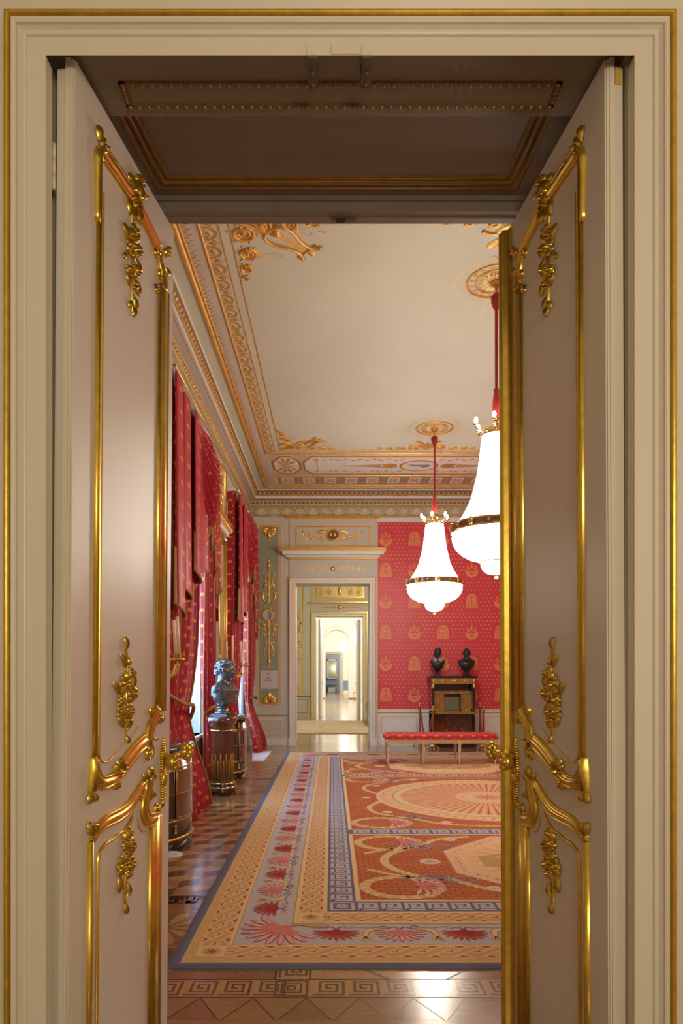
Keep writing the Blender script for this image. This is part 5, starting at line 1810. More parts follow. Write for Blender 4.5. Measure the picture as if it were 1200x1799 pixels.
# ------------------------------------------------------------------ chandeliers
def make_chandelier(x, y, label):
    t = thing('chandelier', label, 'chandelier', (x, y, 0), group='crystal chandeliers')
    mb = MB()
    mb.lathe([(0.0, 5.30), (0.055, 5.295), (0.06, 5.27), (0.03, 5.245), (0.014, 5.235), (0.012, 5.17), (0, 5.17)], 'gold_ceiling', n=16)
    mb.build('canopy', t)
    mb = MB()
    mb.lathe([(0.0, 5.175), (0.035, 5.17), (0.052, 5.15), (0.050, 5.10), (0.036, 5.05), (0.016, 5.02), (0.014, 4.24), (0.018, 4.23), (0, 4.22)], 'velvet_red', n=14)
    for k in range(10):
        a = 2 * PI * k / 10
        mb.tube([(0.05 * cos(a), 0.05 * sin(a), 5.15), (0.045 * cos(a), 0.045 * sin(a), 5.09), (0.018 * cos(a), 0.018 * sin(a), 5.03)], 0.006, 'velvet_red', 5)
    mb.build('cord', t)
    mb = MB()
    mb.lathe([(0.0, 4.27), (0.022, 4.26), (0.030, 4.24), (0.024, 4.22), (0.036, 4.15), (0.046, 4.05), (0.044, 3.99), (0, 3.99)], 'velvet_red', n=28, flute=(14, 0.12))
    mb.build('tassel', t)
    mb = MB()
    mb.lathe([(0.0, 4.02), (0.012, 4.0), (0.03, 3.97), (0.012, 3.94), (0.04, 3.90), (0.085, 3.88), (0.10, 3.86), (0.10, 3.84), (0.137, 3.83), (0.140, 3.815), (0.137, 3.80), (0, 3.80)], 'brass', n=24)
    for k in range(6):
        a = 2 * PI * k / 6 + 0.2
        c, s_ = cos(a), sin(a)
        mb.tube([(0.09 * c, 0.09 * s_, 3.86), (0.16 * c, 0.16 * s_, 3.84), (0.205 * c, 0.205 * s_, 3.86), (0.21 * c, 0.21 * s_, 3.89)], 0.008, 'brass', 6)
        mb.lathe([(0, 0), (0.02, 0.0), (0.024, 0.015), (0.012, 0.02), (0, 0.02)], 'brass', (0.21 * c, 0.21 * s_, 3.885), 10)
    mb.build('crown', t)
    for k in range(6):
        a = 2 * PI * k / 6 + 0.2
        mb = MB()
        mb.lathe([(0, 0), (0.014, 0.01), (0.018, 0.030), (0.012, 0.055), (0.0, 0.066)], 'bulb', (0.21 * cos(a), 0.21 * sin(a), 3.905), 10)
        mb.build('bulb', t)
    mb = MB()
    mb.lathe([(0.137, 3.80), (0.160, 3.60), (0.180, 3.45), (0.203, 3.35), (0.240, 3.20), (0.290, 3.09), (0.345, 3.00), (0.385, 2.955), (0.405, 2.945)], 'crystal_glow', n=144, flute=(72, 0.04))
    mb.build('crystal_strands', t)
    mb = MB()
    mb.lathe([(0.41, 2.95), (0.432, 2.948), (0.436, 2.935), (0.428, 2.930)], 'brass', n=48)
    mb.lathe([(0.428, 2.930), (0.424, 2.885)], 'crystal_band', n=48)
    mb.lathe([(0.424, 2.885), (0.434, 2.880), (0.436, 2.868), (0.41, 2.862)], 'brass', n=48)
    for k in range(16):
        a = 2 * PI * k / 16
        big = k % 2 == 0
        mb.ball((0.434 * cos(a), 0.434 * sin(a), 2.908), 0.030 if big else 0.018, 'brass', 8, 6)
        if big:
            mb.ball((0.436 * cos(a), 0.436 * sin(a), 2.945), 0.012, 'brass', 8, 6)
            mb.ball((0.436 * cos(a), 0.436 * sin(a), 2.868), 0.012, 'brass', 8, 6)
    mb.build('gilt_band', t)
    mb = MB()
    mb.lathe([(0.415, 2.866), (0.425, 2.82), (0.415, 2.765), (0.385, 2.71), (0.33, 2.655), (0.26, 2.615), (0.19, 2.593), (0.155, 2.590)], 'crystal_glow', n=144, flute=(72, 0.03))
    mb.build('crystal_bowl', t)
    mb = MB()
    mb.lathe([(0.150, 2.595), (0.160, 2.590), (0.160, 2.578), (0.150, 2.575)], 'brass', n=32)
    mb.build('lower_ring', t)
    mb = MB()
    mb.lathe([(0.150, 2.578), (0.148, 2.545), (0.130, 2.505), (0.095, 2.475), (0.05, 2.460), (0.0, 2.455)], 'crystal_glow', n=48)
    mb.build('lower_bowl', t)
    mb = MB()
    mb.lathe([(0.0, 2.462), (0.03, 2.460), (0.026, 2.448), (0.010, 2.442), (0, 2.442)], 'brass', n=16)
    mb.ball((0, 0, 2.425), 0.020, 'candle_wax', 12, 8)
    mb.build('finial', t)
    return t
make_chandelier(1.60, 10.58, 'whole crystal chandelier on a red cord, farther one, in front of the red damask wall')
make_chandelier(1.60, 6.62, 'nearer crystal chandelier on a red cord, half hidden behind the right door leaf')

# ------------------------------------------------------------------ bench
t = thing('bench', 'long gilt bench with red cushion standing at the far end of the carpet', 'bench', (1.80, 11.32, CT if False else 0.012))
mb = MB()
def cush(u, v):
    a = 2 * PI * v
    x = (u - 0.5) * 1.86
    e = min(1.0, (1 - abs(u - 0.5) * 2) * 14)
    k = 0.35 + 0.65 * math.sqrt(max(0, 1 - (1 - e) ** 2))
    y = max(-1, min(1, 1.25 * cos(a))) * 0.225 * (0.75 + 0.25 * k)
    z = 0.435 + (0.065 if sin(a) > 0 else 0.028) * max(-1, min(1, 1.5 * sin(a))) * k
    return (x, y, z)
mb.grid(cush, 40, 24, 'silk_bench', lambda u, v: (u * 1.86 + 0.06, v * 1.1 + 0.02))
mb.build('seat_cushion', t)
mb = MB()
mb.box(-0.90, 0.90, -0.21, -0.185, 0.345, 0.412, 'bench_wood'); mb.box(-0.90, 0.90, 0.185, 0.21, 0.345, 0.412, 'bench_wood')
mb.box(-0.90, -0.875, -0.21, 0.21, 0.345, 0.412, 'bench_wood'); mb.box(0.875, 0.90, -0.21, 0.21, 0.345, 0.412, 'bench_wood')
mb.box(-0.905, 0.905, -0.215, 0.215, 0.410, 0.425, 'bench_wood'); mb.box(-0.905, 0.905, -0.214, -0.20, 0.345, 0.353, 'gold_leaf')
mb.build('seat_frame', t)
for ys in (-0.195, 0.195):
    for xs in (-0.875, -0.293, 0.293, 0.875):
        mb = MB()
        mb.lathe([(0, 0.345), (0.026, 0.345), (0.026, 0.315), (0.018, 0.31), (0.027, 0.30), (0.018, 0.285), (0.024, 0.27), (0.021, 0.20), (0.014, 0.06), (0.017, 0.05), (0.012, 0.03), (0.013, 0.01), (0.009, 0.0), (0, 0)],
                 'bench_wood', (xs, ys, 0), 12)
        mb.box(xs - 0.026, xs + 0.026, ys - 0.026, ys + 0.026, 0.343, 0.41, 'bench_wood')
        mb.ball((xs, ys - 0.026, 0.378), (0.015, 0.006, 0.015), 'gold_leaf', 8, 5)
        mb.build('leg', t)

# ------------------------------------------------------------------ secretary desk
SX, SY = bx(796) * 13.85 / 14.3 , 14.02
SX = (796 - 582) / 1200 * 13.85
t = thing('secretary_desk', 'open walnut and ebony secretary desk with lowered writing flap against red wall', 'desk', (SX, SY, 0))
mb = MB()
hw = 0.43
mb.box(-hw, -hw + 0.04, -0.20, 0.22, 0.10, 1.42, 'mahogany_dark'); mb.box(hw - 0.04, hw, -0.20, 0.22, 0.10, 1.42, 'mahogany_dark')
mb.box(-hw, hw, 0.19, 0.22, 0.10, 1.42, 'mahogany_dark'); mb.box(-hw - 0.02, hw + 0.02, -0.24, 0.22, 0.0, 0.10, 'ebony')
mb.box(-hw, hw, -0.18, 0.20, 0.10, 0.68, 'mahogany'); mb.box(-hw, hw, -0.19, 0.20, 0.70, 0.73, 'walnut_gold')
mb.build('carcass', t)
mb = MB(); mb.box(-hw - 0.055, hw + 0.055, -0.28, 0.23, 1.42, 1.45, 'ebony'); mb.box(-hw - 0.035, hw + 0.035, -0.26, 0.23, 1.405, 1.42, 'ebony'); mb.build('top', t)
mb = MB(); mb.box(-hw, hw, -0.25, -0.18, 1.295, 1.405, 'walnut_gold'); mb.box(-hw, hw, -0.255, -0.18, 1.29, 1.297, 'gold_old')
dr = mb.build('drawer', t)
for xs in (-0.22, 0.0, 0.22):
    mb = MB()
    if xs:
        mb.ball((xs, -0.256, 1.355), (0.016, 0.012, 0.022), 'gold_pale', 8, 6)
    else:
        for k in range(-2, 3):
            mb.ball((xs + k * 0.02, -0.254, 1.355), (0.012, 0.008, 0.018), 'gold_pale', 8, 6)
    mb.build('mount', dr)
for sg in (-1, 1):
    mb = MB()
    mb.lathe([(0, 0.10), (0.032, 0.10), (0.032, 0.13), (0.022, 0.14), (0.022, 0.62), (0, 0.62)], 'ebony', (sg * (hw - 0.02), -0.235, 0), 12)
    mb.lathe([(0, 0.72), (0.030, 0.72), (0.030, 0.745), (0.022, 0.75), (0.020, 1.20), (0, 1.20)], 'ebony', (sg * (hw - 0.02), -0.235, 0), 12)
    mb.lathe([(0.020, 1.20), (0.026, 1.21), (0.022, 1.24), (0.032, 1.28), (0, 1.29)], 'gold_leaf', (sg * (hw - 0.02), -0.235, 0), 12)
    mb.ball((sg * (hw - 0.02), -0.258, 1.36), (0.018, 0.012, 0.038), 'gold_pale', 8, 6)
    mb.build('column', t)
mb = MB()
mb.box(-0.38, 0.38, 0.05, 0.19, 0.73, 1.29, 'mahogany_dark')
mb.box(-0.38, 0.38, -0.05, 0.06, 1.08, 1.14, 'walnut_gold')
mb.box(-0.38, -0.18, -0.08, 0.06, 0.78, 1.07, 'walnut_gold'); mb.box(0.19, 0.38, -0.08, 0.06, 0.78, 1.07, 'walnut_gold')
mb.box(-0.38, -0.18, -0.09, 0.06, 0.73, 0.785, 'walnut_gold'); mb.box(0.19, 0.38, -0.09, 0.06, 0.73, 0.785, 'walnut_gold')
for xs in (-0.385, -0.17, 0.18, 0.385):
    mb.lathe([(0, 0), (0.011, 0), (0.008, 0.01), (0.008, 0.28), (0.013, 0.29), (0, 0.29)], 'gold_old', (xs, -0.095, 0.785), 8)
for i in range(22):
    mb.ball((-0.36 + i * 0.034, -0.052, 1.145), 0.008, 'gold_old', 6, 4)
mb.build('pigeonholes', t)
for xs, zs in ((-0.28, 0.98), (0.285, 0.98), (-0.28, 0.757), (0.285, 0.757), (-0.28, 1.11), (0.0, 1.11), (0.285, 1.11)):
    mb = MB(); mb.ball((xs, -0.085 if zs < 1.1 else -0.055, zs), (0.013, 0.012, 0.013), 'gold_pale', 8, 6); mb.build('knob', t)
mb = MB(); mb.box(-0.165, 0.175, 0.02, 0.05, 0.735, 1.01, 'smoky_mirror'); mb.build('mirror', t)
mb = MB(); mb.box(-0.41, 0.41, -0.50, -0.19, 0.705, 0.725, 'walnut_gold'); mb.box(-0.40, 0.40, -0.505, -0.497, 0.70, 0.728, 'gold_old')
mb.box(-0.20, 0.22, -0.46, -0.24, 0.7252, 0.7268, 'smoky_mirror')
mb.build('writing_flap', t)
mb = MB(); mb.box(-0.38, 0.38, -0.185, -0.175, 0.14, 0.66, 'mahogany')
rnd = random.Random(4)
for k in range(14):
    mb.ball((rnd.uniform(-0.25, 0.28), -0.186, rnd.uniform(0.32, 0.60)), (0.022, 0.004, 0.008), 'gold_old', 6, 4)
mb.build('door', t)

# ------------------------------------------------------------------ busts
def bust_mesh(seed=0, female=False, turn=0.0, tilt=0.0, curls=True, drape=True, fwd=0.0, mat_='bronze_bust', headwrap=False, voxel=0.005):
    """sculpted head, neck, shoulders and drapery facing +x; total height 0.60 above z=0.13 socle"""
    mb = MB()
    # torso cut as a bust: rounded chest narrowing to the socle
    prof = [(0.052, 0.10), (0.064, 0.125), (0.098, 0.155), (0.138, 0.195), (0.168, 0.245), (0.186, 0.295), (0.194, 0.335), (0.184, 0.368), (0.150, 0.395), (0.100, 0.42), (0.068, 0.44), (0.0, 0.45)]
    n = 28
    vs, fs = [], []
    for r, z in prof:
        for i in range(n):
            a = 2 * PI * i / n
            dx = 0.64 * r * cos(a) + (0.028 if z < 0.36 else 0.012) + 0.03 * (cos(a) > 0) * max(0, sin(PI * (z - 0.12) / 0.3)) * cos(a)
            vs.append((dx, r * sin(a) * (1.0 if z > 0.2 else 0.9), z))
    for j in range(len(prof) - 1):
        for i in range(n):
            i2 = (i + 1) % n
            fs.append((j * n + i, j * n + i2, (j + 1) * n + i2, (j + 1) * n + i))
    fs.append(tuple(range(n))[::-1])
    mb.add(vs, fs, mat_, True)
    for sg in (-1, 1):
        mb.ball((0.005, sg * 0.150, 0.345), (0.062, 0.060, 0.060), mat_, 16, 10)
        mb.tube([(0.03, sg * 0.02, 0.43), (0.01, sg * 0.10, 0.405), (0.0, sg * 0.16, 0.375)], [0.036, 0.036, 0.03], mat_, 10)
    mb.tube([(0.005, 0, 0.38), (0.012 + fwd * 0.5, 0, 0.46), (0.022 + fwd, 0, 0.53)], [0.080, 0.064, 0.064], mat_, 16)
    hc = Vector((0.035 + fwd, 0, 0.575))
    HM = Matrix.Translation(hc) @ Matrix.Rotation(turn, 4, 'Z') @ Matrix.Rotation(tilt, 4, 'Y') @ Matrix.Scale(1.17, 4)
    mb.M = HM
    def head(u, v):
        th = 2 * PI * u
        ph = PI * (v - 0.5)
        d = Vector((cos(ph) * cos(th), cos(ph) * sin(th), sin(ph)))
        r = Vector((0.098 * d.x, 0.074 * d.y, 0.112 * d.z))
        f = max(0, d.x)
        g = lambda y, z, s_: math.exp(-((d.y - y) ** 2 + (d.z - z) ** 2) / s_ ** 2)
        if d.z < 0:
            r.y *= 1 + 0.25 * d.z
            r.x *= 1 + (0.06 if d.x > 0 else 0.22) * d.z
        if d.x > 0:
            k = 0.020 * g(0, 0.20, 0.10) * 0.2 + 0.030 * g(0, -0.12, 0.105) + 0.022 * g(0, 0.02, 0.08) + 0.010 * g(0, 0.16, 0.1)
            k += 0.007 * (g(0.30, 0.26, 0.16) + g(-0.30, 0.26, 0.16)) - 0.014 * (g(0.30, 0.06, 0.12) + g(-0.30, 0.06, 0.12))
            k += 0.008 * (g(0.42, -0.20, 0.18) + g(-0.42, -0.20, 0.18)) + 0.012 * g(0, -0.40, 0.09) - 0.006 * g(0, -0.46, 0.05) + 0.010 * g(0, -0.52, 0.08)
            k += 0.018 * g(0, -0.78, 0.18) - 0.008 * g(0, -0.62, 0.07)
            r += Vector((k, 0, 0)) * min(1, f * 2)
        return r
    mb.grid(head, 72, 54, mat_)
    for sg in (-1, 1):
        mb.ball((0.075, sg * 0.026, 0.010), (0.013, 0.014, 0.010), mat_, 10, 8)
        mb.tube([(-0.012, sg * 0.073, 0.028), (-0.022, sg * 0.082, 0.012), (-0.018, sg * 0.080, -0.012), (-0.005, sg * 0.073, -0.028)], [0.010, 0.011, 0.010, 0.008], mat_, 8)
        mb.ball((0.108, sg * 0.011, -0.022), (0.010, 0.008, 0.007), mat_, 8, 6)
    mb.ball((0.118, 0, -0.016), (0.013, 0.010, 0.010), mat_, 8, 6)
    mb.ball((0.099, 0, -0.046), (0.012, 0.024, 0.006), mat_, 10, 6)
    mb.ball((0.098, 0, -0.057), (0.012, 0.020, 0.006), mat_, 10, 6)
    mb.ball((0.080, 0, -0.088), (0.022, 0.024, 0.018), mat_, 10, 8)
    rnd = random.Random(seed)
    if curls:
        for k in range(150):
            th = rnd.uniform(0.62, 2 * PI - 0.62)
            ph = rnd.uniform(-0.45, 1.5)
            if abs(th - PI) > 1.9 and ph < 0.55:
                continue
            if ph < 0 and abs(th - PI) > 1.2:
                continue
            p = Vector((0.100 * cos(ph) * cos(th) - 0.004, 0.078 * cos(ph) * sin(th), 0.114 * sin(ph) + 0.004))
            q = rnd.uniform(0.013, 0.021)
            mb.ball(p, (q, q, q * 0.8), mat_, 8, 6)
        for k in range(26):
            y = rnd.uniform(-0.06, 0.06)
            mb.ball((0.078 - y * y * 6 + rnd.uniform(-0.012, 0.008), y, 0.072 + rnd.uniform(-0.01, 0.02)), rnd.uniform(0.011, 0.017), mat_, 8, 6)
    if headwrap:
        for k in range(5):
            z = 0.015 + 0.024 * k
            rr = math.sqrt(max(0.05, 1 - (z / 0.13) ** 2))
            mb.tube([(0.098 * rr * cos(a) - 0.006, 0.082 * rr * sin(a), z + 0.018 * cos(a)) for a in [2 * PI * i / 24 for i in range(24)]], 0.014, mat_, 8, closed=True)
        mb.ball((-0.045, 0, -0.03), (0.06, 0.078, 0.085), mat_, 14, 10)
    mb.M = Matrix.Identity(4)
    if drape:
        mb.ball((0.062, -0.03, 0.235), (0.085, 0.115, 0.105), mat_, 18, 12)
        mb.ball((-0.035, 0.0, 0.26), (0.055, 0.125, 0.115), mat_, 18, 12)
        mb.ball((0.0, 0.0, 0.17), (0.060, 0.085, 0.07), mat_, 16, 10)
        for k in range(11):
            f = k / 10
            pts = spline([(-0.03, 0.155 - 0.02 * f, 0.400 - 0.12 * f), (0.075 + 0.03 * f, 0.10 - 0.03 * f, 0.385 - 0.14 * f), (0.148 + 0.018 * sin(PI * f), -0.01, 0.345 - 0.185 * f), (0.095, -0.10, 0.315 - 0.12 * f),
                          (0.02, -0.165, 0.33 - 0.10 * f), (-0.05, -0.16, 0.35 - 0.08 * f)], 5)
            mb.tube(pts, 0.010 + 0.006 * (k % 2), mat_, 8)
        mb.tube(spline([(-0.055, 0.11, 0.42), (0.05, 0.115, 0.425), (0.11, 0.05, 0.36), (0.135, -0.02, 0.27), (0.11, -0.06, 0.19)], 5), 0.020, mat_, 10)
    return mb
def finish_bust(mb, name, parent, voxel=0.005):
    o = mb.build(name, parent)
    m_ = o.modifiers.new('fuse', 'REMESH')
    m_.mode = 'VOXEL'
    m_.voxel_size = voxel
    m_.use_smooth_shade = True
    s_ = o.modifiers.new('smooth', 'SMOOTH')
    s_.factor = 0.5
    s_.iterations = 2
    return o
def socle(t, m_, sq=0.0):
    mb = MB()
    mb.lathe([(0, 0.035), (0.085, 0.035), (0.088, 0.048), (0.075, 0.055), (0.052, 0.072), (0.046, 0.085), (0.050, 0.098), (0.064, 0.104), (0.062, 0.118), (0, 0.12)], m_, n=32)
    mb.build('socle', t)
    mb = MB(); mb.box(-0.105, 0.105, -0.105, 0.105, 0.0, 0.02, 'ebony'); mb.box(-0.092, 0.092, -0.092, 0.092, 0.02, 0.036, 'ebony'); mb.build('plinth', t)

# pedestal with fluted column
PX, PY = -1.355, 8.50
t = thing('pedestal', 'mahogany column pedestal with brass-filled flutes supporting the big bronze bust', 'pedestal', (PX, PY, 0))
mb = MB()
mb.lathe([(0, 0), (0.172, 0), (0.172, 0.085), (0.166, 0.09), (0, 0.09)], 'mahogany_dark', n=48)
mb.lathe([(0.176, 0.088), (0.178, 0.097), (0.172, 0.104)], 'brass', n=48)
mb.lathe([(0.172, 0.104), (0.160, 0.118), (0.163, 0.128), (0.152, 0.145)], 'mahogany_dark', n=48)
mb.lathe([(0.158, 0.142), (0.158, 0.150), (0.146, 0.154)], 'brass', n=48)
mb.lathe([(0.146, 0.154), (0.142, 0.185)], 'mahogany', n=48)
mb.build('base', t)
mb = MB()
mb.lathe([(0.140, 0.18), (0.137, 0.79)], 'mahogany', n=144, flute=(24, 0.075))
mb.build('shaft', t)
for k in range(24):
    a = 2 * PI * (k + 0.0) / 24
    if sin(a) > 0.35:
        continue
    mb = MB()
    top = 0.50 if k % 2 == 0 else 0.42
    mb.tube([(0.132 * cos(a), 0.132 * sin(a), 0.20), (0.132 * cos(a), 0.132 * sin(a), top), (0.131 * cos(a), 0.131 * sin(a), top + 0.012)], [0.009, 0.009, 0.004], 'gold_old', 8)
    mb.build('brass_rod', t)
mb = MB()
mb.lathe([(0.140, 0.785), (0.148, 0.79), (0.148, 0.798), (0.142, 0.802)], 'brass', n=48)
mb.lathe([(0.142, 0.802), (0.142, 0.85), (0.150, 0.862)], 'mahogany', n=48)
mb.lathe([(0.150, 0.862), (0.168, 0.885), (0.180, 0.915), (0.176, 0.945), (0.155, 0.962), (0.12, 0.968), (0, 0.968)], 'mahogany', n=48)
mb.build('capital', t)
t = thing('bust', 'large silvery bronze bust of a curly-haired man on the fluted column pedestal, looking right', 'bust', (PX, PY, 0.968), rotz=-0.30)
mb = bust_mesh(1, mat_='bronze_bust')
finish_bust(mb, 'figure', t, 0.0045)
socle(t, 'bronze_bust')
t.scale = (1.10, 1.08, 0.98)

ZT = 1.45
t = thing('bust', 'small dark bust with wrapped head and pale collar, left one on the secretary desk', 'bust', ((768.5 - 582) / 1200 * 13.95, 13.95, ZT), rotz=-PI / 2 - 0.1)
t.scale = (0.80, 0.72, 0.80)
mb = bust_mesh(2, mat_='bronze_dark', curls=False, headwrap=True, drape=False, turn=0.3, tilt=0.35, fwd=0.03)
finish_bust(mb, 'figure', t, 0.008)
mb = MB()
for sg in (-1, 1):
    mb.prism([(sg * 0.005, 0.30), (sg * 0.10, 0.30), (sg * 0.135, 0.42), (sg * 0.10, 0.46), (sg * 0.02, 0.44)], 'stone_grey', 'x', 0.085, 0.135)
mb.build('collar', t)
socle(t, 'bronze_dark')
t = thing('bust', 'dark bronze bust of a bald man, right one on the secretary desk', 'bust', ((819.5 - 582) / 1200 * 13.95, 13.95, ZT), rotz=-PI / 2)
t.scale = (0.80, 0.88, 0.80)
mb = bust_mesh(3, mat_='bronze_dark', curls=False, drape=False)
mb.tube(spline([(0.10, 0.03, 0.40), (0.125, 0.0, 0.33), (0.11, 0.0, 0.20)], 4), 0.010, 'bronze_dark', 6)
for sg in (-1, 1):
    mb.tube(spline([(0.03, sg * 0.06, 0.45), (0.09, sg * 0.05, 0.40), (0.12, sg * 0.02, 0.33)], 4), 0.014, 'bronze_dark', 8)
finish_bust(mb, 'figure', t, 0.007)
socle(t, 'bronze_dark')

# ------------------------------------------------------------------ stanchions and ropes
def stanchion(x, y, h, label):
    t = thing('stanchion', label, 'stanchion', (x, y, 0), group='brass rope stanchions')
    mb = MB()
    for k in range(3):
        a = -PI / 2 + 2 * PI * k / 3
        mb.tube([(0.02 * cos(a), 0.02 * sin(a), 0.09), (0.08 * cos(a), 0.08 * sin(a), 0.06), (0.13 * cos(a), 0.13 * sin(a), 0.02)], [0.014, 0.012, 0.010], 'brass', 8)
        mb.ball((0.135 * cos(a), 0.135 * sin(a), 0.022), (0.022, 0.022, 0.022), 'brass', 10, 6)
    mb.lathe([(0, 0.04), (0.035, 0.05), (0.03, 0.10), (0, 0.12)], 'brass', n=14)
    mb.build('base', t)
    mb = MB(); mb.lathe([(0, 0.08), (0.014, 0.08), (0.014, h - 0.07), (0.024, h - 0.06), (0.024, h - 0.04), (0.012, h - 0.03), (0, h - 0.03)], 'brass', n=12); mb.build('pole', t)
    mb = MB(); mb.ball((0, 0, h - 0.002), 0.030, 'brass', 12, 8); mb.build('finial', t)
def S4(px, d): return (px - 582) / 1200 * d
P1 = (S4(737.5, 14.08), 14.08); P2 = (S4(761, 13.42), 13.42); P3 = (S4(843, 14.08), 14.08); P4 = (S4(850.5, 13.42), 13.42)
stanchion(*P1, 0.88, 'brass rope stanchion by the wall on the left of the desk')
stanchion(*P2, 0.84, 'brass rope stanchion in front of the desk at its left corner')
stanchion(*P3, 0.88, 'brass rope stanchion by the wall on the right of the desk')
stanchion(*P4, 0.84, 'brass rope stanchion in front of the desk at its right corner')
def rope(A, B, z0, z1, sag, label):
    mb = MB()
    pts = []
    for i in range(17):
        f = i / 16
        pts.append((A[0] + (B[0] - A[0]) * f, A[1] + (B[1] - A[1]) * f, z0 + (z1 - z0) * f - sag * (1 - (2 * f - 1) ** 2)))
    mb.tube(pts, 0.019, 'velvet_red', 10)
    tag(mb.build('barrier_rope'), label, 'rope', 'red barrier ropes')
rope(P1, P2, 0.82, 0.78, 0.60, 'red velvet barrier rope hanging left of the secretary desk')
rope(P3, P4, 0.82, 0.78, 0.60, 'red velvet barrier rope hanging right of the secretary desk')

# ------------------------------------------------------------------ half-round cabinets
def demilune(y, label):
    t = thing('demilune_cabinet', label, 'cabinet', (XL + 0.035, y, 0), group='half-round mahogany cabinets under the pier mirrors')
    a0, a1 = -PI / 2, PI / 2
    sx, r = 0.88, 0.52
    def half(prof, m_, n=40, mb=None):
        mb.lathe(prof, m_, n=n, sx=sx, a0=a0, a1=a1)
    mb = MB(); half([(0, 0), (r, 0), (r, 0.09)], 'mahogany_dark', mb=mb); half([(r + 0.006, 0.088), (r + 0.010, 0.10), (r, 0.108), (0, 0.108)], 'gold_old', mb=mb); mb.build('plinth', t)
    mb = MB(); half([(r - 0.01, 0.105), (r - 0.01, 0.835), (0, 0.835)], 'mahogany_dark', mb=mb)
    for z in (0.25, 0.70):
        half([(r - 0.008, z - 0.006), (r - 0.002, z), (r - 0.008, z + 0.006)], 'gold_old', mb=mb)
    mb.box(-0.002, 0.0, -r, r, 0, 0.835, 'mahogany_dark')
    mb.build('body', t)
    mb = MB(); half([(0, 0.835), (r + 0.02, 0.835), (r + 0.026, 0.845), (r + 0.026, 0.865), (r + 0.018, 0.872), (0, 0.872)], 'marble_dark', mb=mb)
    mb.build('top', t)
    for k, (b0, b1) in enumerate(((-1.45, -0.62), (-0.56, 0.56), (0.62, 1.45))):
        mb = MB()
        mb.lathe([(r - 0.004, 0.27), (r - 0.002, 0.68)], 'mahogany_dark' if k == 0 else 'mahogany', n=16, sx=sx, a0=b0, a1=b1)
        for z in (0.275, 0.48, 0.675):
            mb.tube([(sx * r * cos(b0 + (b1 - b0) * i / 12), r * sin(b0 + (b1 - b0) * i / 12), z) for i in range(13)], 0.003, 'gold_old', 6)
        for b in (b0, b1):
            mb.tube([(sx * r * cos(b), r * sin(b), 0.275), (sx * r * cos(b), r * sin(b), 0.675)], 0.004, 'gold_old', 6)
        mb.build('door', t)
    for b in (-1.4, -0.59, 0.59, 1.4):
        for z in (0.18, 0.765):
            mb = MB()
            c, s_ = sx * (r + 0.002) * cos(b), (r + 0.002) * sin(b)
            for k in range(3):
                mb.ball((c, s_, z - 0.025 + 0.025 * k), (0.012, 0.012, 0.013), 'gold', 8, 6)
            mb.build('mount', t)
demilune(6.05, 'half-round mahogany cabinet with dark marble top, nearer one, beside the left door leaf')
demilune(9.98, 'half-round mahogany cabinet standing just behind the column pedestal')

# ------------------------------------------------------------------ pier mirrors with cornice and gilt relief
def pier_mirror(y, label):
    t = thing('pier_mirror', label, 'mirror', (XL, y, 0), group='tall pier mirrors between the windows')
    w2 = 0.55
    mb = MB(); mb.box(0.02, 0.03, -w2 + 0.08, w2 - 0.08, 0.95, 3.50, 'mirror'); mb.build('mirror_glass', t)
    mb = MB()
    for sg in (-1, 1):
        mb.box(0.0, 0.05, sg * w2 - 0.05, sg * w2 + 0.05, 0.90, 3.60, 'gold_pale')
        mb.tube([(0.075, sg * w2 + 0.03, 0.92), (0.075, sg * w2 + 0.03, 3.58)], 0.022, 'gold_leaf', 8)
        mb.tube([(0.060, sg * w2 - 0.035, 0.92), (0.060, sg * w2 - 0.035, 3.58)], 0.014, 'gold_leaf', 8)
        for i in range(60):
            mb.ball((0.058, sg * w2, 0.95 + i * 0.0445), 0.011, 'gold_leaf', 6, 4)
    mb.box(0.0, 0.05, -w2, w2, 0.88, 0.97, 'gold_leaf'); mb.box(0.0, 0.05, -w2, w2, 3.50, 3.62, 'gold_leaf')
    mb.build('frame', t)
    mb = MB()
    for z0, z1, p, m_ in ((3.62, 3.66, 0.08, 'gold_leaf'), (3.66, 3.72, 0.11, 'paint_white'), (3.72, 3.80, 0.15, 'gold_pale'), (3.80, 3.84, 0.17, 'gold_leaf')):
        mb.box(0, p, -w2 - 0.08 - p * 0.6, w2 + 0.08 + p * 0.6, z0, z1, m_)
    for i in range(40):
        mb.ball((0.155, -w2 - 0.15 + i * 0.0359, 3.76), (0.014, 0.014, 0.035), 'gold_leaf', 6, 5)
    mb.build('cornice', t)
    mb = MB()
    mb.box(0, 0.04, -w2 - 0.1, w2 + 0.14, 3.86, 4.72, 'gold_pale')
    R = Rel(mb, lambda u, v, h: (0.04 + h, u, v))
    R.cord([(-w2 - 0.06, 3.90), (w2 + 0.10, 3.90), (w2 + 0.10, 4.68), (-w2 - 0.06, 4.68)], 0.06, 0.04, 'gold_leaf', closed=True)
    rnd = random.Random(6)
    for i in range(4):
        for sg in (-1, 1):
            R.spiral(sg * (0.14 + 0.02 * i), 4.02 + 0.17 * i, 0.09, rnd.uniform(0, 6), 1.6, 'gold_leaf', 0.024, 0.03, sg)
            for k in range(4):
                R.petal(sg * (0.2 + 0.06 * k), 4.02 + 0.17 * i, rnd.uniform(0, 6), 0.10, 0.04, 'gold_leaf', 0.002, 0.03)
    mb.build('gilt_panel', t)
pier_mirror(5.80, 'gilt-framed pier mirror partly hidden behind the left door leaf')
pier_mirror(10.15, 'gilt-framed pier mirror with cornice between the two curtained windows')

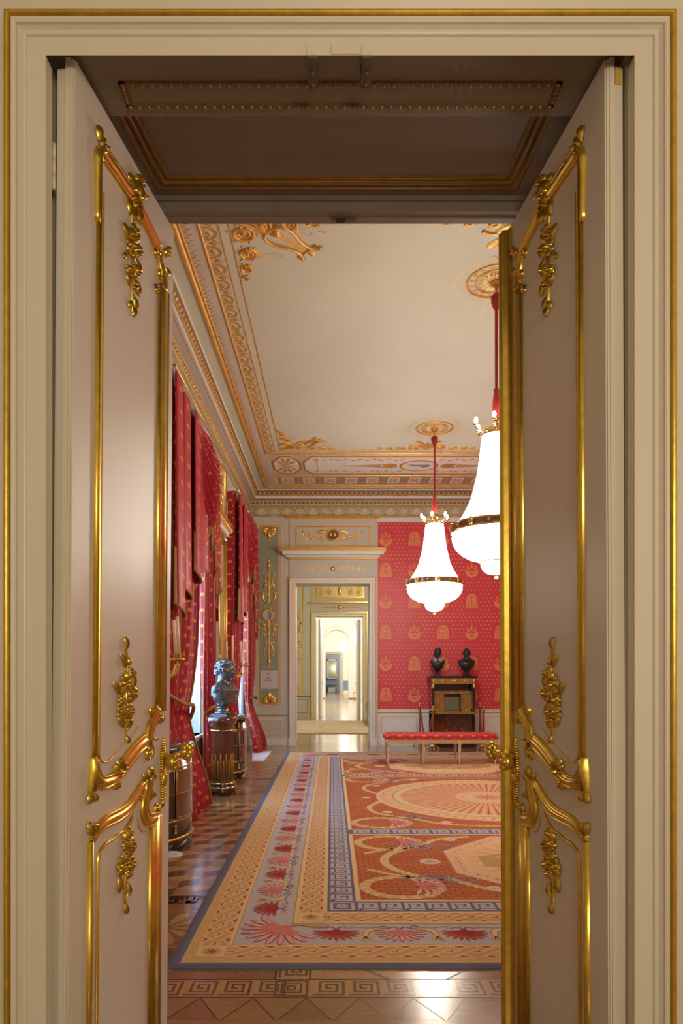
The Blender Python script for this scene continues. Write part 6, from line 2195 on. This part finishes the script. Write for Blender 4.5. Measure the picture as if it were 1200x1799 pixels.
# sconces with candles
def sconce(y, label, angs, n0):
    t = thing('sconce', label, 'sconce', (XL + 0.11, y, 1.55), group='gilt wall candelabra')
    mb = MB(); mb.ball((0.0, 0, -0.02), (0.035, 0.05, 0.14), 'gold', 12, 8); mb.ball((0.02, 0, -0.20), (0.02, 0.025, 0.05), 'gold', 8, 6)
    mb.ball((0.0, 0, 0.18), (0.02, 0.03, 0.06), 'gold', 8, 6); mb.build('back_plate', t)
    pos = []
    for dy, dx in angs:
        mb = MB()
        mb.tube(spline([(0.02, 0, -0.03), (dx * 0.5, dy * 0.5, -0.10), (dx * 0.9, dy * 0.9, -0.06), (dx, dy, 0.03)], 5), 0.012, 'gold', 8)
        mb.lathe([(0, 0.02), (0.045, 0.03), (0.05, 0.045), (0.02, 0.05), (0.022, 0.085), (0, 0.085)], 'gold', (dx, dy, 0.03), 14)
        mb.build('arm', t)
        pos.append((XL + 0.11 + dx, y + dy, 1.55 + 0.115))
    return pos
def candle(p, h, lean, label, grp):
    mb = MB()
    mb.lathe([(0, 0), (0.015, 0), (0.0135, h), (0, h + 0.003)], 'candle_wax', n=12)
    mb.tube([(0, 0, h), (0.001, 0, h + 0.012)], 0.0015, 'line_brown', 5)
    o = mb.build('candle'); o.location = p; o.rotation_euler = (0, lean, 0)
    tag(o, label, 'candle', grp)
pos = sconce(5.72, 'gilt two-branch wall candelabrum beside the left door leaf', [(0.02, 0.34), (0.16, 0.28)], 2)
candle(pos[0], 0.31, -0.05, 'leaning white candle, rightmost on the nearer gilt candelabrum', 'candles')
candle(pos[1], 0.29, -0.05, 'white candle beside the door leaf edge on the nearer gilt candelabrum', 'candles')
pos = sconce(9.95, 'gilt wall candelabrum with four candles above the farther half-round cabinet', [(-0.16, 0.12), (-0.05, 0.19), (0.06, 0.30), (0.18, 0.36)], 4)
for p, h, lb in zip(pos, (0.30, 0.38, 0.31, 0.31), ('leftmost', 'tallest, second from left', 'third from left', 'rightmost')):
    candle(p, h, 0.0, lb + ' of the four white candles on the farther gilt candelabrum', 'candles')

# ------------------------------------------------------------------ curtains
def sm(a, b, t):
    t = max(0, min(1, t))
    return a + (b - a) * t * t * (3 - 2 * t)
def drape(name, label, top, tie, foot, ztop, ztie, X, n=8, amp=0.055, seed=0, fringe=None, foot_x=0.0, silk='silk_curtain'):
    """top/tie/foot = (y0, y1) extents along the wall"""
    rnd = random.Random(seed)
    ph = rnd.uniform(0, 6)
    t = thing(name, label, 'curtain', (X, 0, 0), group='crimson silk curtains')
    def pt(s, v):
        z = 0.02 + (ztop - 0.02) * v
        if z > ztie:
            f = ((z - ztie) / (ztop - ztie)) ** 0.9
            f = 1 - (1 - f) ** 3.6
            y0, y1 = tie[0] + (top[0] - tie[0]) * f, tie[1] + (top[1] - tie[1]) * f
            a = amp * (0.55 + 0.45 * min(1, f * 1.5))
            xo = -0.02 * (1 - f)
        else:
            f = sm(0, 1, (ztie - z) / ztie)
            y0, y1 = sm(tie[0], foot[0], (ztie - z) / ztie), sm(tie[1], foot[1], (ztie - z) / ztie)
            a = amp * (0.55 + 0.5 * f)
            xo = foot_x * f - 0.02 * (1 - f)
        w_ = 2 * PI * n * s + ph
        x = xo + a * sin(w_ + 0.6 * sin(3 * v + ph)) + 0.3 * a * sin(2.3 * w_ + 1.3) + 0.02 * sin(9 * s + 2 * v)
        y = y0 + (y1 - y0) * s + 0.35 * (y1 - y0) / n * sin(w_ * 1.0 + 1.2) * 0.5
        return (x, y, z)
    W_ = (top[1] - top[0]) * 1.9
    mb = MB()
    mb.grid(pt, n * 14, 60, silk, lambda s, v: (s * W_, v * ztop))
    mb.build('drape', t)
    for side in (fringe or ()):
        mb = MB()
        ee = 0.0 if side == 0 else 1.0
        pts = [Vector(pt(ee, k / 60)) for k in range(61)]
        R_ = [0.020 + 0.006 * (k % 2) for k in range(61)]
        mb.tube(pts, [q * 0.45 for q in R_], 'fringe_gold', 6)
        mb.build('fringe', t)
    return t
def tieback(label, A, B, z0, z1, X):
    mb = MB()
    pts = spline([(X - 0.02, A, z0), (X + 0.10, A + (B - A) * 0.35, (z0 + z1) / 2 + 0.03), (X + 0.13, A + (B - A) * 0.7, (z0 + z1) / 2 - 0.02), (X + 0.02, B, z1)], 6)
    mb.tube(pts, 0.022, 'fringe_gold', 8)
    tag(mb.build('curtain_tieback'), label, 'tieback', 'gold and red curtain tiebacks')

def jabot(label, y0, y1, X, ztop, zl, zs, n=5, long_first=True, amp=0.07, X2=0.10):
    """pleated tail with stepped hem and gilt fringe"""
    t = thing('curtain_tail', label, 'curtain', (X, 0, 0), group='pleated curtain tails')
    def pt(s, v):
        q = s if long_first else 1 - s
        zb = zl + (zs - zl) * q
        z = zb + (ztop - zb) * v
        x = X2 + amp * (1 - 0.5 * v) * sin(2 * PI * n * s) + 0.5 * amp * sin(2 * PI * n * 0.37 * s + 1) * (1 - 0.3 * v)
        y = y0 + (y1 - y0) * s + 0.55 * (y1 - y0) / n * cos(2 * PI * n * s)
        return (x, y, z)
    mb = MB(); mb.grid(pt, n * 14, 16, 'silk_curtain', lambda s, v: (s * 1.2, v * 2)); mb.build('tail', t)
    mb = MB(); mb.tube([pt(k / (n * 14), 0) for k in range(n * 14 + 1)], 0.016, 'fringe_gold', 6); mb.build('fringe', t)
    mb = MB()
    def pl(s, v):
        p = pt(s, v)
        return (p[0] - 0.008, p[1], p[2])
    mb.grid(pl, n * 14, 4, 'lining_gold') if False else mb.grid(lambda s, v: pl(s, v * 0.25), n * 14, 3, 'lining_gold')
    mb.build('lining', t)

def swag(label, y0, y1, X, z, sag0, sag1, folds=6):
    t = thing('curtain_swag', label, 'curtain', (X, 0, 0), group='draped curtain swags')
    def pt(s, v):
        k = max(0.0, 4 * s * (1 - s))
        sg = sag0 * (1 - v) + sag1 * v
        zz = z - sg * k ** 0.8 + 0.0
        x = 0.10 + 0.16 * sin(PI * s) * sin(PI * min(1, v * 0.9 + 0.05)) + 0.045 * sin(2 * PI * folds * v) * sin(PI * s) ** 0.7
        zz -= 0.02 * cos(2 * PI * folds * v) * sin(PI * s)
        return (x, y0 + (y1 - y0) * s, zz)
    mb = MB(); mb.grid(pt, 28, folds * 10, 'silk_plain', lambda s, v: (s * 1.6, v * 1.4)); mb.build('swag', t)
    mb = MB(); mb.tube([pt(k / 28, 1.0) for k in range(29)], 0.024, 'fringe_gold', 6); mb.build('fringe', t)

XC = -1.64
drape('curtain', 'crimson silk curtain right beside the left door leaf, nearest of all', (6.60, 8.20), (6.70, 7.75), (6.55, 7.70), 4.44, 1.12, XC, 9, 0.06, 1, fringe=(1,), foot_x=0.20)
drape('curtain', 'crimson silk curtain tied back behind the bronze bust, left of the pier mirror', (8.66, 9.45), (8.85, 9.40), (8.72, 9.45), 4.44, 1.02, XC, 8, 0.05, 2, fringe=(0,), foot_x=0.03)
drape('curtain', 'crimson silk curtain hanging between the pier mirror and the last window', (11.0, 12.3), (11.1, 11.85), (11.05, 11.9), 4.44, 1.05, XC, 9, 0.06, 3, fringe=(1,), foot_x=0.05)
drape('curtain', 'crimson silk curtain with violet sheen nearest the back wall corner', (12.60, 14.0), (13.0, 13.70), (12.7, 13.85), 4.44, 1.02, XC + 0.04, 8, 0.06, 4, fringe=(0,), foot_x=0.22)
tieback('twisted gold tieback across the nearest crimson curtain', 6.62, 7.85, 1.35, 0.98, XC)
tieback('gold tieback on the curtain beside the fluted pedestal', 8.85, 9.42, 0.98, 1.10, XC)
tieback('tieback on the curtain by the back wall corner', 13.05, 13.65, 1.00, 1.05, XC + 0.04)
jabot('long fringed curtain tail hanging on the nearest crimson curtain', 6.60, 8.05, XC + 0.03, 4.41, 2.05, 2.75, 3, True, 0.05, 0.09)
jabot('stepped fringed curtain tail beside the gilt pier mirror', 8.95, 9.38, XC + 0.02, 4.40, 3.6, 2.4, 4, True, 0.045, 0.065)
jabot('red fringed curtain tail to the right of the gilt pier mirror', 11.02, 11.95, XC + 0.02, 4.40, 2.30, 2.60, 3, True, 0.05, 0.12)
jabot('stepped fringed curtain tail nearest the back wall', 13.25, 13.98, XC + 0.05, 4.40, 3.4, 2.2, 5, True, 0.05, 0.08)
swag('draped crimson swag over the nearer window', 7.95, 9.0, XC - 0.03, 4.43, 0.0, 1.2, 9)
swag('draped crimson swag over the farther window near the corner', 12.1, 13.2, XC, 4.43, 0.0, 1.2, 7)
for a, b, lab in ((6.55, 9.55, 'gilt curtain pelmet rail over the nearer window'), (10.95, 14.0, 'gilt curtain pelmet rail over the farther window')):
    mb = MB(); mb.box(XL, -1.50, a, b, 4.44, 4.47, 'paint_white'); mb.tube([(-1.50, a, 4.455), (-1.50, b, 4.455)], 0.014, 'gold_leaf', 8)
    tag(mb.build('curtain_pelmet'), lab, 'pelmet', 'gilt pelmets over the windows')

# thin pale slab imitating a patch of window light by the last curtain, pale round foot by the left door leaf
def FL(px, py):
    d = 1800.0 / (py - 1183)
    return ((px - 582) / 1200 * d, d)
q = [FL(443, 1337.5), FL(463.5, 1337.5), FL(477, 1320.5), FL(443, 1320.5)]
mb = MB(); mb.prism(q, 'light_patch_white', 'z', 0.001, 0.012)
tag(mb.build('floor_light_patch'), 'flat pale blue-white patch imitating window light on the parquet by the corner curtain', 'board')
c = FL(298, 1503)
mb = MB(); mb.lathe([(0, 0), (0.105, 0), (0.105, 0.010), (0.09, 0.014), (0, 0.016)], 'paper', (c[0], c[1], 0.001), 28)
tag(mb.build('floor_disc'), 'flat pale round disc on the parquet beside the left door leaf', 'disc')
# ------------------------------------------------------------------ second room (through the back doorway)
mb = MB(); mb.box(-2.6, 4.5, YB2, 23.3, -0.1, 0.0, 'far_floor'); mb.build('floor_second_room', kind='structure')
mb = MB(); mb.box(-2.6, 4.5, YB2, 23.3, 5.2, 5.3, 'paint_ceiling'); mb.build('ceiling_second_room', kind='structure')
mb = MB(); mb.box(-2.6, -2.3, YB2, 22.8, 0, 5.2, 'paint_wall'); mb.build('wall_second_room_left', kind='structure')
mb = MB(); mb.box(4.2, 4.5, YB2, 22.8, 0, 5.2, 'paint_wall'); mb.build('wall_second_room_right', kind='structure')
D2 = 22.8
K2 = 1200 / D2
def x2(px): return (px - 582) / K2
def z2(py): return 1.5 + (1183 - py) / K2
OX0, OX1, OZ = x2(555), x2(638), z2(1083)
mb = MB()
mb.box(-2.6, OX0, D2, D2 + 0.5, 0, 5.2, 'paint_wall'); mb.box(OX1, 4.5, D2, D2 + 0.5, 0, 5.2, 'paint_wall'); mb.box(OX0, OX1, D2, D2 + 0.5, OZ, 5.2, 'paint_wall')
mb.build('wall_second_room_back', kind='structure')
pr = [(0.0, 0.0), (0.0, 0.05), (0.02, 0.05), (0.06, 0.05), (0.062, 0.06), (0.08, 0.06), (0.12, 0.065), (0.125, 0.07), (0.15, 0.07), (0.165, 0.06), (0.165, 0.0)]
ms = ['paint_white', 'gold_pale', 'paint_white', 'gold_pale', 'paint_rose', 'paint_white', 'gold_leaf', 'gold_leaf', 'gold_pale', 'paint_white']
architrave('trim_30', OX0, OX1, OZ, D2, pr, ms)
mb = MB(); R = Rel(mb, lambda u, v, h: (u, D2 - h, v))
a, b = x2(547), x2(648)
R.slab(a, b, z2(1074), z2(1010), 'paint_lilac', 0, 0.03)
R.slab(a - 0.05, b + 0.05, z2(1060.5), z2(1057.5), 'gold_leaf', 0, 0.14)
R.frame(x2(554), x2(640), z2(1051), z2(1022), 0.05, 'gold_leaf', 0.034)
R.rect(x2(556), x2(638), z2(1049), z2(1024), 'gold_pale', 0.033)
c = x2(597)
R.off = 0.034
for sg in (-1, 1):
    for k, rr in ((0.35, 0.11), (0.62, 0.15)):
        R.spiral(c + sg * k, z2(1040), rr, PI / 2, 2.0, 'gold_leaf', 0.03, 0.02, -sg)
        R.rosette(c + sg * k, z2(1040), 0.05, 'gold_leaf', 6, 0.01, 0.02)
    for k in range(5):
        R.petal(c + sg * (0.07 + 0.11 * k), z2(1067), 0 if sg > 0 else PI, 0.13, 0.06 - 0.008 * k, 'gold_leaf', 0.003, 0.02)
R.blob(c, z2(1038), 0.07, 0.16, 0.04, 'gold_leaf'); R.blob(c, z2(1067), 0.08, 0.08, 0.04, 'gold_leaf')
R.off = 0
# pilaster panel left of the inner doorway
a, b = x2(500), x2(534)
R.frame(a, b, z2(1216), z2(1000), 0.05, 'gold_leaf', 0.01)
R.rect(a + 0.06, b - 0.06, z2(1215), z2(1000), 'paint_wall', 0.006)
candelabra_relief(R, x2(519), z2(1060), z2(1172), 0.22, z2(1105), 'gold_old')
R.slab(x2(519), x2(528), z2(1199), z2(1173), 'paper', 0, 0.012)
for k in range(-2, 3):
    R.petal(x2(521), z2(1214), PI / 2 + 0.4 * k, 0.22, 0.07, 'gold_leaf', 0.004, 0.02)
R.rect(-2.3, x2(546.5), z2(1224.5), z2(1223), 'line_brown', 0.006)
R.frame(-2.0, x2(541), z2(1253), z2(1228), 0.03, 'gold_old', 0.006)
R.slab(-2.3, x2(546.5), 0, z2(1258), 'paint_wall', 0, 0.03)
mb.build('trim_31', kind='structure')
# leaves of the inner doorway
def small_leaf(x, lean_x, name):
    t = bpy.data.objects.new(name, None); COL.objects.link(t); t['kind'] = 'structure'
    mb = MB()
    mb.prism([(x, D2 + 0.30), (x + 0.07, D2 + 0.30), (x + 0.07 + lean_x, D2 + 1.05), (x + lean_x, D2 + 1.05)], 'paint_leaf', 'z', 0.01, OZ - 0.08)
    mb.build('panel_board', t)
    mb = MB(); xx = x + (0.10 if lean_x > 0 else -0.03)
    mb.tube([(xx - 0.03, D2 + 0.95, 1.15), (xx + 0.06 * (1 if lean_x > 0 else -1), D2 + 0.95, 1.15)], 0.02, 'gold_old', 6); mb.build('door_handle', t)
small_leaf(x2(559), 0.06, 'door_3')
small_leaf(x2(630.5), -0.06, 'door_4')
# rug in the second room
mb = MB(); mb.box(-1.9, 3.5, 16.9, 21.5, 0.0, 0.015, 'far_rug')
R = Rel(mb, lambda u, v, h: (u, v, 0.015 + h))
R.rect(-1.8, 3.4, 17.0, 21.4, 'rug_cream', T)
for rr, cc in ((1.95, 'rug_peach'), (1.15, 'rug_peach')):
    R.stroke([(0.85 + rr * cos(a), 19.1 + rr * 1.1 * sin(a)) for a in [2 * PI * k / 60 for k in range(60)]], 0.10, cc, 2 * T, closed=True)
o = mb.build('rug'); tag(o, 'pale beige rug with curved orange lines in the room beyond the doorway', 'rug')
# blue settee at the right of the second room
t = thing('settee', 'blue upholstered settee just visible at the right edge of the inner room', 'settee', (1.36, 20.2, 0.0165))
mb = MB(); mb.box(-0.26, 0.5, -1.2, 1.2, 0.30, 0.46, 'blue_silk'); mb.build('seat', t)
mb = MB(); mb.box(0.42, 0.52, -1.2, 1.2, 0.46, 0.95, 'blue_silk'); mb.build('backrest', t)
for sy in (-1.2, 1.14):
    mb = MB()
    mb.tube([(-0.25, sy + 0.03, 0.46), (-0.25, sy + 0.03, 0.66), (0.42, sy + 0.03, 0.72)], 0.03, 'gold_pale', 8)
    mb.build('armrest', t)
for sx_ in (-0.22, 0.46):
    for sy in (-1.15, 0.0, 1.15):
        mb = MB(); mb.lathe([(0, 0), (0.02, 0), (0.03, 0.3), (0, 0.3)], 'gold_pale', (sx_, sy, 0.0), 8); mb.build('leg', t)

# ------------------------------------------------------------------ third room, arch, fourth room, last room
mb = MB(); mb.box(-3.5, 5, 23.3, 40.3, -0.1, 0.0, 'far_floor'); mb.build('floor_third_room', kind='structure')
mb = MB(); mb.box(-3.5, -3.3, 23.3, 40, 0, 7, 'paint_white'); mb.build('wall_third_room_left', kind='structure')
mb = MB(); mb.box(4.8, 5, 23.3, 40, 0, 7, 'paint_white'); mb.build('wall_third_room_right', kind='structure')
mb = MB(); mb.box(-3.5, 5, 23.3, 40.3, 7, 7.1, 'paint_white'); mb.build('ceiling_third_room', kind='structure')
D3 = 40.0
def x3(px): return (px - 582) / 30.0
def z3(py): return 1.5 + (1183 - py) / 30.0
ax0, ax1 = x3(571.5), x3(612)
acx, ar, az = (ax0 + ax1) / 2, (ax1 - ax0) / 2, 3.35
pts = [(-3.5, 0), (ax0, 0), (ax0, az)] + [(acx - ar * cos(t_), az + ar * sin(t_)) for t_ in [PI * k / 16 for k in range(1, 16)]] + [(ax1, az), (ax1, 0), (5, 0), (5, 7), (-3.5, 7)]
mb = MB(); mb.prism(pts, 'paint_white', 'y', D3, D3 + 0.5)
R = Rel(mb, lambda u, v, h: (u, D3 - h, v))
mb.build('wall_third_room_back', kind='structure')
mb = MB(); R = Rel(mb, lambda u, v, h: (u, D3 - h, v))
arc = [(acx - (ar + 0.12) * cos(t_), az + (ar + 0.12) * sin(t_)) for t_ in [PI * k / 20 for k in range(21)]]
R.cord([(arc[0][0], 0.0)] + arc + [(arc[-1][0], 0.0)], 0.24, 0.10, 'paint_white')
R.slab(ax0 - 0.35, ax0, 0.02, az, 'paint_white', 0, 0.12); R.slab(ax1, ax1 + 0.6, 0.02, az, 'paint_white', 0, 0.12)
R.slab(ax0 - 0.3, ax0 - 0.02, 0.0, 0.06, 'line_brown', 0, 0.14); R.slab(ax1 + 0.02, ax1 + 0.6, 0.0, 0.06, 'line_brown', 0, 0.14)
R.slab(ax1 + 0.66, 2.2, 0.9, 3.1, 'gold_pale', 0, 0.05)
mb.build('trim_32', kind='structure')
mb = MB(); mb.box(-3, 5, D3 + 0.3, 50.5, -0.1, 0.002, 'parquet_mid'); mb.build('floor_fourth_room', kind='structure')
mb = MB(); mb.box(-3, -2.8, D3 + 0.5, 50, 0, 6, 'paint_white'); mb.build('wall_fourth_room_left', kind='structure')
mb = MB(); mb.box(4.8, 5, D3 + 0.5, 50, 0, 6, 'paint_white'); mb.build('wall_fourth_room_right', kind='structure')
mb = MB(); mb.box(-3, 5, D3 + 0.5, 50.5, 6, 6.1, 'paint_white'); mb.build('ceiling_fourth_room', kind='structure')
D4 = 50.0
def x4(px): return (px - 582) / 24.0
def z4(py): return 1.5 + (1183 - py) / 24.0
a, b, zz = x4(572.5), x4(596), z4(1149)
mb = MB()
mb.box(-3, a, D4, D4 + 0.5, 0, 6, 'paint_white'); mb.box(b, 5, D4, D4 + 0.5, 0, 6, 'paint_white'); mb.box(a, b, D4, D4 + 0.5, zz, 6, 'paint_white')
mb.build('wall_fourth_room_back', kind='structure')
architrave('trim_33', a, b, zz, D4, [(0, 0), (0, 0.06), (0.08, 0.06), (0.09, 0.09), (0.18, 0.09), (0.18, 0)], ['blue_grey'] * 5)
mb = MB(); mb.box(x4(597), x4(602.5), D4 - 0.12, D4 - 0.06, 0.02, 3.0, 'blue_grey'); mb.build('door_5', kind='structure')
mb = MB(); mb.box(-2, 4, 50.5, 58.3, -0.1, 0.0, 'parquet_dark'); mb.build('floor_last_room', kind='structure')
mb = MB(); mb.box(-2, 4, 58, 58.3, 0, 4.5, 'blue_grey'); mb.build('wall_last_room', kind='structure')
mb = MB(); mb.box(-2, 4, 50.5, 58.3, 4.5, 4.6, 'blue_grey'); mb.build('ceiling_last_room', kind='structure')
mb = MB(); mb.box(-2.1, -2, 50.5, 58.3, 0, 4.6, 'blue_grey'); mb.build('wall_last_room_left', kind='structure')
mb = MB(); mb.box(4, 4.1, 50.5, 58.3, 0, 4.6, 'blue_grey'); mb.build('wall_last_room_right', kind='structure')
K5 = 1200 / 57.8
def x5(px): return (px - 582) / K5
def z5(py): return 1.5 + (1183 - py) / K5
t = thing('wall_mirror', 'tall white framed mirror at the very end of the row of rooms', 'mirror', (0, 57.95, 0))
mb = MB(); mb.box(x5(575.5), x5(589.5), -0.02, 0, z5(1191), z5(1161), 'smoky_mirror'); mb.build('mirror_glass', t)
mb = MB(); R = Rel(mb, lambda u, v, h: (u, -h, v))
x0, x1, zb, zt = x5(574), x5(591.5), z5(1193), z5(1158)
for q in ((x0, x0 + 0.09, zb, zt), (x1 - 0.09, x1, zb, zt), (x0, x1, zb, zb + 0.09), (x0, x1, zt - 0.13, zt)):
    R.slab(*q, 'paint_white', 0, 0.06)
mb.build('frame', t)
t = thing('console_table', 'blue and white console table below the mirror in the last room', 'table', (x5(582.5), 57.3, 0))
mb = MB(); mb.box(-0.45, 0.45, -0.3, 0.3, 0.80, 0.92, 'blue_silk'); mb.build('table_top', t)
mb = MB()
mb.tube([(0.45 * cos(a), -0.1, 0.62 + 0.14 * sin(a)) for a in [PI + PI * k / 10 for k in range(11)]], 0.025, 'ebony', 6); mb.build('stretcher', t)
for sx_ in (-0.38, 0.38):
    for sy in (-0.25, 0.25):
        mb = MB(); mb.tube([(sx_, sy, 0), (sx_, sy, 0.8)], 0.03, 'blue_silk', 6); mb.build('leg', t)
mb = MB(); mb.box(x5(576.5), x5(588.5), 56.6, 56.95, 0.0, 0.42, 'paint_white'); mb.box(x5(576.5), x5(588.5), 56.55, 57.0, 0.42, 0.47, 'stone_grey')
tag(mb.build('chest'), 'low white chest standing before the console table in the last room', 'chest')
# small crystal chandeliers of the far rooms
def small_chandelier(x, y, z, ztop, s_, label):
    t = thing('chandelier', label, 'chandelier', (x, y, 0), group='far crystal chandeliers')
    mb = MB(); mb.tube([(0, 0, z + 0.5 * s_), (0, 0, ztop)], 0.015, 'brass', 6); mb.build('chain', t)
    mb = MB(); mb.lathe([(0.0, z + 0.5 * s_), (0.10 * s_, z + 0.45 * s_), (0.14 * s_, z + 0.2 * s_), (0.5 * s_, z), (0.42 * s_, z - 0.25 * s_), (0.15 * s_, z - 0.4 * s_), (0, z - 0.42 * s_)], 'crystal_glow', n=20)
    mb.build('crystal_body', t)
    mb = MB(); mb.lathe([(0.5 * s_, z - 0.02), (0.53 * s_, z), (0.5 * s_, z + 0.03)], 'brass', n=20); mb.build('gilt_band', t)
small_chandelier(x3(623) * 33 / 40, 33, 3.25, 7.0, 0.6, 'small bright chandelier of the third room, higher and nearer one')
small_chandelier(x3(604) * 45 / 40, 45, 3.20, 6.0, 0.6, 'small chandelier beyond the white arch, lower and farther one')
mb = MB()
def yc(s, v):
    return (1.14 + 0.16 * s + 0.0, 46.4 + 0.03 * sin(18 * s), 0.004 + 2.55 * v)
mb.grid(yc, 20, 2, 'yellow_silk')
tag(mb.build('curtain'), 'yellow silk hanging seen through the white arch', 'curtain')
t = thing('side_chair', 'blue-grey upholstered chair below the yellow hanging beyond the arch', 'chair', (1.02, 45.6, 0.002))
mb = MB(); mb.box(-0.22, 0.22, -0.22, 0.22, 0.36, 0.46, 'blue_silk'); mb.build('seat', t)
mb = MB(); mb.box(-0.22, 0.22, 0.18, 0.24, 0.46, 1.0, 'blue_silk'); mb.build('backrest', t)
for sx_ in (-0.19, 0.19):
    for sy in (-0.19, 0.21):
        mb = MB(); mb.lathe([(0, 0), (0.015, 0), (0.025, 0.36), (0, 0.36)], 'paint_white', (sx_, sy, 0), 8); mb.build('leg', t)
t = thing('stool', 'small gilt stool against the wall right of the white arch', 'stool', (1.42, 38.8, 0.0))
mb = MB(); mb.box(-0.18, 0.18, -0.18, 0.18, 0.38, 0.46, 'lining_gold'); mb.build('seat', t)
for sx_ in (-0.15, 0.15):
    for sy in (-0.15, 0.15):
        mb = MB(); mb.tube([(sx_, sy, 0), (sx_, sy, 0.38)], 0.018, 'gold_leaf', 6); mb.build('leg', t)
